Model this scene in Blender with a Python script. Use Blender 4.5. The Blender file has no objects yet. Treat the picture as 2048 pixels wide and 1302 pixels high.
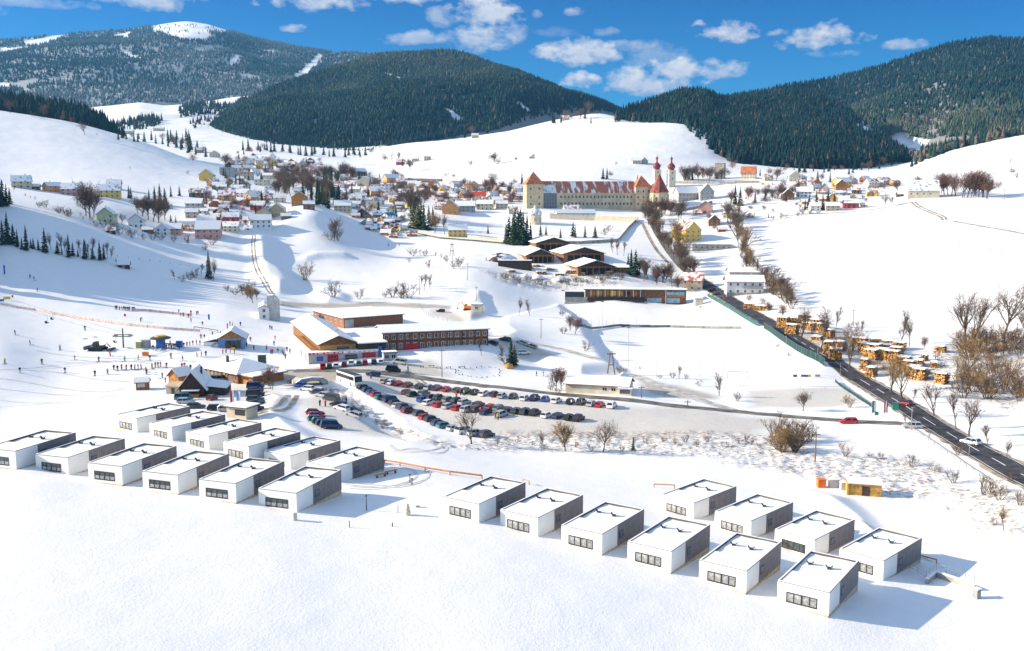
import bpy, bmesh, math, random
import numpy as np
from mathutils import Vector, Matrix
C = bpy.data.collections.new('place'); bpy.context.scene.collection.children.link(C)
SC = bpy.context.scene
R = math.radians
rnd = random.Random(7)
NP = np.random.default_rng(11)
# ------------------------------------------------------------------ camera
CAMZ = 60.0; F = 1900.0; PITCH = math.atan(251/1900.0)
cam = bpy.data.cameras.new('camera'); camo = bpy.data.objects.new('camera', cam); C.objects.link(camo)
camo.location = (0, 0, CAMZ); camo.rotation_euler = (R(90)-PITCH, 0, 0)
cam.sensor_width = 36; cam.lens = 36*F/2048; cam.clip_start = 1; cam.clip_end = 60000
SC.camera = camo
# ------------------------------------------------------------------ light
SUN_EL = R(22.5); TO_SUN_H = Vector((-math.cos(R(4)), math.sin(R(4)), 0))
to_sun = Vector((TO_SUN_H.x*math.cos(SUN_EL), TO_SUN_H.y*math.cos(SUN_EL), math.sin(SUN_EL)))
sl = bpy.data.lights.new('sun', 'SUN'); sl.energy = 4.7; sl.angle = R(0.5); sl.color = (1.0, 0.87, 0.68)
so = bpy.data.objects.new('sun', sl); C.objects.link(so); so.rotation_euler = to_sun.to_track_quat('Z', 'Y').to_euler()
SC.view_settings.view_transform = 'Standard'; SC.view_settings.look = 'None'
SC.view_settings.exposure = 1.05; SC.view_settings.gamma = 1
W = bpy.data.worlds.new('World'); SC.world = W; W.use_nodes = True
wn = W.node_tree.nodes; wl = W.node_tree.links; wn.clear()
def wnode(t, **k):
    n = wn.new(t)
    for a, b in k.items(): setattr(n, a, b)
    return n
def wmath(op, a, b=None, c=None, clamp=False):
    n = wnode('ShaderNodeMath', operation=op, use_clamp=clamp)
    for i, v in enumerate((a, b, c)):
        if v is None: continue
        if isinstance(v, (int, float)): n.inputs[i].default_value = v
        else: wl.new(v, n.inputs[i])
    return n.outputs[0]
def wmix(fac, a, b, blend='MIX'):
    n = wnode('ShaderNodeMix', data_type='RGBA', blend_type=blend)
    for i, v in ((0, fac), (6, a), (7, b)):
        if isinstance(v, (int, float)): n.inputs[i].default_value = v
        elif isinstance(v, tuple): n.inputs[i].default_value = (*v, 1)
        else: wl.new(v, n.inputs[i])
    return n.outputs[2]
sky = wnode('ShaderNodeTexSky', sky_type='NISHITA', sun_disc=False, sun_elevation=SUN_EL,
            sun_rotation=math.atan2(to_sun.x, to_sun.y), altitude=1000, air_density=1.0, dust_density=0.3, ozone_density=3.0)
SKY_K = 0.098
tc = wnode('ShaderNodeTexCoord'); sep = wnode('ShaderNodeSeparateXYZ'); wl.new(tc.outputs['Generated'], sep.inputs[0])
DX, DY, DZ = sep.outputs
azim = wmath('ARCTAN2', DX, DY); elev = wmath('ARCSINE', DZ)
# clear-sky colour: the sky texture, its low band tinted to the deep winter blue
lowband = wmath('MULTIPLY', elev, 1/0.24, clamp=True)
tint = wmix(wmath('MULTIPLY', wmath('SUBTRACT', elev, 0.22), 4.0, clamp=True), wmix(lowband, (0.11, 0.52, 0.74), (0.0, 0.20, 0.50)), (2.85, 2.16, 1.70))  # upper sky, out of view, brightened and warmed as added fill light
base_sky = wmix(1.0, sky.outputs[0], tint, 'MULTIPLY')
# cloud masks laid out by direction (azimuth, elevation)
nz = wnode('ShaderNodeTexNoise'); nz.inputs['Scale'].default_value = 34; nz.inputs['Detail'].default_value = 6; nz.inputs['Roughness'].default_value = .58
strc = wnode('ShaderNodeMapping'); strc.inputs['Scale'].default_value = (1, 1, 1.6); wl.new(tc.outputs['Generated'], strc.inputs[0]); wl.new(strc.outputs[0], nz.inputs['Vector'])
nz2 = wnode('ShaderNodeTexNoise'); nz2.inputs['Scale'].default_value = 90; nz2.inputs['Detail'].default_value = 4; wl.new(strc.outputs[0], nz2.inputs['Vector'])
nf = wmath('SUBTRACT', nz.outputs[0], 0.5); nf2 = wmath('SUBTRACT', nz2.outputs[0], 0.5)
nsum = wmath('ADD', wmath('MULTIPLY', nf, 4.6), wmath('MULTIPLY', nf2, 1.5))
CLOUDS = [(690, 14, 150, 34, 1.0), (845, 18, 40, 10, .7), (970, 42, 74, 32, 1.0), (890, 52, 34, 22, .55), (968, 92, 62, 32, .8), (1030, 88, 28, 24, .45),
          (1145, 122, 92, 27, 1.0), (1275, 108, 70, 14, .5), (1310, 132, 60, 24, .35), (1440, 90, 58, 26, 1.0), (1538, 90, 24, 10, .6), (1622, 106, 66, 26, 1.0), (1650, 134, 45, 11, .45),
          (1790, 124, 34, 11, .8), (1146, 42, 22, 9, .6), (1072, 44, 12, 9, .4), (310, 30, 82, 36, .9), (110, 42, 18, 12, .6), (60, 62, 130, 12, .45), (200, 20, 200, 26, .28), (830, 92, 66, 16, .65),
          (1170, 172, 56, 18, 1.3), (1270, 176, 120, 28, 1.1), (1340, 160, 64, 26, 1.2), (1420, 156, 56, 20, .8), (1210, 80, 26, 10, .35), (595, 80, 26, 9, .75), (1100, 80, 40, 12, .2),
          (-200, 60, 170, 40, .8), (-420, 20, 120, 40, .8), (2250, 90, 120, 34, .9), (2450, 40, 140, 40, .8)]
dens = None; shade = None
for (cx, cy, cw, ch, st) in CLOUDS:
    az0 = math.atan((cx-1024)/F); el0 = math.atan((400-cy)/F)
    cw *= 1.1; ch *= 1.12; u = wmath('MULTIPLY', wmath('SUBTRACT', azim, az0), F/cw); v = wmath('MULTIPLY', wmath('SUBTRACT', elev, el0), F/ch)
    vneg = wmath('MULTIPLY', wmath('MINIMUM', v, 0), 1.5); vv = wmath('ADD', wmath('MAXIMUM', v, 0), vneg)
    d2 = wmath('ADD', wmath('MULTIPLY', u, u), wmath('MULTIPLY', vv, vv))
    m = wmath('SUBTRACT', 1.0, wmath('SUBTRACT', d2, nsum))
    m = wmath('MULTIPLY', wmath('MULTIPLY', m, 0.9, clamp=True), st)
    s = wmath('MULTIPLY', wmath('MULTIPLY_ADD', wmath('ADD', v, wmath('MULTIPLY', nf2, 2.5)), 0.5, 0.55, clamp=True), m)
    dens = m if dens is None else wmath('MAXIMUM', dens, m)
    shade = s if shade is None else wmath('MAXIMUM', shade, s)
ccol = wmix(wmath('DIVIDE', shade, wmath('MAXIMUM', dens, 0.02), clamp=True), (0.225, 0.26, 0.34), (0.45, 0.435, 0.43))
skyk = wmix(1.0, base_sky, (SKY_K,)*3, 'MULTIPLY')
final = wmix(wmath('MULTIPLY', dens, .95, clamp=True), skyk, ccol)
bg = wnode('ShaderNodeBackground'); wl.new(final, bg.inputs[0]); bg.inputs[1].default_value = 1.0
wo = wnode('ShaderNodeOutputWorld'); wl.new(bg.outputs[0], wo.inputs[0])
# ------------------------------------------------------------------ materials
MATS = {}
def mat(name, col, rough=.7, amp=.12, scale=3.0, bump=0.0, bscale=8.0, metal=0.0, spec=.3, obj=True):
    if name in MATS: return MATS[name]
    m = bpy.data.materials.new(name); m.use_nodes = True; nt = m.node_tree; b = nt.nodes['Principled BSDF']
    b.inputs['Roughness'].default_value = rough; b.inputs['Metallic'].default_value = metal; b.inputs['Specular IOR Level'].default_value = spec
    t = nt.nodes.new('ShaderNodeTexCoord'); src = t.outputs['Object'] if obj else t.outputs['Generated']
    if amp > 0:
        n = nt.nodes.new('ShaderNodeTexNoise'); n.inputs['Scale'].default_value = scale; n.inputs['Detail'].default_value = 5
        nt.links.new(src, n.inputs['Vector'])
        mx = nt.nodes.new('ShaderNodeMix'); mx.data_type = 'RGBA'
        mx.inputs[6].default_value = (*[max(0, c*(1-amp*1.6)) for c in col], 1); mx.inputs[7].default_value = (*[min(1, c*(1+amp)) for c in col], 1)
        mr = nt.nodes.new('ShaderNodeMapRange'); mr.inputs[1].default_value = .35; mr.inputs[2].default_value = .65
        nt.links.new(n.outputs[0], mr.inputs[0]); nt.links.new(mr.outputs[0], mx.inputs[0]); nt.links.new(mx.outputs[2], b.inputs['Base Color'])
    else: b.inputs['Base Color'].default_value = (*col, 1)
    if bump > 0:
        n2 = nt.nodes.new('ShaderNodeTexNoise'); n2.inputs['Scale'].default_value = bscale; n2.inputs['Detail'].default_value = 4
        nt.links.new(src, n2.inputs['Vector']); bp = nt.nodes.new('ShaderNodeBump'); bp.inputs['Strength'].default_value = bump; bp.inputs['Distance'].default_value = .1
        nt.links.new(n2.outputs[0], bp.inputs['Height']); nt.links.new(bp.outputs[0], b.inputs['Normal'])
    MATS[name] = m; return m
def plank_mat(name, col, width=.2, axis='Z', amp=.25, rough=.8):
    """boards: a wave of dark joints along one axis plus grain"""
    if name in MATS: return MATS[name]
    m = mat(name, col, rough, amp, 1.4); nt = m.node_tree; b = nt.nodes['Principled BSDF']
    t = nt.nodes['Texture Coordinate']; s = nt.nodes.new('ShaderNodeSeparateXYZ'); nt.links.new(t.outputs['Object'], s.inputs[0])
    if axis == 'XY':
        a = nt.nodes.new('ShaderNodeMath'); a.operation = 'ADD'; nt.links.new(s.outputs[0], a.inputs[0]); nt.links.new(s.outputs[1], a.inputs[1]); o = a.outputs[0]
    else: o = s.outputs['XYZ'.index(axis)]
    d = nt.nodes.new('ShaderNodeMath'); d.operation = 'DIVIDE'; d.inputs[1].default_value = width; nt.links.new(o, d.inputs[0])
    f = nt.nodes.new('ShaderNodeMath'); f.operation = 'FRACT'; nt.links.new(d.outputs[0], f.inputs[0])
    g = nt.nodes.new('ShaderNodeMath'); g.operation = 'GREATER_THAN'; g.inputs[1].default_value = .12; nt.links.new(f.outputs[0], g.inputs[0])
    mx = nt.nodes.new('ShaderNodeMix'); mx.data_type = 'RGBA'; mx.blend_type = 'MULTIPLY'; mx.inputs[0].default_value = 1
    cl = nt.nodes.new('ShaderNodeMapRange'); cl.inputs[3].default_value = .45; cl.inputs[4].default_value = 1; nt.links.new(g.outputs[0], cl.inputs[0])
    src = b.inputs['Base Color'].links[0].from_socket; nt.links.new(src, mx.inputs[6]); nt.links.new(cl.outputs[0], mx.inputs[7]); nt.links.new(mx.outputs[2], b.inputs['Base Color'])
    return m
SNOWC = (0.86, 0.838, 0.80)
M = dict(
    snow=mat('snow_cover', SNOWC, .75, .03, .6, .25, 2.5), glass=mat('dark_glass', (.03, .035, .04), .08, 0, spec=.6), winglass=mat('window_glass', (.10, .12, .14), .1, .3, .7, spec=.6),
    white=mat('white_render', (.80, .78, .74), .85, .04, .5), cream=mat('cream_render', (.66, .58, .42), .85, .08, .4), yellow=mat('yellow_render', (.74, .50, .12), .85, .08, .4),
    orange=mat('orange_render', (.68, .34, .12), .85, .1, .4), pink=mat('pink_render', (.62, .34, .28), .85, .1, .4), grey=mat('grey_render', (.42, .41, .39), .85, .1, .4),
    beige=mat('beige_render', (.58, .48, .34), .85, .08, .4), pale_green=mat('pale_green_render', (.52, .55, .32), .85, .08, .4), tan=mat('tan_render', (.50, .38, .24), .85, .1, .4),
    wood=plank_mat('brown_boards', (.24, .115, .05), .3, 'Z'), darkwood=plank_mat('dark_boards', (.075, .05, .038), .3, 'Z'), owood=plank_mat('orange_boards', (.46, .20, .055), .3, 'Z'), ywood=plank_mat('yellow_boards', (.58, .32, .08), .3, 'Z'),
    redroof=mat('red_tile_roof', (.44, .115, .05), .8, .3, 1.2), darkroof=mat('dark_roof', (.09, .085, .085), .7, .2, 1.0), blueroof=mat('blue_roof', (.03, .24, .50), .5, .1, 1.0), brightred=mat('bright_red_roof', (.62, .07, .03), .6, .1, 1.0),
    metal=mat('grey_metal', (.35, .36, .37), .4, .1, 2, metal=.6), darkmetal=mat('dark_metal', (.06, .065, .07), .45, .1, 2, metal=.3), concrete=mat('concrete', (.36, .35, .32), .9, .15, .6), palecon=mat('pale_concrete', (.55, .53, .48), .9, .12, .6),
    red=mat('red_paint', (.55, .02, .03), .5, .1, 1), blue=mat('blue_paint', (.03, .13, .42), .5, .1, 1), ylw=mat('yellow_paint', (.75, .48, .03), .5, .1, 1), orangep=mat('orange_paint', (.8, .2, .03), .5, .1, 1), green=mat('green_paint', (.02, .24, .17), .5, .1, 1),
    black=mat('black_rubber', (.015, .015, .016), .8, .1, 2), wht=mat('white_paint', (.8, .8, .8), .4, .03, 1), wall=mat('old_stone', (.42, .37, .29), .9, .2, .5),
    bark=mat('bark', (.115, .088, .066), .95, .25, 2), twig=mat('bare_twigs', (.165, .12, .085), .95, .3, .8), twigy=mat('yellowish_twigs', (.30, .19, .075), .95, .3, .8), twigr=mat('reddish_twigs', (.20, .115, .085), .95, .3, .8), larch=mat('larch_needles', (.22, .125, .06), .95, .3, .8),
)
def skin_mat(): return mat('face_skin', (.55, .34, .25), .6, .05, 4)
# ------------------------------------------------------------------ mesh builder
class MB:
    def __init__(s): s.v = []; s.f = []; s.m = []; s.cur = 0
    def quad(s, pts, m=None):
        b = len(s.v); s.v += [tuple(p) for p in pts]; s.f.append(tuple(range(b, b+len(pts)))); s.m.append(s.cur if m is None else m)
    def box(s, x0, y0, z0, x1, y1, z1, m=None, rot=0, c=(0, 0)):
        P = [(x0, y0, z0), (x1, y0, z0), (x1, y1, z0), (x0, y1, z0), (x0, y0, z1), (x1, y0, z1), (x1, y1, z1), (x0, y1, z1)]
        if rot:
            co, si = math.cos(rot), math.sin(rot); P = [(c[0]+(x-c[0])*co-(y-c[1])*si, c[1]+(x-c[0])*si+(y-c[1])*co, z) for x, y, z in P]
        b = len(s.v); s.v += P
        for f in ((3, 2, 1, 0), (4, 5, 6, 7), (0, 1, 5, 4), (1, 2, 6, 5), (2, 3, 7, 6), (3, 0, 4, 7)):
            s.f.append(tuple(b+i for i in f)); s.m.append(s.cur if m is None else m)
        return s
    def prism(s, poly, axis, a, b_, m=None):
        """extrude a 2-D polygon along axis ('x': poly in y,z; 'y': poly in x,z; 'z': poly in x,y)"""
        g = {'x': lambda p, t: (t, p[0], p[1]), 'y': lambda p, t: (p[0], t, p[1]), 'z': lambda p, t: (p[0], p[1], t)}[axis]
        b = len(s.v); n = len(poly); s.v += [g(p, a) for p in poly]+[g(p, b_) for p in poly]; mm = s.cur if m is None else m
        s.f.append(tuple(b+i for i in range(n))); s.m.append(mm); s.f.append(tuple(b+n+i for i in reversed(range(n)))); s.m.append(mm)
        for i in range(n): j = (i+1) % n; s.f.append((b+i, b+n+i, b+n+j, b+j)); s.m.append(mm)
        return s
    def tube(s, pts, r, n=6, m=None, cap=True):
        pts = [Vector(p) for p in pts]; rs = r if isinstance(r, (list, tuple)) else [r]*len(pts); b = len(s.v); mm = s.cur if m is None else m
        for i, p in enumerate(pts):
            d = (pts[min(i+1, len(pts)-1)]-pts[max(i-1, 0)]).normalized()
            u = d.cross(Vector((0, 0, 1)) if abs(d.z) < .9 else Vector((1, 0, 0))).normalized(); w = d.cross(u)
            for k in range(n): a = 2*math.pi*k/n; s.v.append(tuple(p+(u*math.cos(a)+w*math.sin(a))*rs[i]))
        for i in range(len(pts)-1):
            for k in range(n): k2 = (k+1) % n; s.f.append((b+i*n+k, b+i*n+k2, b+(i+1)*n+k2, b+(i+1)*n+k)); s.m.append(mm)
        if cap and n > 2:
            s.f.append(tuple(b+k for k in reversed(range(n)))); s.m.append(mm); e = b+(len(pts)-1)*n; s.f.append(tuple(e+k for k in range(n))); s.m.append(mm)
        return s
    def lathe(s, prof, n=12, c=(0, 0), m=None):
        b = len(s.v); mm = s.cur if m is None else m
        for r, z in prof:
            for k in range(n): a = 2*math.pi*k/n; s.v.append((c[0]+r*math.cos(a), c[1]+r*math.sin(a), z))
        for i in range(len(prof)-1):
            for k in range(n): k2 = (k+1) % n; s.f.append((b+i*n+k, b+i*n+k2, b+(i+1)*n+k2, b+(i+1)*n+k)); s.m.append(mm)
        s.f.append(tuple(b+k for k in reversed(range(n)))); s.m.append(mm); e = b+(len(prof)-1)*n; s.f.append(tuple(e+k for k in range(n))); s.m.append(mm)
        return s
    def mesh(s, name, mats, smooth=False):
        me = bpy.data.meshes.new(name); me.from_pydata(s.v, [], s.f)
        for m in (mats if isinstance(mats, (list, tuple)) else [mats]): me.materials.append(m)
        me.polygons.foreach_set('material_index', s.m)
        if smooth: me.polygons.foreach_set('use_smooth', [True]*len(s.f))
        me.update(); bm = bmesh.new(); bm.from_mesh(me); bmesh.ops.recalc_face_normals(bm, faces=bm.faces); bm.to_mesh(me); bm.free()
        return me
def npmesh(name, v, f, mats, mi=None, smooth=False, attr=None):
    v = np.asarray(v, np.float32); f = np.asarray(f, np.int32); me = bpy.data.meshes.new(name); k = f.shape[1]
    me.vertices.add(len(v)); me.vertices.foreach_set('co', v.ravel()); me.loops.add(f.size); me.loops.foreach_set('vertex_index', f.ravel())
    me.polygons.add(len(f)); me.polygons.foreach_set('loop_start', np.arange(len(f), dtype=np.int32)*k)
    if mi is not None: me.polygons.foreach_set('material_index', np.asarray(mi, np.int32))
    me.polygons.foreach_set('use_smooth', np.full(len(f), smooth))
    for m in (mats if isinstance(mats, (list, tuple)) else [mats]): me.materials.append(m)
    for n, a in (attr or {}).items():
        at = me.attributes.new(n, 'FLOAT', 'POINT'); at.data.foreach_set('value', np.asarray(a, np.float32))
    me.update(calc_edges=True); return me
def ob(name, me, parent=None, loc=(0, 0, 0), rz=0, sc=None):
    o = bpy.data.objects.new(name, me); C.objects.link(o)
    if parent is not None: o.parent = parent
    o.location = loc; o.rotation_euler = (0, 0, rz)
    if sc is not None: o.scale = sc if isinstance(sc, (tuple, list)) else (sc,)*3
    return o
LAB = []
def thing(name, label, cat, loc=(0, 0, 0), rz=0, group=None, me=None, sc=None):
    o = ob(name, me, None, loc, rz, sc); tag(o, label, cat, group); return o
def tag(o, label, cat, group=None):
    o['label'] = label; o['category'] = cat
    if group: o['group'] = group
    LAB.append(o); return o
def struct(o): o['kind'] = 'structure'; return o
def stuff(o): o['kind'] = 'stuff'; return o
def dup(root, loc=None, rz=None, label=None, group=None, sc=None, mats=None):
    r = root.copy(); C.objects.link(r)
    if loc is not None: r.location = loc
    if rz is not None: r.rotation_euler = (0, 0, rz)
    if sc is not None: r.scale = sc if isinstance(sc, (tuple, list)) else (sc,)*3
    if label: r['label'] = label
    if group: r['group'] = group
    LAB.append(r)
    def rec(src, dst):
        for ch in list(src.children):
            c = ch.copy(); C.objects.link(c); c.parent = dst; c.matrix_parent_inverse = ch.matrix_parent_inverse.copy(); rec(ch, c)
    rec(root, r); return r
# ------------------------------------------------------------------ terrain
cP, sP = math.cos(PITCH), math.sin(PITCH)
def pix_at(px, py):
    """pixel of the photo -> (azimuth tangent, slope)"""
    fx = (np.asarray(px, float)-1024)/F; fy = -(np.asarray(py, float)-651)/F; den = cP+fy*sP
    return fx/den, (-sP+fy*cP)/den
def at_pix(x, y, z):
    d = y*cP-(z-CAMZ)*sP; u = (z-CAMZ)*cP+y*sP; return 1024+F*x/d, 651-F*u/d
# cabins fitted from the photograph: x, y, z below camera, yaw
CAB = [('R1', 33.48, 114.50, -50.74, -35.3), ('R2', 46.90, 130.70, -52.70, -45.5), ('R3', 24.63, 119.78, -50.11, -35.1), ('R5', 15.71, 124.13, -49.18, -34.8), ('L6', -37.43, 135.81, -45.38, -20.1), ('L5', -46.77, 137.63, -44.52, -19.6),
       ('L2', -76.03, 147.48, -43.35, -18.8), ('L1', -84.6, 148.2, -42.5, -18.6), ('L3', -65.74, 143.11, -43.50, -19.0), ('L4', -56.37, 140.65, -44.14, -19.0), ('B1', -77.82, 182.39, -44.88, -32.0), ('B2', -69.17, 177.21, -45.35, -32.3),
       ('B3', -61.10, 173.60, -46.14, -32.7), ('B4', -52.18, 167.51, -46.47, -32.3), ('B5', -44.36, 165.57, -47.66, -32.8), ('B6', -35.37, 158.88, -47.84, -33.3), ('F1', -10.26, 136.71, -46.9, -32.9), ('F2', -1.70, 133.45, -47.81, -34.3),
       ('F3', 6.92, 128.30, -48.34, -34.3), ('K1', 24.71, 152.71, -51.65, -44.9), ('K2', 31.99, 144.63, -51.81, -45.2), ('K3', 39.82, 138.56, -52.59, -45.4)]
CW, CL, CH = 6.5, 12.66, 3.21
WPT = []
for n, x, y, z, yw in CAB:
    yw = R(yw); cx = x+math.cos(yw)*CW/2-math.sin(yw)*CL/2; cy = y+math.sin(yw)*CW/2+math.cos(yw)*CL/2; WPT.append((cx, cy, z-.12))
WPT += [(-100, 60, -41.5), (-60, 100, -42.6), (0, 90, -47.5), (60, 90, -51), (100, 100, -53.5), (-150, 150, -38), (150, 150, -54), (0, 50, -47), (80, 50, -50), (-80, 50, -41), (-110, 120, -41), (-30, 115, -44.5), (65, 120, -52.5), (70, 140, -53.2), (-20, 145, -46.4), (-28, 128, -45.2)]
PPT = [(820, 890, 193), (1000, 900, 200), (1200, 900, 203), (1400, 890, 208), (1550, 900, 205), (1700, 930, 190), (1900, 960, 177), (2048, 960, 172), (640, 835, 222), (690, 800, 250), (800, 830, 243), (1000, 830, 244), (1250, 840, 238), (1500, 850, 234), (800, 775, 280), (1000, 780, 273), (1250, 790, 267),
       (1850, 860, 223), (1650, 725, 318), (1540, 660, 405), (1430, 590, 538), (2048, 850, 226), (1900, 760, 286), (2048, 760, 282), (1900, 690, 350), (1250, 755, 309), (1500, 755, 309), (1690, 760, 300), (1170, 655, 432), (1450, 655, 432), (1130, 608, 535), (1370, 608, 535),
       (1000, 650, 420), (1080, 710, 352), (980, 740, 312), (640, 740, 298), (740, 735, 300), (860, 690, 335), (970, 685, 340), (740, 650, 405), (560, 640, 420), (530, 740, 300), (510, 800, 246), (450, 770, 275), (300, 760, 283), (100, 760, 280), (0, 820, 238), (200, 815, 240), (0, 700, 300), (250, 690, 325), (400, 690, 330), (0, 607, 380), (250, 640, 375), (400, 655, 372), (0, 560, 420), (200, 590, 422), (450, 610, 432),
       (-400, 600, 330), (-400, 450, 420), (-400, 800, 215), (0, 500, 450), (100, 505, 475), (250, 540, 490), (400, 560, 500), (0, 400, 560), (150, 425, 570), (300, 480, 565), (420, 505, 570), (40, 378, 640), (150, 394, 645), (220, 398, 660), (300, 440, 625), (330, 470, 595), (420, 482, 592),
       (0, 340, 760), (200, 350, 800), (0, 280, 920), (0, 225, 1110), (150, 245, 1190), (200, 300, 950), (300, 288, 1170), (350, 308, 1220), (430, 334, 1170), (330, 370, 800), (400, 368, 850), (0, 250, 1500), (200, 285, 1600), (300, 305, 1550), (-400, 160, 1050), (-400, 300, 700), (-400, 200, 1500),
       (460, 443, 640), (550, 433, 690), (600, 411, 740), (620, 420, 730), (640, 440, 680), (700, 470, 690), (560, 470, 640), (530, 560, 520), (620, 545, 560), (700, 560, 545), (700, 600, 492), (900, 600, 492), (620, 610, 472), (800, 510, 650), (900, 480, 705), (950, 540, 570), (840, 645, 425),
       (700, 430, 780), (850, 430, 800), (800, 400, 930), (900, 400, 940), (700, 385, 1010), (600, 370, 1120), (550, 347, 1350), (480, 332, 1420), (620, 342, 1350), (500, 300, 1720), (650, 312, 1700), (450, 275, 2100), (420, 240, 2600), (350, 222, 3000), (250, 235, 3000),
       (1060, 420, 850), (1200, 424, 850), (1340, 424, 850), (950, 440, 800), (1150, 450, 785), (1280, 440, 800), (1050, 470, 735), (1000, 520, 620), (1150, 547, 590), (1050, 555, 578), (1250, 547, 590), (1100, 490, 685), (1300, 470, 740), (1350, 520, 650), (1290, 420, 890),
       (1000, 360, 1090), (1200, 357, 1060), (1300, 337, 1160), (1000, 320, 1370), (800, 330, 1520), (720, 312, 1760), (800, 290, 1880), (1000, 268, 1880), (1150, 255, 1880), (1200, 228, 2150), (1240, 240, 1950), (1260, 246, 1780), (1370, 250, 1620), (1420, 300, 1360), (1450, 322, 1310), (1500, 350, 1120), (1440, 362, 1060), (900, 305, 2500), (1200, 260, 2700), (1400, 310, 2300),
       (1400, 440, 790), (1500, 440, 765), (1600, 430, 765), (1600, 382, 910), (1700, 392, 880), (1750, 396, 865), (1830, 396, 805), (1930, 391, 800), (1700, 342, 1260), (1620, 337, 1320), (1800, 312, 1720), (1800, 292, 2200), (1520, 480, 690), (1500, 540, 600), (1580, 600, 500), (1700, 640, 432), (1820, 672, 382), (1960, 695, 350), (1700, 470, 665), (1700, 550, 540), (1900, 550, 522), (2048, 550, 505), (1900, 470, 622), (2048, 470, 605), (1850, 410, 765), (2048, 400, 745), (2048, 360, 900), (1900, 342, 1060), (2048, 272, 1260), (1900, 303, 1320), (1820, 332, 1330), (1950, 300, 1700), (2048, 290, 1700), (2450, 240, 950), (2450, 450, 455), (2450, 700, 255), (2450, 900, 172), (2048, 1050, 145), (2250, 1100, 138)]
for xx in (-900, 0, 1024, 2048, 2950): PPT += [(xx, 330, 5200), (xx, 330, 9500)]
_ctl = []
for x, y, z in WPT: _ctl.append((x/y, math.log(y), z/y))
for px, py, D in PPT: a, t = pix_at(px, py); _ctl.append((float(a), math.log(D), float(t)))
_ctl = np.array(_ctl); KA, KV = 2.2, 1.0
def _tps(c, q):
    d2 = ((q[:, None, 0]-c[None, :, 0])*KA)**2+((q[:, None, 1]-c[None, :, 1])*KV)**2
    return np.where(d2 > 0, d2*np.log(d2+1e-12)*.5, 0)
_n = len(_ctl); _A = np.zeros((_n+3, _n+3)); _A[:_n, :_n] = _tps(_ctl, _ctl)+np.eye(_n)*2e-4
_P = np.c_[np.ones(_n), _ctl[:, :2]]; _A[:_n, _n:] = _P; _A[_n:, :_n] = _P.T
_w = np.linalg.solve(_A, np.r_[_ctl[:, 2], 0, 0, 0])
NA, NV = 860, 760
GA = np.linspace(-1.15, 1.15, NA); GV = np.linspace(math.log(48), math.log(10000), NV)
# finer columns inside the frame
_s = np.linspace(-1, 1, NA); GA = 0.62*_s+0.53*_s**5
T = np.zeros((NV, NA))
for i in range(0, NV, 20):
    vv, aa = np.meshgrid(GV[i:i+20], GA, indexing='ij'); q = np.c_[aa.ravel(), vv.ravel()]
    T[i:i+20] = (_tps(_ctl, q) @ _w[:_n]+_w[_n]+q @ _w[_n+1:]).reshape(vv.shape)
GD = np.exp(GV); GX = GA[None, :]*GD[:, None]; GY = np.repeat(GD[:, None], NA, 1); GZ = T*GY+CAMZ
def _vn(x, y, s, seed):
    """smooth value noise"""
    r = np.random.default_rng(seed); g = r.random((64, 64)); x = x/s; y = y/s; xi = np.floor(x).astype(int); yi = np.floor(y).astype(int); fx = x-xi; fy = y-yi
    fx = fx*fx*(3-2*fx); fy = fy*fy*(3-2*fy); G = lambda a, b: g[a % 64, b % 64]
    return (G(xi, yi)*(1-fx)+G(xi+1, yi)*fx)*(1-fy)+(G(xi, yi+1)*(1-fx)+G(xi+1, yi+1)*fx)*fy-.5
def fbm(x, y, s, seed, oct=4):
    return sum(_vn(x, y, s/2**k, seed+k)/2**k for k in range(oct))
def ground_z(x, y):
    x = np.asarray(x, float); y = np.maximum(np.asarray(y, float), GD[0]+.01); a = np.clip(x/y, GA[0], GA[-1]-1e-9); v = np.clip(np.log(y), GV[0], GV[-1]-1e-9)
    i = np.clip(np.searchsorted(GV, v, side='right')-1, 0, NV-2); j = np.clip(np.searchsorted(GA, a, side='right')-1, 0, NA-2)
    fv = (y-GD[i])/(GD[i+1]-GD[i]); fa = (a-GA[j])/(GA[j+1]-GA[j])
    return (GZ[i, j]*(1-fa)+GZ[i, j+1]*fa)*(1-fv)+(GZ[i+1, j]*(1-fa)+GZ[i+1, j+1]*fa)*fv
def G(px, py, back=0):
    """first point of the ground seen through a pixel of the photo"""
    a, t = pix_at(px, py); a = float(a); t = float(t); y = np.exp(np.linspace(math.log(60), math.log(9000), 4000)); h = ground_z(a*y, y)-(CAMZ+t*y)
    k = np.argmax(h >= 0) if (h >= 0).any() else len(y)-1; k = max(k, 1); f = h[k-1]/(h[k-1]-h[k]) if h[k] != h[k-1] else 0; yy = y[k-1]+(y[k]-y[k-1])*min(max(f, 0), 1)
    return Vector((a*yy, yy, float(ground_z(a*yy, yy))))
def GP(pts): return [G(*p) for p in pts]
def zof(x, y): return float(ground_z(x, y))
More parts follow.
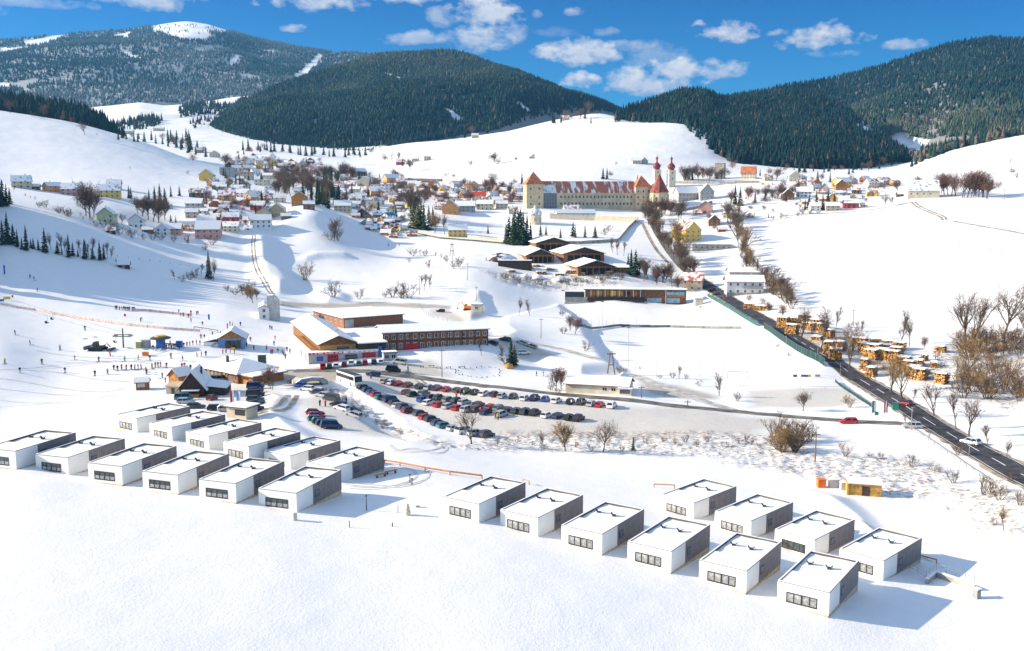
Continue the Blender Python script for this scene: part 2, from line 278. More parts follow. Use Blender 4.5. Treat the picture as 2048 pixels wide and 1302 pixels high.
# local landforms: polygons (photo pixels) raised or lowered with a soft rim, in metres
def _sd(poly, X, Y):
    ins = np.zeros(X.shape, bool); d = np.full(X.shape, 1e9); n = len(poly)
    for k in range(n):
        x0, y0 = poly[k]; x1, y1 = poly[(k+1) % n]; ex, ey = x1-x0, y1-y0; L = ex*ex+ey*ey+1e-9
        t = np.clip(((X-x0)*ex+(Y-y0)*ey)/L, 0, 1); d = np.minimum(d, np.hypot(X-x0-t*ex, Y-y0-t*ey))
        c = ((y0 > Y) != (y1 > Y)); xin = (x1-x0)*(Y-y0)/(y1-y0 if y1 != y0 else 1e-9)+x0; ins ^= c & (X < xin)
    return np.where(ins, -d, d)
FORMS = [
    ([(1000, 642), (1118, 612), (1150, 640), (1188, 690), (1232, 742), (1160, 752), (1080, 725), (1000, 690)], 3.2, 10, 1),
    ([(915, 622), (952, 584), (962, 585), (980, 626), (940, 640)], 2.2, 8, 1),
    ([(500, 475), (540, 478), (548, 500), (545, 530), (575, 552), (590, 575), (560, 585), (515, 560)], 4.5, 16, 0),
    ([(655, 605), (630, 590), (645, 577), (690, 592), (690, 602)], 2.2, 9, 0),
    ([(610, 520), (640, 515), (700, 515), (690, 509), (630, 508), (600, 518)], 2.2, 8, 0),
    ([(540, 790), (585, 800), (560, 830), (600, 860), (670, 905), (560, 880), (520, 830)], 1.4, 7, 0),
    ([(655, 775), (770, 862), (820, 880), (842, 872), (760, 815), (690, 770)], -1.6, 5, 0),
    ([(1620, 985), (1690, 1000), (1735, 1052), (1760, 1085), (1700, 1040), (1600, 1000)], 1.6, 7, 0),
    ([(540, 440), (620, 412), (650, 420), (700, 452), (630, 452), (560, 462)], 4, 24, 0),
]
_forms = []
for poly, h, rim, _ in FORMS:
    if h: _forms.append(([(p.x, p.y) for p in GP(poly)], h, rim))
_gz0 = GZ.copy()
for poly, h, rim in _forms:
    xs = [p[0] for p in poly]; ys = [p[1] for p in poly]; msk = (GX > min(xs)-1.6*rim) & (GX < max(xs)+1.6*rim) & (GY > min(ys)-1.6*rim) & (GY < max(ys)+1.6*rim)
    s = _sd(poly, GX[msk], GY[msk]); s = s+fbm(GX[msk], GY[msk], rim*2.5, 51, 2)*rim*.3; k = np.clip(.5-s/rim, 0, 1); GZ[msk] += h*k*k*(3-2*k)
_amp = np.clip((GY-40)/600, 0.05, 1.6)
GZ += fbm(GX, GY, 60, 5, 3)*_amp*np.clip((GY-300)/1500,.25,1)*1.4+fbm(GX, GY, 9, 9, 3)*np.clip(.10+GY/4000, 0, .6)
# rough ground (brush, spoil, stream banks): px polygons with lumps
ROUGH = [([(880, 895), (1010, 862), (1420, 862), (1560, 872), (1640, 900), (1600, 925), (1400, 912), (1100, 902)], 1.0, 2.2), ([(1440, 925), (1640, 905), (1850, 915), (1900, 960), (1860, 1000), (1760, 990), (1600, 950)], 1.1, 2.0), ([(1870, 960), (2048, 990), (2048, 1080), (1950, 1060)], .7, 2.0),
         ([(655, 770), (700, 775), (850, 870), (960, 900), (880, 895), (780, 860)], 1.8, 2.0), ([(960, 540), (1260, 540), (1240, 570), (1000, 565)], 1.2, 3), ([(1850, 760), (1880, 690), (2048, 680), (2048, 830)], 1.4, 4), ([(1560, 640), (1700, 660), (1880, 740), (1890, 770), (1760, 750), (1600, 680)], .8, 4)]
ROUGHM = np.zeros_like(GZ)
for poly, h, s_ in ROUGH:
    poly = [(p.x, p.y) for p in GP(poly)]; xs = [p[0] for p in poly]; ys = [p[1] for p in poly]; msk = (GX > min(xs)-4) & (GX < max(xs)+4) & (GY > min(ys)-4) & (GY < max(ys)+4)
    k = np.clip(.5-_sd(poly, GX[msk], GY[msk])/4, 0, 1); lump = fbm(GX[msk], GY[msk], s_, 31, 3); GZ[msk] += k*h*lump*.5; ROUGHM[msk] = np.maximum(ROUGHM[msk], k)
# worn, muddy snow (soft masks)
DIRT = [([(690, 745), (800, 748), (1000, 782), (1240, 806), (1420, 822), (1560, 838), (1600, 852), (1500, 872), (1300, 880), (1000, 874), (900, 862), (800, 812), (720, 772)], .33, 6), ([(560, 742), (640, 735), (720, 748), (700, 760), (600, 775), (560, 770)], .6, 4), ([(600, 800), (660, 780), (740, 840), (860, 885), (700, 862), (640, 862)], .3, 5),
        ([(640, 735), (860, 722), (900, 752), (700, 745)], .4, 4), ([(1480, 780), (1700, 778), (1730, 800), (1690, 812), (1500, 815)], .3, 3), ([(1250, 745), (1420, 790), (1440, 800), (1300, 790)], .5, 4), ([(470, 770), (560, 770), (580, 800), (540, 830), (440, 826), (370, 800)], .25, 5),
        ([(560, 602), (760, 604), (900, 612), (900, 618), (760, 612), (560, 610)], .55, 3), ([(985, 680), (1060, 690), (1130, 715), (1040, 712)], .45, 4), ([(870, 618), (960, 625), (920, 645), (860, 632)], .35, 5), ([(1560, 640), (1700, 660), (1880, 740), (1860, 770), (1700, 720), (1600, 680)], .35, 5)]
DIRTM = np.zeros_like(GZ)
for poly, h, rim in DIRT:
    poly = [(p.x, p.y) for p in GP(poly)]; xs = [p[0] for p in poly]; ys = [p[1] for p in poly]; msk = (GX > min(xs)-1.6*rim) & (GX < max(xs)+1.6*rim) & (GY > min(ys)-1.6*rim) & (GY < max(ys)+1.6*rim)
    s = _sd(poly, GX[msk], GY[msk])+fbm(GX[msk], GY[msk], 12, 77, 3)*rim; k = np.clip(.5-s/rim, 0, 1); DIRTM[msk] = np.maximum(DIRTM[msk], min(1, h*1.6)*k)
def snow_material(name):
    m = bpy.data.materials.new(name); m.use_nodes = True; nt = m.node_tree; N = nt.nodes; Lk = nt.links; b = N['Principled BSDF']; b.inputs['Roughness'].default_value = .6; b.inputs['Specular IOR Level'].default_value = .25
    t = N.new('ShaderNodeTexCoord')
    def noise(sc, det, rough=.5):
        n = N.new('ShaderNodeTexNoise'); n.inputs['Scale'].default_value = sc; n.inputs['Detail'].default_value = det; n.inputs['Roughness'].default_value = rough; Lk.new(t.outputs['Object'], n.inputs['Vector']); return n.outputs[0]
    def mth(op, a, b_, cl=False):
        n = N.new('ShaderNodeMath'); n.operation = op; n.use_clamp = cl
        for i, v in enumerate((a, b_)):
            if isinstance(v, (int, float)): n.inputs[i].default_value = v
            else: Lk.new(v, n.inputs[i])
        return n.outputs[0]
    def mix(f, a, b_):
        n = N.new('ShaderNodeMix'); n.data_type = 'RGBA'
        for i, v in ((0, f), (6, a), (7, b_)):
            if isinstance(v, (int, float)): n.inputs[i].default_value = v
            elif isinstance(v, tuple): n.inputs[i].default_value = (*v, 1)
            else: Lk.new(v, n.inputs[i])
        return n.outputs[2]
    at = N.new('ShaderNodeAttribute'); at.attribute_name = 'dirt'; ar = N.new('ShaderNodeAttribute'); ar.attribute_name = 'rough'
    big = noise(.02, 4); mid = noise(.35, 5); fine = noise(1.5, 5, .65); gr = noise(3.2, 3, .7)
    c = mix(mth('MULTIPLY', mth('SUBTRACT', mid, .42), 2.2, True), (.81, .79, .755), SNOWC)
    dirt = mth('MULTIPLY', at.outputs['Fac'], mth('ADD', mth('MULTIPLY', fine, 1.3), .35), True)
    c = mix(dirt, c, (.40, .335, .25))
    weed = mth('MULTIPLY', mth('MULTIPLY', mth('SUBTRACT', noise(.9, 6, .7), .465), 7, True), ar.outputs['Fac'], True)
    c = mix(mth('MULTIPLY', weed, .85), c, mix(noise(.5, 3), (.13, .085, .05), (.30, .205, .10)))
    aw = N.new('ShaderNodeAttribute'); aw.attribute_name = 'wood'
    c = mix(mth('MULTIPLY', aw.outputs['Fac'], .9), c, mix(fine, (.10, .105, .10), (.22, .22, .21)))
    Lk.new(c, b.inputs['Base Color'])
    h = mth('ADD', mth('ADD', mth('MULTIPLY', fine, .55), mth('MULTIPLY', mid, .45)), mth('ADD', mth('MULTIPLY', gr, .55), mth('MULTIPLY', mth('MULTIPLY', noise(.8, 5), ar.outputs['Fac']), 2)))
    bp = N.new('ShaderNodeBump'); bp.inputs['Strength'].default_value = .5; bp.inputs['Distance'].default_value = .2; Lk.new(h, bp.inputs['Height']); Lk.new(bp.outputs[0], b.inputs['Normal'])
    return m
_ii, _jj = np.meshgrid(np.arange(NV-1), np.arange(NA-1), indexing='ij'); _k = (_ii*NA+_jj).ravel()
M['field'] = snow_material('snow_field')
ground = struct(ob('snow_ground', npmesh('snow_ground', np.c_[GX.ravel(), GY.ravel(), GZ.ravel()], np.c_[_k, _k+1, _k+NA+1, _k+NA], M['field'], smooth=True, attr={'dirt': DIRTM.ravel(), 'rough': ROUGHM.ravel()})))
# ------------------------------------------------------------------ hills and forests
def forest_mat(name, stops):
    m = bpy.data.materials.new(name); m.use_nodes = True; nt = m.node_tree; b = nt.nodes['Principled BSDF']; b.inputs['Roughness'].default_value = .95; b.inputs['Specular IOR Level'].default_value = .1
    a = nt.nodes.new('ShaderNodeAttribute'); a.attribute_name = 'tint'; r = nt.nodes.new('ShaderNodeValToRGB'); cr = r.color_ramp
    while len(cr.elements) < len(stops): cr.elements.new(.5)
    for e, (p, c) in zip(cr.elements, stops): e.position = p; e.color = (*c, 1)
    nt.links.new(a.outputs['Fac'], r.inputs[0]); nt.links.new(r.outputs[0], b.inputs['Base Color']); return m
FM_NEAR = forest_mat('spruce_forest', [(0, (.009, .030, .034)), (.55, (.028, .058, .046)), (.75, (.075, .085, .055)), (.85, (.10, .075, .055)), (1, (.135, .10, .075))])
FM_FAR = forest_mat('frosted_forest', [(0, (.016, .038, .042)), (.4, (.045, .072, .058)), (.65, (.105, .135, .135)), (.85, (.17, .19, .19)), (1, (.19, .14, .11))])
FM_MID = forest_mat('mixed_forest', [(0, (.010, .032, .036)), (.45, (.030, .062, .050)), (.72, (.085, .105, .068)), (.86, (.13, .125, .095)), (1, (.13, .10, .08))])
def tree_tmpl(n, tiers, seed):
    r = np.random.default_rng(seed); V = []; Fc = []
    for k in range(tiers):
        z0 = .06+.78*k/tiers; z1 = min(1.0, z0+.94/tiers*1.35+.05) if k < tiers-1 else 1.0; rad = .5*(1-k/tiers)**.8*(.85+.3*r.random()); b = len(V); ph = r.random()*6
        for i in range(n): a = ph+2*math.pi*i/n; q = rad*(.72+.55*r.random()); V.append((q*math.cos(a), q*math.sin(a), z0-.05*r.random()))
        V.append((0, 0, z1))
        for i in range(n): Fc.append((b+i, b+(i+1) % n, b+n))
    return np.array(V), np.array(Fc)
def broad_tmpl(seed):
    r = np.random.default_rng(seed); V = []; Fc = []
    for k in range(9):
        c = np.array([r.normal(0, .2), r.normal(0, .2), .3+.6*r.random()]); s = .17+.1*r.random(); b = len(V)
        for d in ((1, 0, 0), (-1, 0, 0), (0, 1, 0), (0, -1, 0), (0, 0, 1), (0, 0, -1)): V.append(tuple(c+np.array(d)*s*(.7+.6*r.random())))
        for f in ((0, 2, 4), (2, 1, 4), (1, 3, 4), (3, 0, 4), (2, 0, 5), (1, 2, 5), (3, 1, 5), (0, 3, 5)): Fc.append(tuple(b+i for i in f))
    return np.array(V), np.array(Fc)
CON = [tree_tmpl(6, 3, s) for s in range(5)]; CON_HI = [tree_tmpl(8, 6, 20+s) for s in range(5)]; BRD = [broad_tmpl(s) for s in range(4)]
def forest(name, P, h, material, tmpl, wratio=.36, brown=0.0, brd=0.0, tint0=None, sd=3):
    r = np.random.default_rng(sd); P = np.asarray(P); n = len(P); Vs, Fs, Ts = [], [], []; off = 0
    hh = h*(.62+.6*r.random(n)) if np.isscalar(h) else np.asarray(h); tint = r.beta(1.6, 2.2, n)*.72 if tint0 is None else np.clip(tint0+r.normal(0, .17, n), 0, .84)
    tint = np.where(r.random(n) < brown, .86+.14*r.random(n), tint); kind = r.integers(0, len(tmpl), n); isb = r.random(n) < brd
    for flag, TT in ((False, tmpl), (True, BRD)):
        for k in range(len(TT)):
            sel = np.where((isb == flag) & (kind % len(TT) == k))[0]
            if len(sel) == 0: continue
            v, f = TT[k]; a = r.random(len(sel))*6.28; s = hh[sel]*(.75 if flag else 1); w = s*(wratio*(.8+.45*r.random(len(sel))) if not flag else .62)
            x = v[None, :, 0]*np.cos(a)[:, None]-v[None, :, 1]*np.sin(a)[:, None]; y = v[None, :, 0]*np.sin(a)[:, None]+v[None, :, 1]*np.cos(a)[:, None]
            q = np.stack([x*w[:, None]+P[sel, 0:1], y*w[:, None]+P[sel, 1:2], v[None, :, 2]*s[:, None]+P[sel, 2:3]-.4], 2)
            Vs.append(q.reshape(-1, 3)); Fs.append((f[None]+(off+np.arange(len(sel))*len(v))[:, None, None]).reshape(-1, 3)); off += len(sel)*len(v)
            Ts.append(np.repeat(np.clip(tint[sel] if not flag else .86+.14*r.random(len(sel)), 0, 1), len(v)))
    o = ob(name, npmesh(name, np.concatenate(Vs), np.concatenate(Fs), material, attr={'tint': np.concatenate(Ts)})); return stuff(o)
def interp_line(pts, a):
    A = np.array([[*map(float, pix_at(p[0], p[1])), p[2]] for p in pts]); return np.interp(a, A[:, 0], A[:, 1]), np.interp(a, A[:, 0], A[:, 2])
def smooth1(y, k):
    ker = np.hanning(k+2)[1:-1]; ker /= ker.sum(); return np.convolve(np.pad(y, k//2, mode='edge'), ker, 'valid')[:len(y)]
def hill(name, crest, base, amp, nscale, seed, back=900, drop=350, na=320, shape=.85, nrow=90, sm=9, material=None, wood=None):
    a0 = float(pix_at(crest[0][0], crest[0][1])[0]); a1 = float(pix_at(crest[-1][0], crest[-1][1])[0]); a = np.linspace(a0, a1, na)
    tc_, dc = interp_line(crest, a); tb, db = interp_line(base, a); tc_, dc, tb, db = [smooth1(q, sm) for q in (tc_, dc, tb, db)]
    s = np.r_[np.linspace(-.12, 0, 5)[:-1], np.linspace(0, 1, nrow), np.linspace(1, 1.5, 14)[1:]][:, None]
    sc = np.clip(s, 0, 1); D = db+(dc-db)*sc+np.where(s > 1, (s-1)*2*back, 0)+np.where(s < 0, s*.5*(dc-db), 0)
    zc = tc_*dc; zb = tb*db; t = tb+(tc_-tb)*(sc**shape); Z = t*D
    Z = np.where(s > 1, zc-(s-1)*2*drop, Z); Z = np.where(s < 0, zb+s*2.0*np.abs(zc-zb)-2, Z); Z = Z+CAMZ
    X = a*D; Y = D; win = np.sin(np.pi*np.clip(s, 0, 1))**.6*np.where((s > 0) & (s < 1), 1, 0)
    Z = Z+fbm(X, Y, nscale, seed, 4)*amp*win
    nr = len(s); i, j = np.meshgrid(np.arange(nr-1), np.arange(na-1), indexing='ij'); k = (i*na+j).ravel()
    o = struct(ob(name, npmesh(name, np.c_[X.ravel(), Y.ravel(), Z.ravel()], np.c_[k, k+1, k+na+1, k+na], material or M['field'], smooth=True)))
    return dict(X=X, Y=Y, Z=Z, s=np.repeat(s, na, 1), na=na, nr=nr, o=o)
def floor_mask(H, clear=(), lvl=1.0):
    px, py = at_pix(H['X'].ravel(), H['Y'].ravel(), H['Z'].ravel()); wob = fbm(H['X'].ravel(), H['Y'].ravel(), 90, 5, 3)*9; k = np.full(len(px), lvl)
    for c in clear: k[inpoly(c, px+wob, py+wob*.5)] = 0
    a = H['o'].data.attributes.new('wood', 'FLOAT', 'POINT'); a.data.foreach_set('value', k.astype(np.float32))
def inpoly(poly, x, y):
    p = np.asarray(poly, float); ins = np.zeros(len(x), bool); n = len(p)
    for k in range(n):
        x0, y0 = p[k]; x1, y1 = p[(k+1) % n]; c = ((y0 > y) != (y1 > y)); ins ^= c & (x < (x1-x0)*(y-y0)/(y1-y0+1e-12)+x0)
    return ins
def scatter(H, n, seed, smax=1.04, clear=(), keep=None, gaps=0.0, gscale=120):
    r = np.random.default_rng(seed); X, Y, Z, S = H['X'], H['Y'], H['Z'], H['s']; ax = np.abs(np.diff(X, axis=1))[:-1]*np.abs(np.diff(Y, axis=0))[:, :-1]; ax = ax*((S[:-1, :-1] >= -.02) & (S[:-1, :-1] < smax))
    p = (ax/ax.sum()).ravel(); k = r.choice(len(p), n, p=p); i, j = np.divmod(k, X.shape[1]-1); u = r.random(n); v = r.random(n)
    def L(Q): return (Q[i, j]*(1-u)+Q[i, j+1]*u)*(1-v)+(Q[i+1, j]*(1-u)+Q[i+1, j+1]*u)*v
    P = np.c_[L(X), L(Y), L(Z)]; px, py = at_pix(P[:, 0], P[:, 1], P[:, 2]); ok = np.ones(n, bool)
    wob = fbm(P[:, 0], P[:, 1], 90, seed+5, 3)*9
    for c in clear: ok &= ~inpoly(c, px+wob, py+wob*.5)
    if keep is not None: ok &= inpoly(keep, px+wob, py+wob*.4)
    if gaps > 0: ok &= ~(fbm(P[:, 0], P[:, 1], gscale, seed+9, 3)*1.0 > (.55-gaps))
    return P[ok]
def on_ground(poly, n, seed, fringe=0):
    q = GP(poly); q = [(p.x, p.y) for p in q]; r = np.random.default_rng(seed); xs = [p[0] for p in q]; ys = [p[1] for p in q]; x = r.uniform(min(xs), max(xs), n*6); y = r.uniform(min(ys), max(ys), n*6); k = inpoly(q, x, y); x, y = x[k][:n], y[k][:n]
    return np.c_[x, y, ground_z(x, y)]
# far snow-capped mountain on the left
H1 = hill('far_mountain', [(-700, 150, 5600), (-350, 100, 5600), (-150, 92, 5600), (0, 81, 5600), (60, 75, 5600), (160, 66, 5700), (250, 60, 5800), (300, 52, 5900), (345, 45, 6000), (375, 42, 6000), (420, 49, 6000), (470, 66, 5900), (520, 83, 5700), (600, 99, 5500), (660, 107, 5400), (760, 110, 5200), (900, 135, 5000), (1150, 190, 5000)],
          [(-700, 290, 2900), (-350, 262, 3000), (0, 240, 3000), (250, 208, 3400), (380, 205, 3500), (480, 198, 3600), (700, 215, 3800), (1150, 230, 4000)], 130, 900, 3, back=1500, drop=500, na=420)
top = [(295, 62), (316, 48), (375, 36), (430, 42), (480, 62), (455, 66), (420, 64), (425, 72), (385, 82), (345, 74), (318, 64)]
clears1 = [top, [(45, 82), (100, 70), (130, 72), (95, 86), (50, 90)], [(0, 95), (60, 92), (60, 98), (0, 106)], [(225, 68), (262, 62), (255, 76), (225, 74)], [(455, 128), (470, 108), (488, 112), (475, 124), (462, 130)], [(590, 150), (640, 108), (650, 112), (600, 165), (585, 175)], [(240, 95), (262, 108), (285, 118), (262, 116), (240, 102)], [(-5, 168), (18, 166), (18, 174), (-5, 174)]]
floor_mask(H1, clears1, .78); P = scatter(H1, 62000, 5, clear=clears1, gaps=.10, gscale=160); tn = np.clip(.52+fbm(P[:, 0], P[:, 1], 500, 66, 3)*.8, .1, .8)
forest('frosted_mountain_forest', P, 17, FM_FAR, CON, .52, .05, tint0=tn, sd=5)
P = scatter(H1, 3200, 55, keep=[(280, 60), (312, 46), (375, 38), (500, 62), (500, 95), (380, 100), (300, 85)]); forest('summit_trees', P, 13, FM_FAR, CON, .4, .02, sd=6)
# middle forested mountain
H2 = hill('forested_mountain', [(378, 268, 2650), (430, 240, 2750), (480, 203, 2900), (540, 180, 3050), (600, 160, 3200), (650, 144, 3250), (700, 128, 3300), (740, 114, 3300), (780, 109, 3300), (830, 108, 3300), (870, 104, 3300), (905, 104, 3250), (935, 111, 3200), (980, 128, 3100), (1030, 148, 3000), (1080, 168, 2900), (1140, 190, 2850), (1210, 215, 2800), (1290, 240, 2800)],
          [(378, 270, 2600), (430, 263, 2350), (480, 284, 2150), (540, 300, 1980), (600, 306, 1930), (660, 308, 1900), (740, 312, 1850), (800, 290, 1950), (900, 274, 2080), (1000, 258, 2150), (1060, 240, 2300), (1140, 226, 2400), (1210, 222, 2500), (1290, 242, 2700)], 120, 480, 13, na=420, shape=.95)
clears2 = [[(882, 218), (900, 216), (935, 246), (915, 248)], [(762, 140), (775, 146), (805, 156), (800, 160), (768, 150)], [(926, 207), (945, 206), (942, 212)], [(1035, 202), (1064, 222), (1056, 226), (1034, 208)], [(895, 160), (920, 158), (905, 166)]]
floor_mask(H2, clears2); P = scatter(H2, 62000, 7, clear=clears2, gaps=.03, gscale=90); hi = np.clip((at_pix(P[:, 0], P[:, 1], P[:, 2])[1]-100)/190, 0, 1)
forest('mountain_forest', P, 15, FM_MID, CON, .52, .05, tint0=.70-.64*hi+fbm(P[:, 0], P[:, 1], 260, 71, 3)*.5, sd=8)  # paler upslope: frost, plus sunlight on the top put into the tint
# far hill on the right
H3 = hill('right_forest_hill', [(1440, 225, 2700), (1500, 195, 2800), (1560, 175, 2900), (1620, 166, 3000), (1660, 160, 3050), (1700, 150, 3100), (1760, 135, 3100), (1800, 121, 3100), (1850, 104, 3100), (1900, 90, 3100), (1950, 81, 3100), (1985, 78, 3100), (2048, 82, 3100), (2250, 70, 3100), (2600, 110, 3100)],
          [(1440, 300, 2300), (1560, 300, 2200), (1700, 300, 2150), (1760, 282, 2100), (1800, 262, 2100), (1850, 282, 2000), (1900, 275, 1900), (2048, 268, 1800), (2250, 240, 1700), (2600, 200, 1500)], 95, 400, 23, na=360)
c3 = [[(1765, 283), (1800, 268), (1860, 280), (1850, 300), (1770, 300)]]; floor_mask(H3, c3); P = scatter(H3, 46000, 9, clear=c3, gaps=.02)
pyy = at_pix(P[:, 0], P[:, 1], P[:, 2])[1]; forest('hillside_forest', P, 15, FM_MID, CON, .52, .045, tint0=np.clip((pyy-140)/170, .04, .55)+fbm(P[:, 0], P[:, 1], 240, 73, 3)*.4, sd=10)
# nearer dark wooded hill right of centre
H4 = hill('wooded_hill', [(1232, 232, 1900), (1250, 222, 1950), (1290, 212, 2050), (1330, 198, 2100), (1370, 186, 2150), (1410, 188, 2150), (1445, 203, 2150), (1480, 197, 2200), (1530, 188, 2250), (1600, 186, 2250), (1650, 200, 2200), (1700, 225, 2100), (1750, 258, 1950), (1800, 305, 1700), (1830, 330, 1500)],
          [(1232, 238, 1850), (1290, 244, 1780), (1370, 248, 1640), (1380, 272, 1500), (1420, 302, 1360), (1470, 328, 1300), (1540, 342, 1300), (1620, 342, 1310), (1700, 338, 1360), (1800, 322, 1450), (1830, 334, 1450)], 26, 240, 33, na=300, back=500, drop=180, sm=7)
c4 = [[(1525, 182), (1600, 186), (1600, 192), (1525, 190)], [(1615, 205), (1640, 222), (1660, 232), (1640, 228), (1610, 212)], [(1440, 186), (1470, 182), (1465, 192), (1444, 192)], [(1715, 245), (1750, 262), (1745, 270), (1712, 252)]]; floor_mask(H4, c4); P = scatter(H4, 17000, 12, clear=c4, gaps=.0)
hi = np.clip((at_pix(P[:, 0], P[:, 1], P[:, 2])[1]-165)/100, 0, 1); forest('dark_wood', P, 17, FM_NEAR, CON_HI, .46, .04, tint0=.42-.36*hi+fbm(P[:, 0], P[:, 1], 120, 75, 3)*.3, sd=13)
# wooded ridge behind the left field
H5 = hill('left_ridge', [(-500, 120, 1500), (-250, 165, 1450), (0, 205, 1400), (60, 212, 1400), (120, 222, 1400), (170, 232, 1400), (205, 248, 1400), (235, 270, 1400), (250, 285, 1400)],
          [(-500, 160, 1100), (-250, 200, 1130), (0, 230, 1160), (120, 245, 1200), (205, 268, 1250), (250, 290, 1300)], 8, 120, 43, na=160, back=300, drop=120, sm=5)
floor_mask(H5); P = scatter(H5, 3400, 14); forest('ridge_wood', P, 21, FM_NEAR, CON_HI, .38, .04, tint0=np.full(len(P), .16), sd=15)
# rolling snow fields between the mountains, with their small woods
H6 = hill('upper_fields', [(150, 215, 3400), (215, 212, 3300), (280, 205, 3300), (330, 212, 3200), (400, 206, 3200), (470, 194, 3300), (520, 190, 3400), (600, 200, 3500)],
          [(150, 300, 1900), (215, 290, 2000), (280, 278, 2100), (350, 268, 2200), (430, 262, 2400), (500, 262, 2500), (600, 262, 2500)], 40, 500, 53, na=160)
P = np.concatenate([scatter(H6, 9000, 16, keep=k) for k in ([(362, 220), (380, 208), (440, 206), (475, 212), (478, 222), (400, 232), (362, 236)], [(225, 252), (280, 236), (330, 240), (300, 262), (240, 268)], [(375, 252), (400, 240), (440, 238), (430, 262), (380, 270)])]); forest('field_wood', P[::2], 20, FM_NEAR, CON_HI, .36, .2, sd=17)
# wood along the crest of the right-hand field, stands below the mountain and off-frame wood that shades the ski slope
P = on_ground([(1815, 340), (1835, 322), (1900, 292), (1960, 268), (2048, 246), (2300, 215), (2300, 235), (2048, 268), (1900, 300), (1830, 334)], 420, 18)
def crest_wood():
    out = []
    r = random.Random(4)
    for k in range(420):
        px = r.uniform(1822, 2330); py = np.interp(px, [1822, 1900, 1985, 2048, 2330], [333, 303, 282, 271, 240]); p = G(px, py+r.uniform(-1, 2)); q = p*(1+r.uniform(.02, .17)); y = q.y; out.append((p.x/p.y*y, y, zof(p.x/p.y*y, y)))
    return np.array(out)
P = crest_wood(); forest('crest_wood', P, 21, FM_MID, CON_HI, .40, .22, .18, sd=19)
P = np.concatenate([on_ground([(-190, 415), (-12, 402), (-12, 455), (-40, 520), (-200, 525)], 150, 21)]); forest('slope_wood', P, 24, FM_NEAR, CON_HI, .36, .05, sd=22)
# ------------------------------------------------------------------ rows of cabins
ORD = ['first', 'second', 'third', 'fourth', 'fifth', 'sixth', 'seventh', 'eighth', 'ninth', 'tenth', 'eleventh', 'twelfth', 'thirteenth', 'fourteenth', 'fifteenth', 'sixteenth', 'seventeenth', 'eighteenth', 'nineteenth', 'twentieth',
       'twenty-first', 'twenty-second', 'twenty-third', 'twenty-fourth', 'twenty-fifth', 'twenty-sixth', 'twenty-seventh', 'twenty-eighth', 'twenty-ninth', 'thirtieth', 'thirty-first', 'thirty-second', 'thirty-third', 'thirty-fourth', 'thirty-fifth', 'thirty-sixth', 'thirty-seventh', 'thirty-eighth', 'thirty-ninth', 'fortieth']
M['clad'] = plank_mat('grey_cladding', (.20, .172, .17), .42, 'Y', .10, .55)
M['cap'] = mat('roof_edge_metal', (.10, .095, .09), .5, .1, 2)
M['cabwhite'] = mat('cabin_white_render', (.83, .80, .735), .85, .03, .35, .05, 30)
M['plinth'] = mat('tan_plinth', (.55, .42, .26), .9, .15, 1.5)
M['curt'] = mat('pale_curtain_behind_glass', (.36, .36, .35), .25, .35, 2.2, spec=.6)
M['curt2'] = mat('pale_blind_behind_glass', (.30, .31, .30), .25, .3, 1.6, spec=.6)
M['frame'] = mat('anthracite_frame', (.035, .037, .04), .5, .05, 2)
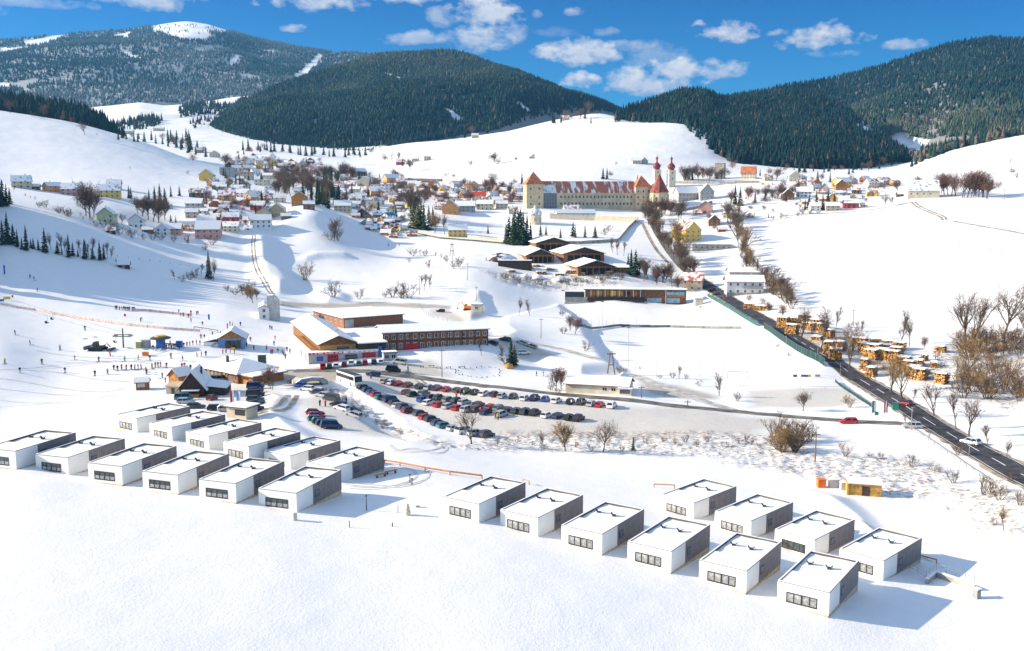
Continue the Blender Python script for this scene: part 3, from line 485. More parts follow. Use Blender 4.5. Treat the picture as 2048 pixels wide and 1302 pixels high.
def cabin():
    w, l, h = CW, CL, CH; sp = .35*l; P = .32
    root = ob('cabin', None)
    root['category'] = 'cabin'
    m = MB(); m.box(0, 0, .22, w, sp, h-.06); m.box(0, sp, .22, .12, l, h-.06); m.box(.12, l-.12, .22, w, l, h-.06); ob('wall', m.mesh('cabin_wall', M['cabwhite']), root)
    m = MB(); m.box(w-.2, sp+.005, .05, w+.035, l+.03, h-.04); ob('cladding', m.mesh('cabin_cladding', M['clad']), root)
    m = MB(); m.box(-.12, -.14, -1.6, w+.02, l, .24); ob('plinth', m.mesh('cabin_plinth', M['plinth']), root)
    m = MB()
    for b in ((-.04, -.04, w+.04, P-.06), (-.04, l-P+.06, w+.04, l+.04), (-.04, P-.06, P-.06, l-P+.06), (w-P+.06, P-.06, w+.04, l-P+.06)): m.box(b[0], b[1], h-.06, b[2], b[3], h)
    for b in ((P-.08, P-.06, P-.06, l-P+.06), (P-.06, l-P+.04, w-P+.06, l-P+.06)): m.box(b[0], b[1], h-.45, b[2], b[3], h-.06)  # dark strips inside left and back edges draw the parapet shadow
    pc = ob('parapet', m.mesh('cabin_parapet', M['cap']), root)
    m = MB()
    for b in ((0, 0, w-.01, P-.10), (0, l-P+.10, w-.01, l), (0, P-.10, P-.10, l-P+.10), (w-P+.10, P-.10, w-.01, l-P+.10)): m.box(b[0], b[1], h, b[2], b[3], h+.035)
    ob('parapet_snow', m.mesh('parapet_snow', M['snow']), pc)
    m = MB(); n = 8
    for i in range(n):
        for j in range(n*2):
            x0, x1 = P-.06+(w-2*P+.12)*i/n, P-.06+(w-2*P+.12)*(i+1)/n; y0, y1 = P-.06+(l-2*P+.12)*j/(2*n), P-.06+(l-2*P+.12)*(j+1)/(2*n)
            Z = lambda x, y: h-.24+.035*math.sin(x*1.3+y*.7)+.03*math.sin(y*2.1-x)
            m.quad([(x0, y0, Z(x0, y0)), (x1, y0, Z(x1, y0)), (x1, y1, Z(x1, y1)), (x0, y1, Z(x0, y1))])
    ob('roof', m.mesh('cabin_roof_snow', M['snow'], True), root)
    x0, x1, z0, z1 = w*.18, w*.78, h*.205, h*.635
    m = MB(); t = .13; m.box(x0, -.03, z0, x1, .02, z0+t+.05); m.box(x0, -.03, z1-t, x1, .02, z1); W4 = (x1-x0)
    for q, tt in ((0, t), (.245, .14), (.5, .22), (.755, .14), (1, t)):
        c = x0+W4*q; a = c-tt/2 if 0 < q < 1 else (c if q == 0 else c-tt); m.box(a, -.03, z0+t+.05, a+tt, .02, z1-t)
    wi = ob('window', m.mesh('cabin_window_frame', M['frame']), root)
    m = MB(); zm = z0+(z1-z0)*.48
    for q0, q1 in ((.01, .24), (.25, .49), (.51, .75), (.76, .99)):
        a, b = x0+W4*q0, x0+W4*q1
        m.quad([(a, -.008, zm), (b, -.008, zm), (b, -.008, z1-.02), (a, -.008, z1-.02)], 0); m.quad([(a, -.008, z0+.02), (b, -.008, z0+.02), (b, -.008, zm), (a, -.008, zm)], 1)
    g = ob('glass', m.mesh('cabin_window_glass', [M['curt'], M['curt']]), wi)
    for sl in g.material_slots: sl.link = 'OBJECT'; sl.material = M['curt']
    m = MB(); m.box(w+.02, l*.385, h*.34, w+.075, l*.48, h*.66); sw = ob('window', m.mesh('side_window_frame', M['frame']), root)
    m = MB(); m.quad([(w+.08, l*.392, h*.37), (w+.08, l*.473, h*.37), (w+.08, l*.473, h*.63), (w+.08, l*.392, h*.63)]); ob('glass', m.mesh('side_window_glass', M['winglass']), sw)
    m = MB(); m.box(-.3, -.3, 0, .3, .3, .3)
    for s in (-1, 1):
        q = [(s*.28, -.36, .3), (s*.28, .36, .3), (s*.62, .36, .62), (s*.62, -.36, .62)]; m.quad(q); m.quad([(x, y, z+.05) for x, y, z in q])
        m.quad([q[2], q[3], (q[3][0], q[3][1], q[3][2]+.05), (q[2][0], q[2][1], q[2][2]+.05)])
    vm = m.mesh('roof_vent_flaps', M['darkmetal'])
    for u in (.225, .61): ob('roof_vent', vm, root, (w*u, l*.645, h-.27), .25, .78)
    return root
cab0 = cabin(); first = True
ROWS = {'left cluster front row': ['L1', 'L2', 'L3', 'L4', 'L5', 'L6'], 'left cluster back row': ['B1', 'B2', 'B3', 'B4', 'B5', 'B6'], 'right cluster front row': ['F1', 'F2', 'F3', 'R5', 'R3', 'R1'], 'right cluster back row': ['K1', 'K2', 'K3', 'R2']}
CD = {c[0]: c for c in CAB}
M['clear_glass'] = mat('clear_window_glass', (.055, .07, .07), .06, .5, 1.1, spec=.7)
for row, ns in ROWS.items():
    for k, nme in enumerate(ns):
        _, x, y, z, yw = CD[nme]; o = cab0 if first else dup(cab0); o.location = (x, y, CAMZ+z); o.rotation_euler = (0, 0, R(yw)); o['group'] = 'white flat roofed cabins'
        o['label'] = f'white and grey cabin, {ORD[k]} from left in {row}'
        if first: LAB.append(o); first = False
        for ch in o.children:
            if ch.name.startswith('window') and ch.children[0].data.name.startswith('cabin_window_glass'):
                up, lo = (M['clear_glass'], M['curt']) if nme[0] == 'L' else (M['clear_glass'], M['clear_glass']) if nme == 'K3' else (M['curt'], M['curt2'])
                ch.children[0].material_slots[0].material = up; ch.children[0].material_slots[1].material = lo
# ------------------------------------------------------------------ wooden railings and benches round the cabins
def post_line(name, label, cat, pts, step, hgt, rails, mat_, pr=.05, rr=.035, group=None, panel=None, off=0):
    """a fence: posts and rails follow the ground between photo points (or world points)"""
    W3 = [p if isinstance(p, Vector) else G(*p) for p in pts]; root = thing(name, label, cat, W3[0], 0, group); o0 = W3[0]
    Q = [W3[0]]
    for a, b in zip(W3, W3[1:]):
        n = max(1, round((b-a).length/step))
        for i in range(1, n+1): q = a.lerp(b, i/n); Q.append(Vector((q.x, q.y, zof(q.x, q.y))))
    me = MB().tube([(0, 0, -.3), (0, 0, hgt)], pr, 5).mesh(name+'_post', mat_)
    for q in Q[:100]: ob('post', me, root, q-o0)
    for k, z in enumerate(rails):
        m = MB(); m.tube([(q-o0)+Vector((0, 0, z)) for q in Q], rr, 4, cap=True); ob('rail', m.mesh(name+'_rail', mat_), root)
    if panel:
        m = MB(); pm, z0, z1 = panel
        for a, b in zip(Q, Q[1:]): a = a-o0; b = b-o0; m.quad([a+Vector((0, 0, z0)), b+Vector((0, 0, z0)), b+Vector((0, 0, z1)), a+Vector((0, 0, z1))])
        ob('net', m.mesh(name+'_net', pm), root)
    return root
M['rail'] = mat('orange_timber', (.58, .26, .10), .8, .2, 3)
post_line('timber_railing', 'low orange timber railing running between the left and right cabins', 'railing', [(769, 927), (800, 932), (850, 942), (900, 950), (964, 958)], 5.5, .75, [.6, .72], M['rail'], .11, .11, 'timber railings')
post_line('timber_railing', 'short timber railing behind first cabin of right back row', 'railing', [(1308, 975), (1349, 977)], 6, .7, [.66], M['rail'], .09, .1, 'timber railings')
post_line('timber_railing', 'short timber railing at right rear corner of rightmost cabin', 'railing', [(1838, 1116), (1873, 1126)], 4, .55, [.5], M['rail'], .09, .12, 'timber railings')
post_line('timber_railing', 'timber railing stub behind first cabin of right front row', 'railing', [(1046, 966), (1058, 970)], 2, .8, [.75], M['rail'], .09, .1, 'timber railings')
def bench(label, px0, px1):
    a, b = G(*px0), G(*px1); d = b-a; L = Vector((d.x, d.y)).length; root = thing('bench', label, 'bench', (a.x, a.y, a.z), math.atan2(d.y, d.x), 'timber benches')
    m = MB(); m.box(-.1, -.25, .42, L+.1, .25, .52); ob('seat', m.mesh('bench_seat', M['rail']), root)
    for x in (.15, L-.35): m = MB(); m.box(x, -.2, -.2, x+.2, .2, .42); ob('leg', m.mesh('bench_leg', M['wood']), root)
bench('orange timber bench beside the last cabin of left back row, nearer the wall', (752, 956), (772, 952)); bench('orange timber bench beside the last cabin of left back row, farther right', (772, 949), (793, 946))
def stake(px, py, h, r, m_, label, cat='marker post', name='marker_post'):
    p = G(px, py); m = MB(); m.tube([(0, 0, -.3), (0, 0, h)], [r, r*.8], 7); o = thing(name, label, cat, p, 0, None, m.mesh(name, m_)); return o
stake(699, 1055, 1.0, .07, M['wood'], 'short brown stake in the snow in front of left cluster'); stake(785, 1053, .55, .09, M['darkwood'], 'tiny dark stake in the snow between the clusters', ); stake(796, 1026, 1.2, .05, M['red'], 'red and white marker pole at the edge of cabin shadow')
for px, py, lb in ((737, 900+10*12.5, ''),): pass
def lamp_post(px, py, h, label, name='street_lamp', cat='street lamp', arm=.0, r=.05, head=True, mt=None, group='street lamps'):
    p = G(px, py); root = thing(name, label, cat, p, rnd.uniform(0, 6.28), group); mt = mt or M['metal']
    m = MB(); m.tube([(0, 0, -.4), (0, 0, h)], [r*1.3, r*.8], 6); ob('pole', m.mesh('lamp_pole', mt), root)
    if head:
        m = MB(); m.box(-.12, -.12, h, .12 + arm, .12, h+.16); ob('lamp_head', m.mesh('lamp_head', mt), root)
    return root
lamp_post(733, 1021, 2.2, 'dark bollard light in shadow right of left cluster', 'bollard_light', 'bollard light', 0, .07, True, M['darkmetal'], 'bollard lights'); lamp_post(820, 966, 1.4, 'left dark bollard light in shadow behind the left cluster', 'bollard_light', 'bollard light', 0, .08, True, M['darkmetal'], 'bollard lights'); lamp_post(824, 970, 1.0, 'right dark bollard light in shadow behind the left cluster', 'bollard_light', 'bollard light', 0, .09, True, M['darkmetal'], 'bollard lights')
def cabinet(px, py, w, d, h, m_, label, name, cat, roof=None, rz=0):
    p = G(px, py); root = thing(name, label, cat, p, rz); m = MB(); m.box(-w/2, -d/2, -.3, w/2, d/2, h); ob('body', m.mesh(name+'_body', m_), root)
    m = MB(); m.box(-w/2-.06, -d/2-.06, h, w/2+.06, d/2+.06, h+.1); ob('cap', m.mesh(name+'_cap', roof or M['snow']), root)
    m = MB(); m.box(-w*.32, -d/2-.03, .15, w*.32, -d/2, h*.85); ob('door', m.mesh(name+'_door', m_), root); return root
cabinet(590, 1040, .55, .5, 1.1, M['cream'], 'small cream box at front right corner of sixth left cabin', 'utility_cabinet', 'cabinet', None, .4)
cabinet(835, 1014, .55, .5, .3, M['tan'], 'little tan crate on snow beside the yellowish snowman', 'crate', 'crate', None, .2)
def blob(px, py, parts, label, name, cat, m_):
    p = G(px, py); m = MB()
    for z, r in parts: m.lathe([(r*.25, z-r), (r*.8, z-r*.6), (r, z), (r*.8, z+r*.6), (r*.2, z+r*.97)], 10)
    return thing(name, label, cat, p, 0, None, m.mesh(name, m_, True))
blob(815, 1030, [(.42, .5), (1.05, .38), (1.5, .26)], 'yellowish snowman standing at right edge of cabin shadow', 'snowman', 'snowman', M['cream'])
# retaining wall with railing at right
def wall_line(name, label, pts, h, t, m_, cap=None, cat='wall', down=.6):
    W3 = GP(pts); o0 = W3[0]; root = thing(name, label, cat, o0); m = MB(); c = MB()
    Q = [W3[0]]
    for a, b in zip(W3, W3[1:]):
        n = max(1, int((b-a).length/4))
        for i in range(1, n+1): q = a.lerp(b, i/n); Q.append(Vector((q.x, q.y, zof(q.x, q.y))))
    for a, b in zip(Q, Q[1:]):
        d = (b-a); d.z = 0; d.normalize(); nn = Vector((-d.y, d.x, 0))*t/2; a = a-o0; b = b-o0; up = Vector((0, 0, h)); dn = Vector((0, 0, -down))
        for mm, z0, z1, k in ((m, dn, up, 1), (c, up, up+Vector((0, 0, .12)), 1.25)):
            A = [a-nn*k+z0, b-nn*k+z0, b+nn*k+z0, a+nn*k+z0, a-nn*k+z1, b-nn*k+z1, b+nn*k+z1, a+nn*k+z1]; i0 = len(mm.v); mm.v += [tuple(q) for q in A]
            for f in ((3, 2, 1, 0), (4, 5, 6, 7), (0, 1, 5, 4), (1, 2, 6, 5), (2, 3, 7, 6), (3, 0, 4, 7)): mm.f.append(tuple(i0+i for i in f)); mm.m.append(0)
    ob('wall', m.mesh(name+'_wall', m_), root); ob('snow_cap', c.mesh(name+'_cap', cap or M['snow']), root); return root
wall_line('retaining_wall', 'low concrete retaining wall with snowy top right of rightmost cabin', [(1853, 1168), (1871, 1153), (1910, 1166), (1950, 1182)], .75, .35, M['concrete'])
post_line('metal_railing', 'thin metal railing above the low retaining wall', 'railing', [(1852, 1160), (1872, 1146), (1912, 1158), (1948, 1172)], 1.6, 1.5, [1.1, 1.45], M['metal'], .025, .02)
post_line('metal_railing', 'thin metal railing beside grey wall of rightmost cabin', 'railing', [(1818, 1142), (1835, 1150), (1852, 1162)], 1.6, 1.1, [.6, 1.05], M['metal'], .025, .02)
cabinet(1953, 1196, .8, .7, 1.3, M['concrete'], 'snow-topped concrete pillar at end of retaining wall', 'pillar', 'pillar', None, .5)
# hut, crates and orange box behind the right cluster
def box_hut(label, px, py, w, d, h, rz, m_, name='hut', cat='hut', slope=.25, over=.25, roofm=None, door=True, group=None):
    p = G(px, py); root = thing(name, label, cat, p, rz, group); m = MB(); m.prism([(-d/2, -.5), (d/2, -.5), (d/2, h+slope), (-d/2, h)], 'x', -w/2, w/2); ob('wall', m.mesh(name+'_wall', m_), root)
    m = MB(); m.prism([(-d/2-over, h-.02-over*slope/d), (d/2+over, h+slope-.02+over*slope/d), (d/2+over, h+slope+.14), (-d/2-over, h+.14)], 'x', -w/2-over, w/2+over); ob('roof', m.mesh(name+'_roof', roofm or M['snow']), root)
    if door: m = MB(); m.box(-w*.1, -d/2-.04, 0, w*.14, -d/2+.02, h*.8); ob('door', m.mesh(name+'_door', M['darkwood']), root)
    return root
hut = box_hut('yellow timber hut with dark doorway beside rubble behind the right cabins', 1728, 987, 5.6, 3.4, 2.3, R(-14), M['ywood'], slope=.1)
m = MB(); m.box(-3.2, -1.9, .1, -2.86, 1.2, 2.2, 0); ob('side_shed', m.mesh('hut_side_panel', M['ywood']), hut)
cabinet(1642, 974, 1.5, 1.2, 1.5, M['orangep'], 'bright orange box on snow left of the yellow hut', 'storage_box', 'box', M['orangep'])
cabinet(1668, 974, 2.0, .8, 1.5, M['palecon'], 'white snow covered crate left of the yellow hut', 'snowy_crate', 'crate'); cabinet(1689, 979, 1.6, 1.0, 1.4, M['palecon'], 'grey fronted crate touching the yellow hut', 'snowy_crate', 'crate')
# ------------------------------------------------------------------ vehicles
PAINT = {n: mat('paint_'+n.replace(' ', '_'), c, .28, .06, 1, spec=.6) for n, c in dict(black=(.012, .013, .015), dark_grey=(.05, .052, .057), silver=(.42, .44, .46), white=(.78, .78, .77), red=(.50, .012, .02), dark_red=(.17, .015, .022), blue=(.02, .09, .36), dark_blue=(.015, .03, .10), teal=(.03, .16, .20), dark_green=(.02, .06, .05), grey_green=(.16, .20, .18), purple=(.09, .035, .075), beige=(.40, .35, .26), brown=(.12, .08, .055), yellow=(.7, .5, .04)).items()}
CARGLASS = mat('car_glass', (.018, .02, .023), .08, 0, spec=.7)
def car_parts(kind):
    L, Wd, belt, top, gl = {'hatch': (4.1, 1.75, .92, 1.46, ((-1.98, -1.55), (1.0, .28))), 'estate': (4.6, 1.78, .92, 1.47, ((-2.15, -1.8), (1.05, .35))), 'suv': (4.5, 1.85, 1.05, 1.68, ((-2.1, -1.75), (1.0, .45))), 'van': (4.95, 1.9, 1.1, 1.92, ((-2.38, -2.2), (1.75, 1.05))), 'sedan': (4.6, 1.78, .9, 1.42, ((-1.55, -.85), (1.1, .35)))}[kind]
    h = L/2; w = Wd/2; (gb0, gt0), (gb1, gt1) = gl; m = MB()
    secs = [(-h, .36, belt-.16, .86), (-h+.10, .26, belt-.02, .96), (-h+.5, .22, belt, 1), (gb1, .22, belt, 1), (h-.75, .22, belt-.10, 1), (h-.2, .25, belt-.20, .94), (h, .36, belt-.34, .82)]
    b = len(m.v)
    for x, z0, z1, ww in secs: m.v += [(x, -w*ww*.93, z0), (x, -w*ww, (z0+z1)*.5), (x, -w*ww*.93, z1), (x, w*ww*.93, z1), (x, w*ww, (z0+z1)*.5), (x, w*ww*.93, z0)]
    for i in range(len(secs)-1):
        for k in range(6): k2 = (k+1) % 6; m.f.append((b+i*6+k, b+i*6+k2, b+(i+1)*6+k2, b+(i+1)*6+k)); m.m.append(0)
    m.f.append(tuple(b+k for k in range(6))); m.m.append(0); e = b+(len(secs)-1)*6; m.f.append(tuple(e+k for k in range(6))); m.m.append(0)
    wt = w*.74; wb = w*.9
    m.box(gt0-.04, -wt-.01, top-.03, gt1+.05, wt+.01, top+.03)
    for sx in (-1, 1):
        for xb, xt in ((gb0, gt0), (gb1, gt1), ((gb0+gb1)/2-.1, (gt0+gt1)/2)): m.tube([(xb, sx*wb, belt-.02), (xt, sx*(wt+.01), top)], .05, 4)
    body = m.mesh('car_body', PAINT['black'])
    m = MB(); B = [(gb0, -wb, belt-.01), (gb1, -wb, belt-.01), (gb1, wb, belt-.01), (gb0, wb, belt-.01)]; T = [(gt0, -wt, top-.02), (gt1, -wt, top-.02), (gt1, wt, top-.02), (gt0, wt, top-.02)]
    for i in range(4): j = (i+1) % 4; m.quad([B[i], B[j], T[j], T[i]])
    glass = m.mesh('car_glass', CARGLASS)
    m = MB(); r = .32
    for k in range(14): a = 2*math.pi*k/14
    ring = [(r*math.cos(2*math.pi*k/14), r*math.sin(2*math.pi*k/14)) for k in range(14)]; m.prism([(x, z) for x, z in ring], 'y', -.11, .11, 0); m.prism([(x*.55, z*.55) for x, z in ring], 'y', -.125, .125, 1)
    wheel = m.mesh('car_wheel', [M['black'], M['metal']])
    m = MB(); m.box(-.03, -.2, -.07, .03, .2, .07); lamp = m.mesh('tail_light', mat('tail_light_red', (.35, .01, .01), .3, 0)); m = MB(); m.box(-.03, -.2, -.07, .03, .2, .07); hl = m.mesh('headlight', mat('headlight_lens', (.7, .7, .68), .15, 0))
    return dict(body=body, glass=glass, wheel=wheel, tail=lamp, head=hl, h=h, w=w, belt=belt)
CARP = {k: car_parts(k) for k in ('hatch', 'estate', 'suv', 'van', 'sedan')}
CAR0 = {}
def car(px, py, kind, col, head, label, group='parked cars', cat='car', name='parked_car', z=0.0):
    p = G(px, py); nx = (zof(p.x+1.5*math.cos(R(head)), p.y+1.5*math.sin(R(head)))-zof(p.x-1.5*math.cos(R(head)), p.y-1.5*math.sin(R(head))))/3
    if kind not in CAR0:
        q = CARP[kind]; root = ob(name, None); b = ob('body', q['body'], root); b.material_slots[0].link = 'OBJECT'; ob('windows', q['glass'], root)
        for sx in (-1, 1):
            for sy in (-1, 1): ob('wheel', q['wheel'], root, (sx*q['h']*.62, sy*(q['w']-.12), .32))
        for sy in (-1, 1): ob('tail_light', q['tail'], root, (-q['h']+.04, sy*q['w']*.62, q['belt']-.2)); ob('headlight', q['head'], root, (q['h']-.1, sy*q['w']*.6, q['belt']-.42))
        CAR0[kind] = root; o = root; LAB.append(o)
    else: o = dup(CAR0[kind])
    o.name = name; o.location = (p.x, p.y, p.z+z+.02); o.rotation_mode = 'XYZ'; o.rotation_euler = (0, -math.atan(nx), R(head)); o['label'] = label; o['category'] = cat; o['group'] = group
    for ch in o.children:
        if ch.name.startswith('body'): ch.material_slots[0].link = 'OBJECT'; ch.material_slots[0].material = PAINT[col]
    return o
KN = {'hatch': 'hatchback', 'estate': 'estate car', 'suv': 'SUV', 'van': 'van', 'sedan': 'saloon car'}
def car_row(where, items, head, jit=5):
    """items: (px, py of the wheels' ground, kind, colour); labels count the same colour within a row from the left"""
    cnt = {}
    for it in items: cnt[(it[3], it[2])] = cnt.get((it[3], it[2]), 0)+1
    seen = {}
    for it in sorted(items, key=lambda q: q[0]):
        k = (it[3], it[2]); seen[k] = seen.get(k, 0)+1; desc = f"{it[3].replace('_', ' ')} {KN[it[2]]}"
        lb = f"{desc} {where}" if cnt[k] == 1 else f"{desc} {where}, {ORD[seen[k]-1]} such from left"
        car(it[0], it[1]+5, it[2], it[3], (it[4] if len(it) > 4 else head)+rnd.uniform(-jit, jit), lb)
D1 = 'dark_grey'
car_row('in top row of the car park', [(771, 761, 'hatch', 'beige'), (783, 763, 'estate', 'white'), (796, 765, 'hatch', 'red'), (816, 768, 'hatch', 'dark_red'), (840, 771, 'estate', D1), (858, 773, 'hatch', 'silver'), (874, 774, 'estate', 'purple'), (893, 777, 'hatch', 'red'), (915, 779, 'hatch', 'brown'), (932, 781, 'suv', 'dark_green'), (950, 783, 'estate', 'black'), (968, 785, 'estate', 'white'), (989, 787, 'hatch', 'purple'), (1004, 790, 'hatch', 'silver'), (1027, 791, 'hatch', D1), (1049, 795, 'hatch', 'white'), (1070, 795, 'suv', 'dark_blue'), (1091, 797, 'hatch', 'blue'), (1113, 800, 'estate', 'white'), (1141, 802, 'estate', 'black'), (1163, 803, 'suv', D1), (1183, 806, 'estate', 'silver'), (1200, 808, 'hatch', 'red'), (1224, 810, 'suv', 'white')], 68)
car_row('in second row of the car park', [(814, 783, 'hatch', 'dark_red'), (825, 787, 'estate', 'dark_green'), (848, 786, 'suv', 'grey_green'), (845, 798, 'hatch', 'blue'), (862, 793, 'hatch', 'purple'), (878, 795, 'suv', 'dark_green'), (897, 798, 'estate', 'grey_green'), (914, 801, 'suv', 'black'), (929, 803, 'estate', 'silver'), (957, 808, 'estate', 'purple'), (982, 813, 'hatch', 'red'), (999, 816, 'suv', 'grey_green'), (1017, 819, 'hatch', 'purple'), (1034, 821, 'estate', D1), (1052, 823, 'suv', D1), (1070, 825, 'suv', 'black'), (1093, 830, 'hatch', 'white'), (1117, 831, 'estate', 'dark_blue'), (1139, 834, 'estate', 'black'), (1157, 836, 'suv', 'black')], 58)
car_row('in third row of the car park', [(857, 804, 'estate', 'white'), (877, 808, 'hatch', 'red'), (897, 811, 'estate', 'silver'), (914, 815, 'hatch', 'red'), (934, 818, 'suv', 'silver'), (953, 817, 'suv', 'brown'), (972, 823, 'estate', 'dark_blue'), (1003, 828, 'suv', 'silver')], 58)
car_row('in slanting left row of car park', [(728, 774, 'estate', 'black'), (738, 780, 'estate', 'dark_green'), (745, 785, 'hatch', 'blue'), (754, 789, 'estate', 'red'), (763, 794, 'estate', 'teal'), (774, 796, 'suv', 'grey_green'), (781, 800, 'van', 'dark_blue'), (791, 805, 'estate', 'black'), (799, 811, 'estate', 'silver'), (808, 814, 'suv', 'dark_blue'), (817, 821, 'suv', 'dark_red'), (840, 826, 'estate', 'dark_green'), (850, 834, 'hatch', 'red'), (863, 838, 'estate', 'black'), (877, 846, 'estate', 'dark_blue'), (889, 851, 'estate', 'teal'), (909, 857, 'estate', 'silver'), (927, 863, 'van', 'white'), (949, 867, 'suv', 'silver'), (973, 869, 'suv', D1)], 46)
car_row('in short row near the left cabins', [(630, 825, 'estate', 'dark_red'), (633, 831, 'hatch', 'red'), (634, 838, 'estate', 'teal'), (641, 843, 'hatch', 'dark_green'), (649, 847, 'hatch', 'dark_blue'), (662, 852, 'van', 'dark_blue')], 24)
car_row('in line along the stream bank', [(588, 762, 'hatch', 'black'), (600, 769, 'estate', 'blue'), (614, 776, 'estate', 'white'), (634, 783, 'estate', 'black'), (645, 789, 'estate', 'silver'), (662, 796, 'van', D1), (676, 808, 'estate', 'black'), (683, 815, 'estate', 'white'), (704, 820, 'estate', 'black'), (707, 828, 'estate', 'silver')], 152)
car_row('parked before the red and grey hall', [(646, 732, 'van', 'red'), (659, 731, 'hatch', 'dark_green'), (672, 729, 'estate', 'white'), (689, 727, 'hatch', 'dark_red'), (703, 725, 'suv', 'white'), (718, 725, 'hatch', 'teal'), (730, 723, 'hatch', 'red'), (748, 722, 'hatch', 'dark_blue'), (763, 721, 'estate', 'white')], 98)
car_row('beside the restaurant', [(511, 765, 'estate', 'silver'), (511, 772, 'van', 'dark_blue'), (511, 780, 'estate', 'black'), (511, 788, 'van', 'black'), (511, 797, 'estate', 'dark_green'), (513, 806, 'estate', 'black'), (437, 758, 'van', 'grey_green')], 6)
car(799, 728, 'van', 'silver', 160, 'silver van at the end of the long timber hotel'); car(786, 743, 'van', 'black', 5, 'black van on the snow strip below the hotel'); car(746, 752, 'estate', 'dark_blue', 172, 'dark blue estate car on road behind the white bus')
car(368, 800, 'van', 'teal', 12, 'teal van parked in front of the dark steep hut'); car(372, 807, 'estate', 'silver', 8, 'silver estate car beside the teal van by the hut'); car(424, 800, 'hatch', 'dark_red', 80, 'dark red hatchback at the right corner of steep hut'); car(433, 821, 'estate', 'black', 20, 'black estate car behind the left back cabins'); car(452, 823, 'hatch', 'silver', 20, 'silver hatchback left of the flat roofed kiosk'); car(511, 823, 'suv', 'black', 60, 'black SUV at right wall of the flat roofed kiosk'); car(392, 817, 'estate', D1, 15, 'dark grey estate car behind second left back cabin')
car(985, 688, 'hatch', 'purple', 150, 'purple hatchback at right gable of long timber hotel'); car(1010, 681, 'estate', D1, 160, 'dark grey estate car left of the tall spruce'); car(1043, 688, 'estate', 'silver', 155, 'silver estate car behind the tall spruce'); car(1062, 695, 'estate', 'beige', 158, 'beige estate car at end of row right of spruce'); car(1048, 708, 'estate', 'white', 10, 'white estate car in shade right of the spruce'); car(881, 624, 'estate', 'black', 175, 'black estate car behind the hotel near the fence')
car(1697, 847, 'estate', 'red', 173, 'red car driving on the grey side road', 'cars on the roads', name='moving_car'); car(1808, 810, 'estate', 'dark_red', 120, 'dark red car on main road beside the flags', 'cars on the roads', name='moving_car'); car(1824, 856, 'estate', 'silver', 165, 'silver car waiting at the road junction', 'cars on the roads', name='moving_car'); car(1941, 888, 'estate', 'white', 118, 'white car on main road right of the junction', 'cars on the roads', name='moving_car')
car(1424, 583, 'van', 'black', 170, 'black van left of the big white house'); car(1434, 590, 'estate', 'dark_blue', 160, 'dark blue car left of the big white house'); car(1456, 592, 'hatch', 'black', 150, 'black hatchback in front of the big white house')
# white coach
def coach():
    a, b = G(676, 757), G(722, 777); d = b-a; ang = math.atan2(d.y, d.x); p = (a+b)/2; root = thing('bus', 'white coach with dark roof parked at left end of car park', 'bus', p, ang); L = 12.0; h = L/2; w = 1.27
    m = MB(); m.prism([(-h, .35), (h-.1, .35), (h, .8), (h-.12, 3.25), (-h, 3.25)], 'y', -w, w); ob('body', m.mesh('bus_body', M['wht']), root)
    m = MB(); m.box(-h+.1, -w-.02, 1.65, h-.5, -w+.02, 2.75); m.box(-h+.1, w-.02, 1.65, h-.5, w+.02, 2.75); ob('side_window', m.mesh('bus_windows', CARGLASS), root)
    m = MB(); m.quad([(h+.015-.03, -w+.1, 1.3), (h+.015-.03, w-.1, 1.3), (h-.10, w-.1, 2.95), (h-.10, -w+.1, 2.95)]); ob('windscreen', m.mesh('bus_windscreen', CARGLASS), root)
    m = MB(); m.box(-h+.2, -w+.12, 3.25, h-.4, w-.12, 3.33); ob('roof', m.mesh('bus_roof', M['darkmetal']), root)
    for x in (-h*.55, h*.58):
        for s in (-1, 1): o = ob('wheel', CARP['van']['wheel'], root, (x, s*(w-.12), .48)); o.scale = (1.5, 1.5, 1.5)
coach()
# piste groomer
def groomer():
    p = G(196, 700); root = thing('snow_groomer', 'dark piste groomer with raised blade on the ski slope', 'snow groomer', p, R(172))
    m = MB()
    for s in (-1, 1): m.prism([(-2.6, .5), (-2.2, .05), (2.1, .05), (2.7, .6), (2.3, 1.0), (-2.3, 1.0)], 'y', s*1.5-.55, s*1.5+.55)
    ob('track', m.mesh('groomer_track', M['black']), root)
    m = MB(); m.box(-2.3, -1.1, .9, 1.2, 1.1, 1.5); m.prism([(.0, 1.5), (1.6, 1.5), (1.4, 2.2), (.9, 2.9), (.1, 2.9)], 'y', -1.0, 1.0); ob('body', m.mesh('groomer_body', M['darkmetal']), root)
    m = MB(); m.quad([(1.63, -.9, 1.6), (1.63, .9, 1.6), (.94, .9, 2.82), (.94, -.9, 2.82)]); ob('windscreen', m.mesh('groomer_screen', CARGLASS), root)
    m = MB(); m.prism([(3.3, .2), (3.5, .2), (3.9, .8), (3.6, 1.5), (3.4, 1.4), (3.6, .8)], 'y', -2.6, 2.6); m.tube([(1.5, .7, .8), (3.4, .7, .8)], .12, 5); m.tube([(1.5, -.7, .8), (3.4, -.7, .8)], .12, 5); ob('blade', m.mesh('groomer_blade', M['metal']), root)
    m = MB(); m.tube([(-2.0, 0, 1.5), (-3.4, 0, 2.3), (-4.6, 0, 1.2)], .16, 6); m.box(-5.2, -2.2, .1, -4.2, 2.2, .7); ob('tiller', m.mesh('groomer_tiller', M['darkmetal']), root)
    for s in (-1, 1): m = MB(); m.box(3.62, s*2.2-.35, .75, 3.78, s*2.2+.35, 1.3); ob('marker_flag', m.mesh('groomer_flag', M['red']), root)
groomer()
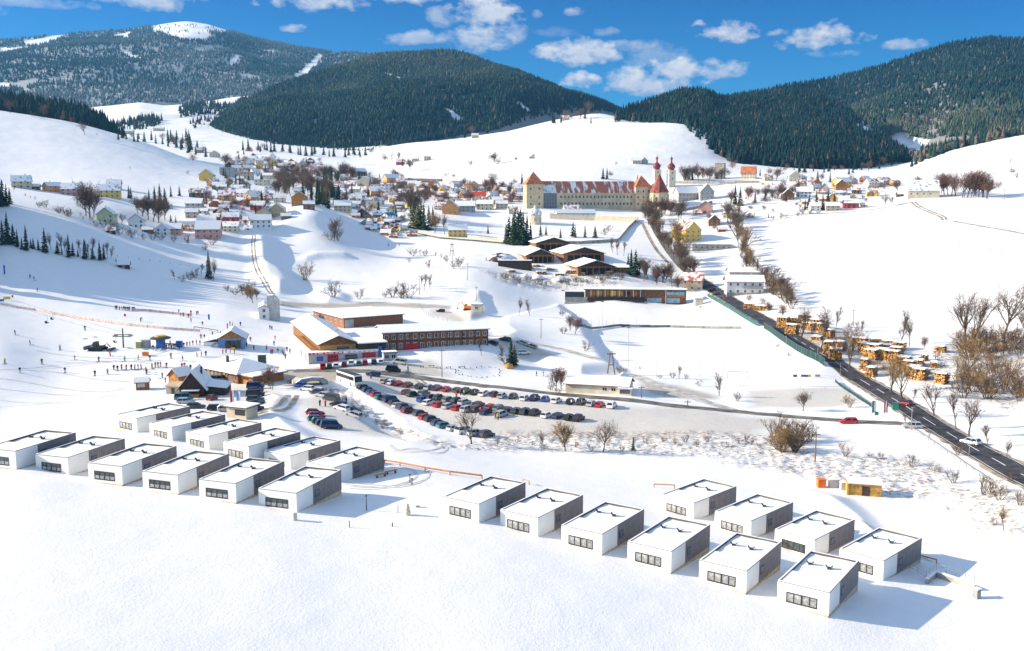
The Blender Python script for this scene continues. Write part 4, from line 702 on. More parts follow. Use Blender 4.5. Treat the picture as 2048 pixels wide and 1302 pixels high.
# ------------------------------------------------------------------ people
def person_mesh(pose, k):
    me = bpy.data.meshes.new('person'); st = {'stand': 0, 'ski': 1, 'walk': 2}[pose]
    kn = .06 if st == 1 else 0
    V = [(0, 0, .93), (0, 0, 1.15), (0, 0, 1.38), (0.01, 0, 1.48), (.02, 0, 1.60), (.02, 0, 1.72),
         (0, .10, .90), (.04+kn, .11, .48), (.0 if st < 2 else .22, .12, .08), (.12 if st < 2 else .34, .12, .03),
         (0, -.10, .90), (.04+kn, -.11, .48), (.0 if st < 2 else -.22, -.12, .08), (.12 if st < 2 else -.10, -.12, .03),
         (0, .19, 1.38), (.03, .27, 1.12), (.22 if st == 1 else .06, .29, .95 if st == 1 else .86), (0, -.19, 1.38), (.03, -.27, 1.12), (.22 if st == 1 else .06, -.29, .95 if st == 1 else .86)]
    Ed = [(0, 1), (1, 2), (2, 3), (3, 4), (4, 5), (0, 6), (6, 7), (7, 8), (8, 9), (0, 10), (10, 11), (11, 12), (12, 13), (2, 14), (14, 15), (15, 16), (2, 17), (17, 18), (18, 19)]
    me.from_pydata(V, Ed, []); o = bpy.data.objects.new('tmp_person', me); SC.collection.objects.link(o); o.modifiers.new('s', 'SKIN'); o.modifiers.new('d', 'SUBSURF').levels = 1
    rad = [.16, .15, .15, .065, .10, .08, .11, .085, .065, .05, .11, .085, .065, .05, .085, .065, .05, .085, .065, .05]
    for v, r in zip(me.skin_vertices[0].data, rad): v.radius = (r, r)
    me.skin_vertices[0].data[0].use_root = True
    dg = bpy.context.evaluated_depsgraph_get(); n = bpy.data.meshes.new_from_object(o.evaluated_get(dg)); bpy.data.objects.remove(o); n.name = 'person_'+pose
    for mt in (skin_mat(), M['red'], M['darkmetal'], M['black']): n.materials.append(mt)
    for p in n.polygons:
        c = p.center; h = c.z; p.material_index = 3 if h > 1.64 or h < .1 else 0 if h > 1.5 else 1 if (h > .88 or abs(c.y) > .21) else 2; p.use_smooth = True
    return n
PERS = {k: person_mesh(k, 0) for k in ('stand', 'ski', 'walk')}
def ski_mesh():
    m = MB()
    for s in (-1, 1): m.box(-.75, s*.12-.05, .0, .85, s*.12+.05, .03); m.tube([(.85, s*.12, .015), (1.0, s*.12, .12)], .04, 4)
    return m.mesh('ski_pair', M['darkmetal'])
SKIM = ski_mesh(); PC = 0
JK = {'red': M['red'], 'blue': M['blue'], 'black': M['black'], 'pink': mat('jacket_pink', (.6, .10, .22), .7, .05), 'green': mat('jacket_lime', (.45, .6, .05), .7, .05), 'grey': M['grey'], 'white': M['wht'], 'orange': M['orangep'], 'teal': mat('jacket_teal', (.03, .25, .3), .7, .05), 'navy': mat('jacket_navy', (.02, .03, .10), .7, .05), 'brown': M['bark']}
def people(where, items, pose='stand', grp='people on the snow'):
    cnt = {}
    for it in items: cnt[it[2]] = cnt.get(it[2], 0)+1
    seen = {}
    for it in sorted(items, key=lambda q: q[0]):
        c = it[2]; seen[c] = seen.get(c, 0)+1; ps = it[3] if len(it) > 3 else pose; lb = f"person in {c} jacket {where}"+('' if cnt[c] == 1 else f", {ORD[seen[c]-1]} such from left")
        p = G(it[0], it[1]); o = thing('person', lb, 'person', p, rnd.uniform(0, 6.28), grp, PERS[ps], (1.3, 1.3, rnd.uniform(1.0, 1.14)))
        for sl_, mt in ((1, JK[c]), (2, rnd.choice([M['black'], M['darkmetal'], JK['navy'], M['grey'], M['bark']]))): o.material_slots[sl_].link = 'OBJECT'; o.material_slots[sl_].material = mt
        for k in (0, 3): o.material_slots[k].link = 'OBJECT'; o.material_slots[k].material = skin_mat() if k == 0 else M['black']
        if ps == 'ski': ob('skis', SKIM, o, (0, 0, .0))
people('in the line of skiers on the slope', [(228, 740, 'black'), (235, 741, 'black'), (243, 739, 'pink'), (253, 740, 'red'), (263, 739, 'black'), (270, 739, 'grey'), (276, 738, 'black'), (282, 738, 'pink'), (292, 744, 'red'), (293, 749, 'black'), (304, 737, 'green'), (311, 735, 'black'), (316, 734, 'pink'), (321, 734, 'pink'), (333, 735, 'red')], 'ski')
people('skiing alone on the open slope', [(198, 723, 'black'), (84, 728, 'brown'), (10, 727, 'green'), (190, 751, 'navy'), (215, 748, 'grey'), (277, 720, 'grey'), (342, 716, 'pink'), (325, 756, 'navy'), (75, 583, 'brown')], 'ski')
people('on the upper slope near trees', [(60, 556, 'black'), (68, 561, 'navy')], 'ski')
people('waiting at left end of the red fence', [(231, 619, 'red'), (234, 619, 'black'), (239, 620, 'grey'), (244, 620, 'navy'), (248, 620, 'black'), (252, 621, 'black'), (256, 621, 'brown'), (259, 621, 'red')])
people('standing at right end of the red fence', [(358, 626, 'black'), (361, 634, 'navy'), (367, 633, 'red'), (377, 635, 'black'), (381, 634, 'red'), (382, 628, 'red'), (393, 630, 'navy'), (396, 629, 'black')])
people('standing below the red fence', [(281, 644, 'black'), (284, 643, 'navy'), (382, 644, 'brown')])
people('outside the blue fronted ski hut', [(402, 677, 'red'), (409, 678, 'black'), (425, 671, 'navy'), (405, 651, 'brown'), (441, 671, 'black'), (446, 708, 'red'), (452, 706, 'pink'), (461, 706, 'pink'), (469, 708, 'black'), (501, 683, 'red'), (508, 700, 'black'), (493, 693, 'navy'), (403, 713, 'red'), (394, 714, 'pink'), (412, 712, 'black')])
people('above the blue fronted ski hut', [(455, 655, 'red'), (460, 651, 'pink'), (465, 652, 'green'), (481, 652, 'navy'), (455, 658, 'brown')])
people('on the plaza left of the hall', [(550, 680, 'red'), (548, 691, 'black'), (533, 700, 'grey'), (542, 708, 'red'), (545, 708, 'red'), (556, 707, 'black'), (565, 708, 'blue'), (567, 711, 'blue'), (571, 717, 'brown'), (574, 703, 'navy'), (580, 706, 'orange'), (544, 660, 'navy'), (540, 658, 'blue'), (583, 690, 'black')])
people('near the steep roofed dark hut', [(364, 737, 'red'), (369, 735, 'red'), (381, 740, 'black'), (335, 780, 'orange'), (331, 765, 'black'), (420, 784, 'red'), (414, 790, 'red'), (394, 792, 'orange')])
people('by the parked cars', [(651, 813, 'red'), (640, 812, 'brown'), (742, 758, 'blue'), (783, 770, 'red'), (921, 790, 'pink'), (928, 791, 'green'), (913, 796, 'red'), (991, 838, 'red'), (996, 840, 'green'), (961, 827, 'red'), (693, 806, 'black')])
people('walking on snow right of the spruce', [(1073, 752, 'black'), (1087, 752, 'red')], 'walk')

people('queueing beside the chairlift station', [(333, 698, 'black'), (338, 697, 'red'), (343, 699, 'navy'), (350, 697, 'brown'), (368, 694, 'black'), (374, 693, 'grey'), (380, 692, 'navy'), (386, 690, 'black'), (393, 689, 'red'), (400, 690, 'black'), (312, 702, 'teal'), (306, 700, 'black')])
people('scattered on the lower piste', [(120, 700, 'grey'), (60, 690, 'black'), (150, 720, 'red'), (130, 745, 'navy'), (250, 722, 'teal'), (300, 720, 'black'), (30, 670, 'navy'), (170, 660, 'black'), (340, 690, 'pink'), (40, 745, 'black'), (220, 712, 'orange'), (365, 722, 'black')], 'ski')
# ------------------------------------------------------------------ building kit
def snowy(name, col, amount=.5, streak=(1, 1, 1), scale=.35):
    m = bpy.data.materials.new(name); m.use_nodes = True; nt = m.node_tree; b = nt.nodes['Principled BSDF']; b.inputs['Roughness'].default_value = .75
    t = nt.nodes.new('ShaderNodeTexCoord'); mp = nt.nodes.new('ShaderNodeMapping'); mp.inputs['Scale'].default_value = streak; nt.links.new(t.outputs['Object'], mp.inputs[0])
    n = nt.nodes.new('ShaderNodeTexNoise'); n.inputs['Scale'].default_value = scale; n.inputs['Detail'].default_value = 6; nt.links.new(mp.outputs[0], n.inputs['Vector'])
    mr = nt.nodes.new('ShaderNodeMapRange'); mr.inputs[1].default_value = .62-amount*.3-.04; mr.inputs[2].default_value = .62-amount*.3+.04; nt.links.new(n.outputs[0], mr.inputs[0])
    mx = nt.nodes.new('ShaderNodeMix'); mx.data_type = 'RGBA'; mx.inputs[6].default_value = (*col, 1); mx.inputs[7].default_value = (*SNOWC, 1); nt.links.new(mr.outputs[0], mx.inputs[0]); nt.links.new(mx.outputs[2], b.inputs['Base Color']); return m
M['redsnow'] = snowy('snowy_red_tiles', (.46, .12, .06), .45); M['darksnow'] = snowy('snowy_dark_roof', (.10, .095, .095), .75); M['abbeyroof'] = snowy('abbey_red_tiles', (.42, .14, .075), .22, (1, .2, .2), .42); M['bluesnow'] = snowy('snowy_blue_roof', (.12, .22, .34), .7); M['woodsnow'] = snowy('snow_dusted_wood', (.30, .15, .07), .3)
M['abbeywall'] = mat('abbey_render', (.64, .50, .31), .9, .12, .25); M['orangeroof'] = mat('orange_tile_roof', (.56, .19, .08), .8, .25, .6); M['slate'] = mat('grey_slate', (.17, .18, .20), .6, .15, 1)
_wc = {}
def win_mesh(w, h, frame='white'):
    k = (round(w, 1), round(h, 1), frame)
    if k not in _wc:
        m = MB(); m.box(-w/2-.1, -.05, -h/2-.1, w/2+.1, .05, h/2+.1, 1); m.quad([(-w/2, -.06, -h/2), (w/2, -.06, -h/2), (w/2, -.06, h/2), (-w/2, -.06, h/2)], 0); m.box(-.04, -.075, -h/2, .04, -.062, h/2, 1)
        _wc[k] = m.mesh('house_window', [CARGLASS, M['wht'] if frame == 'white' else M['wood']])
    return _wc[k]
def add_windows(root, L, Wd, h, floors, fr='white', sides='frl', per=3.2, ww=1.1, wh=1.3, z0=1.0, cap=48, nm='window'):
    fh = h/floors; k = 0
    for s in sides:
        ln = L if s in 'fb' else Wd; n = max(1, int(ln/per))
        for fl in range(floors):
            for i in range(n):
                if k >= cap: return
                t = (i+.5)/n-.5; z = fl*fh+fh*.55
                pos, rz = {'f': ((t*L, -Wd/2-.02, z), 0), 'b': ((t*L, Wd/2+.02, z), math.pi), 'r': ((L/2+.02, t*Wd, z), math.pi/2), 'l': ((-L/2-.02, t*Wd, z), -math.pi/2)}[s]
                ob(nm, win_mesh(ww, min(wh, fh*.55), fr), root, pos, rz); k += 1
def gable(label, p, L, Wd, hE, hR, rz, wall, roof='snow', floors=1, cat='house', name='house', group=None, over=.6, chim=True, win=True, wins='frl', gab=None, under=None, per=3.2, deep=1.5, fr='white', wcap=40):
    """ridge along local x; p is the centre of the plan on the ground"""
    root = thing(name, label, cat, p, rz, group); a, d = L/2, Wd/2
    m = MB(); prof = [(-d, -deep), (d, -deep), (d, hE), (0, hR-.08), (-d, hE)]; m.prism(prof, 'x', -a, a)
    w = ob('wall', m.mesh(name+'_wall', M[wall] if isinstance(wall, str) else wall), root)
    if gab:
        for x in (-a-.03, a+.03): m = MB(); m.quad([(x, -d, hE), (x, d, hE), (x, 0, hR-.08)]); ob('gable', m.mesh(name+'_gable', M[gab]), w)
    sl = (hR-hE)/d; eo = hE-over*sl; th = .16
    snow = roof in ('snow',); m = MB()
    for s in (-1, 1): m.prism([(s*(d+over), eo), (0, hR), (0, hR+th), (s*(d+over), eo+th)], 'x', -a-over, a+over)
    r = ob('roof', m.mesh(name+'_roof', M[under or ('wood' if snow else roof)]), root)
    if snow:
        m = MB()
        for s in (-1, 1): m.prism([(s*(d+over-.08), eo+th+.01), (0, hR+th+.01), (0, hR+th+.26), (s*(d+over-.15), eo+th+.22)], 'x', -a-over+.1, a+over-.1)
        ob('roof_snow', m.mesh(name+'_roof_snow', M['snow']), r)
    if chim:
        m = MB(); x = a*rnd.uniform(-.5, .5); m.box(x-.35, d*.15-.35, hE, x+.35, d*.15+.35, hR+1.0); m.box(x-.42, d*.15-.42, hR+1.0, x+.42, d*.15+.42, hR+1.15, 1); ob('chimney', m.mesh(name+'_chimney', [M['beige'], M['snow']]), r)
    if win: add_windows(root, L, Wd, hE, floors, fr, wins, per, cap=wcap)
    return root
def box_building(label, p, L, Wd, h, rz, wall, floors=1, cat='building', name='flat_building', group=None, win='f', per=3.2, roof='snow', over=.25, ww=1.3, wh=1.2, deep=1.5, wcap=60, fr='white'):
    root = thing(name, label, cat, p, rz, group); m = MB(); m.box(-L/2, -Wd/2, -deep, L/2, Wd/2, h); ob('wall', m.mesh(name+'_wall', M[wall]), root)
    m = MB(); m.box(-L/2-over, -Wd/2-over, h, L/2+over, Wd/2+over, h+.2, 0); m.box(-L/2-over+.06, -Wd/2-over+.06, h+.2, L/2+over-.06, Wd/2+over-.06, h+.42, 1); ob('roof', m.mesh(name+'_roof', [M['darkmetal'], M[roof]]), root)
    if win: add_windows(root, L, Wd, h, floors, fr, win, per, ww, wh, cap=wcap)
    return root
def fr(px, py, dx=0, dy=0):
    p = G(px, py); return p
def back_of(p, d, ang=None):
    v = Vector((p.x, p.y, 0)).normalized(); q = p+v*d; return Vector((q.x, q.y, p.z))
def patch(root, name, mtl, pts, par=None):
    m = MB(); m.quad(pts); return ob(name, m.mesh(name, mtl), par or root)
# ------------------------------------------------------------------ ski centre
AX = R(110.9); U = Vector((math.cos(AX-R(90)), math.sin(AX-R(90)), 0)); V = Vector((math.cos(AX), math.sin(AX), 0)); O = G(617.5, 729)
def uv(u, v, z=0): q = O+U*u+V*v; return Vector((q.x, q.y, O.z+z))
def hall():
    root = thing('ski_centre_hall', 'low grey hall with red gates and red white roof band', 'building', O, AX-R(90)); L = 24.5
    m = MB(); m.box(0, 0, -1, L, 6.5, 3.1); ob('wall', m.mesh('hall_wall', M['grey']), root)
    m = MB(); m.box(-.1, -.15, 3.1, L*.47, .1, 3.75, 0); m.box(L*.47, -.15, 3.1, L+.1, .1, 3.75, 1)
    for i in range(9): x = .8+i*1.15; m.box(x, -.17, 3.25, x+.5+.3*(i % 3), -.15, 3.58, 1)
    for i in range(6): x = L*.5+.8+i*1.7; m.box(x, -.17, 3.28, x+.9, -.15, 3.55, 0 if i % 3 == 0 else 2)
    ob('roof_band', m.mesh('hall_band', [M['red'], M['wht'], M['metal']]), root)
    m = MB(); m.box(-.1, .1, 3.1, L, 6.5, 3.35); ob('roof', m.mesh('hall_roof', M['snow']), root)
    for x0, x1, mt in ((6.2, 9.8, 'red'), (17.8, 22.4, 'red')):
        m = MB(); m.box(x0, -.08, .0, x1, .02, 2.9); g = ob('gate', m.mesh('hall_gate', M[mt]), root)
        m = MB(); [m.box(x0+.3+i*.95, -.1, 1.5, x0+.95+i*.95, -.08, 2.3) for i in range(int((x1-x0-.4)/.95))]; ob('pane', m.mesh('gate_panes', CARGLASS), g)
    m = MB(); m.box(12, -.06, 0, 16.2, .02, 2.5); ob('entrance', m.mesh('hall_entrance', CARGLASS), root)
    m = MB(); m.box(2.6, -.07, .9, 4.8, .02, 2.5); ob('mural', m.mesh('hall_mural', M['blue']), root)
    m = MB(); m.box(0, 6.5, -1, 5.0, 46, 3.0); ob('side_wing', m.mesh('hall_side_wing', M['palecon']), root)
    m = MB(); m.box(-.1, 6.5, 3.0, 5.0, 46, 3.2); ob('wing_roof', m.mesh('hall_wing_roof', M['snow']), root)
    for y0, c in ((4, 'blue'), (10, 'pink'), (15, 'blue'), (1.2, 'beige')): m = MB(); m.box(-.06, y0, .5, .02, y0+2.6, 2.6); ob('picture_panel', m.mesh('hall_picture', M[c]), root)
    m = MB(); m.box(17.5, 4, 3.3, 27, 17, 5.4); ob('upper_block', m.mesh('hall_upper', M['darkwood']), root); m = MB(); m.box(17.2, 3.6, 5.4, 27.4, 17.4, 5.75); ob('upper_roof', m.mesh('hall_upper_roof', M['snow']), root)
    m = MB(); m.box(23.3, -.25, 0, 24.6, -.1, 4.6); ob('blue_panel', m.mesh('hall_blue', M['blue']), root)
hall()
lp = uv(11.2, 6.8+32); lodge = gable('long orange timber lodge with snowy gable roof and yellow roof sign', lp, 64, 12.2, 5.6, 8.0, AX, 'wood', 'snow', 2, 'building', 'lodge', None, 1.1, False, True, 'fb', per=3, wcap=44, fr='white')
m = MB(); m.box(-32.1, -5.9, 0, -32.02, 5.9, 5.0); ob('front_wall', m.mesh('lodge_front', M['ywood']), lodge); m = MB(); m.box(-32.16, -3.6, 3.6, -32.1, .6, 4.6); ob('window', m.mesh('lodge_front_window', CARGLASS), lodge)
m = MB(); m.lathe([(0.05, 0), (1.0, .0), (1.0, .12), (.05, .12)], 18); s = ob('roof_sign', m.mesh('round_yellow_sign', M['ylw']), lodge, (-12, -3.2, 7.3)); s.rotation_euler = (R(22), 0, 0)
m = MB(); m.box(-30, 6.15, 3.23, 6, 9.0, 3.36, 0); [m.box(-30+i*2.1, 8.9, 3.36, -29.85+i*2.1, 9.0, 4.3, 0) for i in range(18)]; m.box(-30, 8.88, 4.3, 6, 9.02, 4.42, 0); ob('terrace', m.mesh('lodge_terrace', M['owood']), lodge)
hp = (G(766, 703)+G(976, 691))/2; d = G(976, 691)-G(766, 703); ha = math.atan2(d.y, d.x); hl = Vector((d.x, d.y)).length; n = Vector((-math.sin(ha), math.cos(ha), 0))
M['hotelwood'] = plank_mat('hotel_boards', (.30, .125, .055), .5, 'X', .25)
hotel = gable('long two storey timber hotel with snowy roof and white end', hp+n*7, hl, 14, 6.3, 7.9, ha, 'hotelwood', 'snow', 2, 'building', 'hotel', None, .8, False, False)
for fl in range(2):
    for i in range(15): ob('window', win_mesh(1.15, 1.5), hotel, (-hl/2+hl*(i+.5)/15, -7.02, 1.6+fl*3.1))
m = MB(); m.box(-hl/2-.05, -7.12, 3.05, hl/2+.05, -7.0, 3.3); [m.box(-hl/2+hl*i/8-.08, -7.1, 0, -hl/2+hl*i/8+.08, -7.0, 6.3) for i in range(9)]; ob('trim', m.mesh('hotel_trim', M['darkwood']), hotel)
m = MB(); m.prism([(-7.05, -1), (7.05, -1), (7.05, 6.3), (0, 7.85), (-7.05, 6.3)], 'x', -hl/2-.16, -hl/2-.02); ob('end_wall', m.mesh('hotel_end_wall', M['white']), hotel)
m = MB(); m.box(-hl/2+7.5, -7.6, -1, -hl/2+13, -7.1, 1.9); ob('red_panel', m.mesh('hotel_red_panel', M['red']), hotel)
p = G(779, 722); box_building('small entrance box with red roof edge beside the grey hall', back_of(p, 1.6), 4.4, 3.2, 2.7, ha, 'grey', 1, 'building', 'entrance_box', None, 'f', 2.2)
a, b = G(688, 657), G(806, 650); d = b-a; sa = math.atan2(d.y, d.x); sl_ = Vector((d.x, d.y)).length; n = Vector((-math.sin(sa), math.cos(sa), 0)); M['gymwood'] = plank_mat('gym_boards', (.27, .12, .06), .9, 'X', .12)
gym = box_building('brown sports hall with flat snowy roof behind the hotel', (a+b)/2+n*17, sl_, 34, 4.4, sa, 'gymwood', 1, 'building', 'sports_hall', None, 'l', 5, over=.7)
m = MB(); m.box(-sl_/2+.4, -17.1, 0, -sl_/2+4.4, -17, 3.9); ob('grey_gate', m.mesh('gym_gate', M['grey']), gym)
p = G(546, 641); t = thing('concrete_tower', 'tall grey concrete tower with stepped top beside the ski slope', 'tower', p, R(8)); m = MB(); m.box(-2.4, 0, -1, .4, 4.5, 11); m.box(.4, 0.0, -1, 2.6, 4.5, 9.2); ob('shaft', m.mesh('tower_shaft', M['palecon']), t); m = MB(); m.box(-2.3, .1, 11, .3, 4.4, 11.15); m.box(.5, .1, 9.2, 2.5, 4.4, 9.35); ob('snow_cap', m.mesh('tower_cap', M['snow']), t)
p = G(529, 640); gable('low white building leaning on the concrete tower', back_of(p, 10), 18, 4.4, 5.2, 6.2, R(104), 'white', 'snow', 2, 'building', 'annex', None, .3, False, True, 'l')
# blue fronted ski hut
p = G(466, 697); bh = gable('blue fronted ski hut with orange gable and snowy roof', back_of(p, 6), 12, 9.0, 3.6, 6.2, R(102), mat('sky_blue_boards', (.16, .30, .50), .7, .12, 1), 'snow', 1, 'hut', 'ski_hut', None, .8, False, False, gab='owood')
m = MB(); m.box(-6.06, -3.2, 0, -6.0, 2.2, 2.9); ob('shopfront', m.mesh('ski_hut_shopfront', CARGLASS), bh)
m = MB(); m.box(-5.5, 4.5, -1, 6, 9.5, 2.4); ob('lean_to', m.mesh('ski_hut_lean_to', M['bluesnow']), bh); m = MB(); m.prism([(4.3, 3.75), (10.2, 2.3), (10.2, 2.6), (4.3, 4.05)], 'x', -6.2, 6.6); ob('lean_to_roof', m.mesh('ski_hut_lean_roof', M['snow']), bh)
box_hut('dark green narrow kiosk tower beside the restaurant', 525, 740, 2.3, 2.0, 5.0, R(5), mat('dull_green_boards', (.12, .15, .11), .8, .15, 1), 'kiosk_tower', 'kiosk', .05, .1, M['snow'], False)
# restaurant with hip roof
def restaurant():
    c, l, r = G(476, 768), G(399, 749), G(527, 752); e1 = (l-c); e2 = (r-c); e1.z = e2.z = 0; L = e1.length; ang = math.atan2(-e1.y, -e1.x); Wd = 13.0; u = -e1.normalized(); v = Vector((-u.y, u.x, 0)); ctr = c-u*L/2+v*Wd/2
    root = thing('restaurant', 'timber restaurant with wide snowy hip roof and orange windows', 'restaurant', Vector((ctr.x, ctr.y, c.z)), ang); a, d = L/2, Wd/2
    m = MB(); m.box(-a, -d, -1.5, a, d, 3.2); ob('wall', m.mesh('restaurant_wall', M['wood']), root)
    o_ = 1.2; m = MB(); e = [(-a-o_, -d-o_, 3.0), (a+o_, -d-o_, 3.0), (a+o_, d+o_, 3.0), (-a-o_, d+o_, 3.0)]; t = [(-a*.35, 0, 6.1), (a*.35, 0, 6.1)]
    for f in ((e[0], e[1], t[1], t[0]), (e[1], e[2], t[1]), (e[2], e[3], t[0], t[1]), (e[3], e[0], t[0])): m.quad(f)
    m.quad(e[::-1]); ro = ob('roof', m.mesh('restaurant_roof', M['wood']), root)
    m = MB(); dz = .28; e = [(x*.99, y*.985, z+.02) for x, y, z in e]; eu = [(x, y, z+dz) for x, y, z in e]; t = [(x, y, z+dz) for x, y, z in t]
    for f in ((eu[0], eu[1], t[1], t[0]), (eu[1], eu[2], t[1]), (eu[2], eu[3], t[0], t[1]), (eu[3], eu[0], t[0])): m.quad(f)
    for i in range(4): j = (i+1) % 4; m.quad([e[i], e[j], eu[j], eu[i]])
    ob('roof_snow', m.mesh('restaurant_roof_snow', M['snow']), ro)
    m = MB(); m.box(-.35, -3.4, 3.4, .35, -2.7, 7.0); ob('chimney', m.mesh('restaurant_chimney', M['darkmetal']), root)
    n = int(L/2.0)
    for i in range(n): m = MB(); x = -a+L*(i+.5)/n; m.box(x-.7, -d-.05, .9, x+.7, -d+.02, 2.6); w = ob('window', m.mesh('restaurant_window', M['owood']), root); m = MB(); m.quad([(x-.55, -d-.06, 1.1), (x+.55, -d-.06, 1.1), (x+.55, -d-.06, 2.4), (x-.55, -d-.06, 2.4)]); ob('pane', m.mesh('restaurant_pane', M['winglass']), w)
    m = MB(); m.box(a, -d+1, -1.5, a+6, d-1, 2.6); ob('annex', m.mesh('restaurant_annex', M['owood']), root); m = MB(); m.box(a+.1, -d, 2.6, a+7.4, d-.4, 2.9, 0); m.box(a+.2, -d+.1, 2.9, a+7.3, d-.5, 3.15, 1); ob('annex_roof', m.mesh('restaurant_annex_roof', [M['wood'], M['snow']]), root)
restaurant()
p = G(393, 793); sh = gable('steep roofed dark timber hut with snowy roof and lit stall', back_of(p, 5), 11, 6.6, 2.6, 6.8, R(97), 'darkwood', 'snow', 1, 'hut', 'timber_hut', None, .9, False, False)
m = MB(); m.prism([(-3.6, 2.6), (-9.0, 1.9), (-9.0, 2.2), (-3.6, 3.0)], 'x', -4, 5); ob('porch_roof', m.mesh('hut_porch', M['snow']), sh); m = MB(); m.box(-3.8, -8.6, -1, 4.8, -3.3, 1.95); ob('porch', m.mesh('hut_porch_wall', M['darkwood']), sh)
m = MB(); m.box(-7.6, -2.2, 2.0, -5.6, 2.4, 2.2); ob('awning', m.mesh('hut_awning', M['snow']), sh); m = MB(); m.box(-7.4, -2.0, .0, -5.7, 2.2, 1.0); ob('counter', m.mesh('hut_counter', M['owood']), sh)
m = MB(); m.tube([(1.0, -1.4, 4), (1.0, -1.4, 7.3)], .3, 8); ob('chimney', m.mesh('hut_chimney', M['darkmetal']), sh)
box_hut('small shed with tan roof left of the steep dark hut', 352, 786, 4.0, 3.4, 2.2, R(-8), M['wall'], 'shed', 'shed', .7, .3, M['tan'], True)
p = G(361, 768); gable('orange trimmed hut with bluish snowy roof behind the steep hut', back_of(p, 3), 5, 4.2, 2.4, 4.3, R(60), 'owood', 'snow', 1, 'hut', 'timber_hut', None, .5, False, False)
p = G(286, 780); kk = gable('small brown timber kiosk standing alone on the snow', back_of(p, 1.4), 3.4, 2.8, 2.3, 3.2, R(15), 'wood', 'snow', 1, 'kiosk', 'kiosk', None, .4, False, False); m = MB(); m.box(-1.3, -1.46, .9, .7, -1.4, 2.0); ob('hatch', m.mesh('kiosk_hatch', M['grey']), kk)
p = G(485, 838); fk = box_building('beige flat roofed kiosk by the flags behind left cabins', back_of(p, 2.2), 5.4, 4.2, 2.6, R(-22), 'beige', 1, 'kiosk', 'flat_kiosk', None, '', over=.5); m = MB(); m.box(-.4, -2.16, .9, 2.4, -2.1, 2.2); ob('window', m.mesh('kiosk_window', CARGLASS), fk)
# lift: drive station, mast, chairs and cable
p = G(322, 696); ls = thing('lift_station', 'blue chairlift station under a round yellow black canopy', 'lift station', p, R(-8)); m = MB(); m.box(-1.2, -1, -.5, 1.2, 1, 2.9); ob('housing', m.mesh('lift_housing', M['blue']), ls)
m = MB(); m.lathe([(.3, 3.0), (3.3, 3.25), (3.5, 3.6), (2.6, 3.95), (.3, 4.1)], 20); ob('canopy', m.mesh('lift_canopy', M['darkmetal']), ls); m = MB(); m.lathe([(.2, 4.1), (1.9, 4.0), (1.8, 4.45), (.2, 4.5)], 16); ob('canopy_top', m.mesh('lift_canopy_top', M['ylw']), ls)
m = MB(); m.box(1.4, -.3, 1.4, 7, .3, 1.7); [m.box(x, -.1, -.3, x+.2, .1, 1.4) for x in (2, 4.4, 6.6)]; ob('boarding_rail', m.mesh('lift_rail', M['darkmetal']), ls)
cabinet(292, 694, 2.6, 2.2, 2.4, M['grey'], 'grey control container left of the chairlift station', 'container', 'container', M['grey']); cabinet(279, 695, 1.8, 1.8, 2.0, mat('olive_yellow', (.45, .42, .12), .7, .1), 'yellow green booth at the left of chairlift station', 'ticket_booth', 'booth'); cabinet(359, 694, 1.9, 1.6, 2.0, M['blue'], 'bright blue box right of the chairlift station', 'storage_box', 'box', M['blue'])
cabinet(291, 711, 1.7, 1.3, 1.1, M['orangep'], 'orange box on snow below the chairlift station', 'storage_box', 'box', M['orangep'])
p = G(247, 695); mast_top = 6.2; lm = thing('lift_mast', 'dark chairlift mast with two crossarms on the slope', 'lift mast', p, R(-4)); m = MB(); m.tube([(0, 0, -.5), (0, 0, 6.6)], [.28, .2], 8); ob('pole', m.mesh('mast_pole', M['darkmetal']), lm)
m = MB(); m.box(-3, -.15, 4.3, 3, .15, 4.55); m.box(-2.8, -.15, 3.7, 2.8, .15, 3.95); ob('crossarm', m.mesh('mast_crossarm', M['darkmetal']), lm)
for s in (-1, 1): m = MB(); m.box(s*2.7-.25, -1.4, 3.8, s*2.7+.25, 1.4, 4.3); ob('roller_set', m.mesh('mast_rollers', M['metal']), lm)
cA, cB = Vector((p.x-2.7, p.y, p.z+4.5)), G(-260, 545)+Vector((0, 0, 7)); cA2, cB2 = cA+Vector((5.4, .4, 0)), cB+Vector((5, 3, 0))
def cable(a, b, label, sag=1.5, r=.03, name='lift_cable', cat='cable', group=None, m_=None):
    pts = [a.lerp(b, i/24)-Vector((0, 0, sag*4*(i/24)*(1-i/24))) for i in range(25)]; mm = MB(); mm.tube([q-a for q in pts], r, 4); return thing(name, label, cat, a, 0, group, mm.mesh(name, m_ or M['darkmetal'])), pts
_, q1 = cable(cA, cB, 'left lift cable running up from the chairlift mast', group='lift cables'); _, q2 = cable(cA2, cB2, 'right lift cable running up from the chairlift mast', group='lift cables')
def chair(q, label):
    r = thing('lift_chair', label, 'lift chair', q, rnd.uniform(-.3, .3), 'chairlift chairs'); m = MB(); m.tube([(0, 0, 0), (.25, 0, -.9), (.1, 0, -2.0), (.5, 0, -2.6)], .045, 5); ob('hanger', m.mesh('chair_hanger', M['darkmetal']), r)
    m = MB(); m.box(-.3, -.9, -2.75, .4, .9, -2.6); m.prism([(-.3, -2.7), (-.2, -2.7), (-.45, -2.0), (-.55, -2.0)], 'y', -.9, .9); ob('seat', m.mesh('chair_seat', M['black']), r)
for qs, px, lb in ((q1, 95, 'left of two lift chairs hanging over the piste fence'), (q2, 106, 'right of two lift chairs hanging over the piste fence'), (q1, 224, 'lift chair hanging just left of the mast')):
    k = min(range(25), key=lambda i: abs(at_pix(*qs[i])[0]-px)); chair(qs[k], lb)
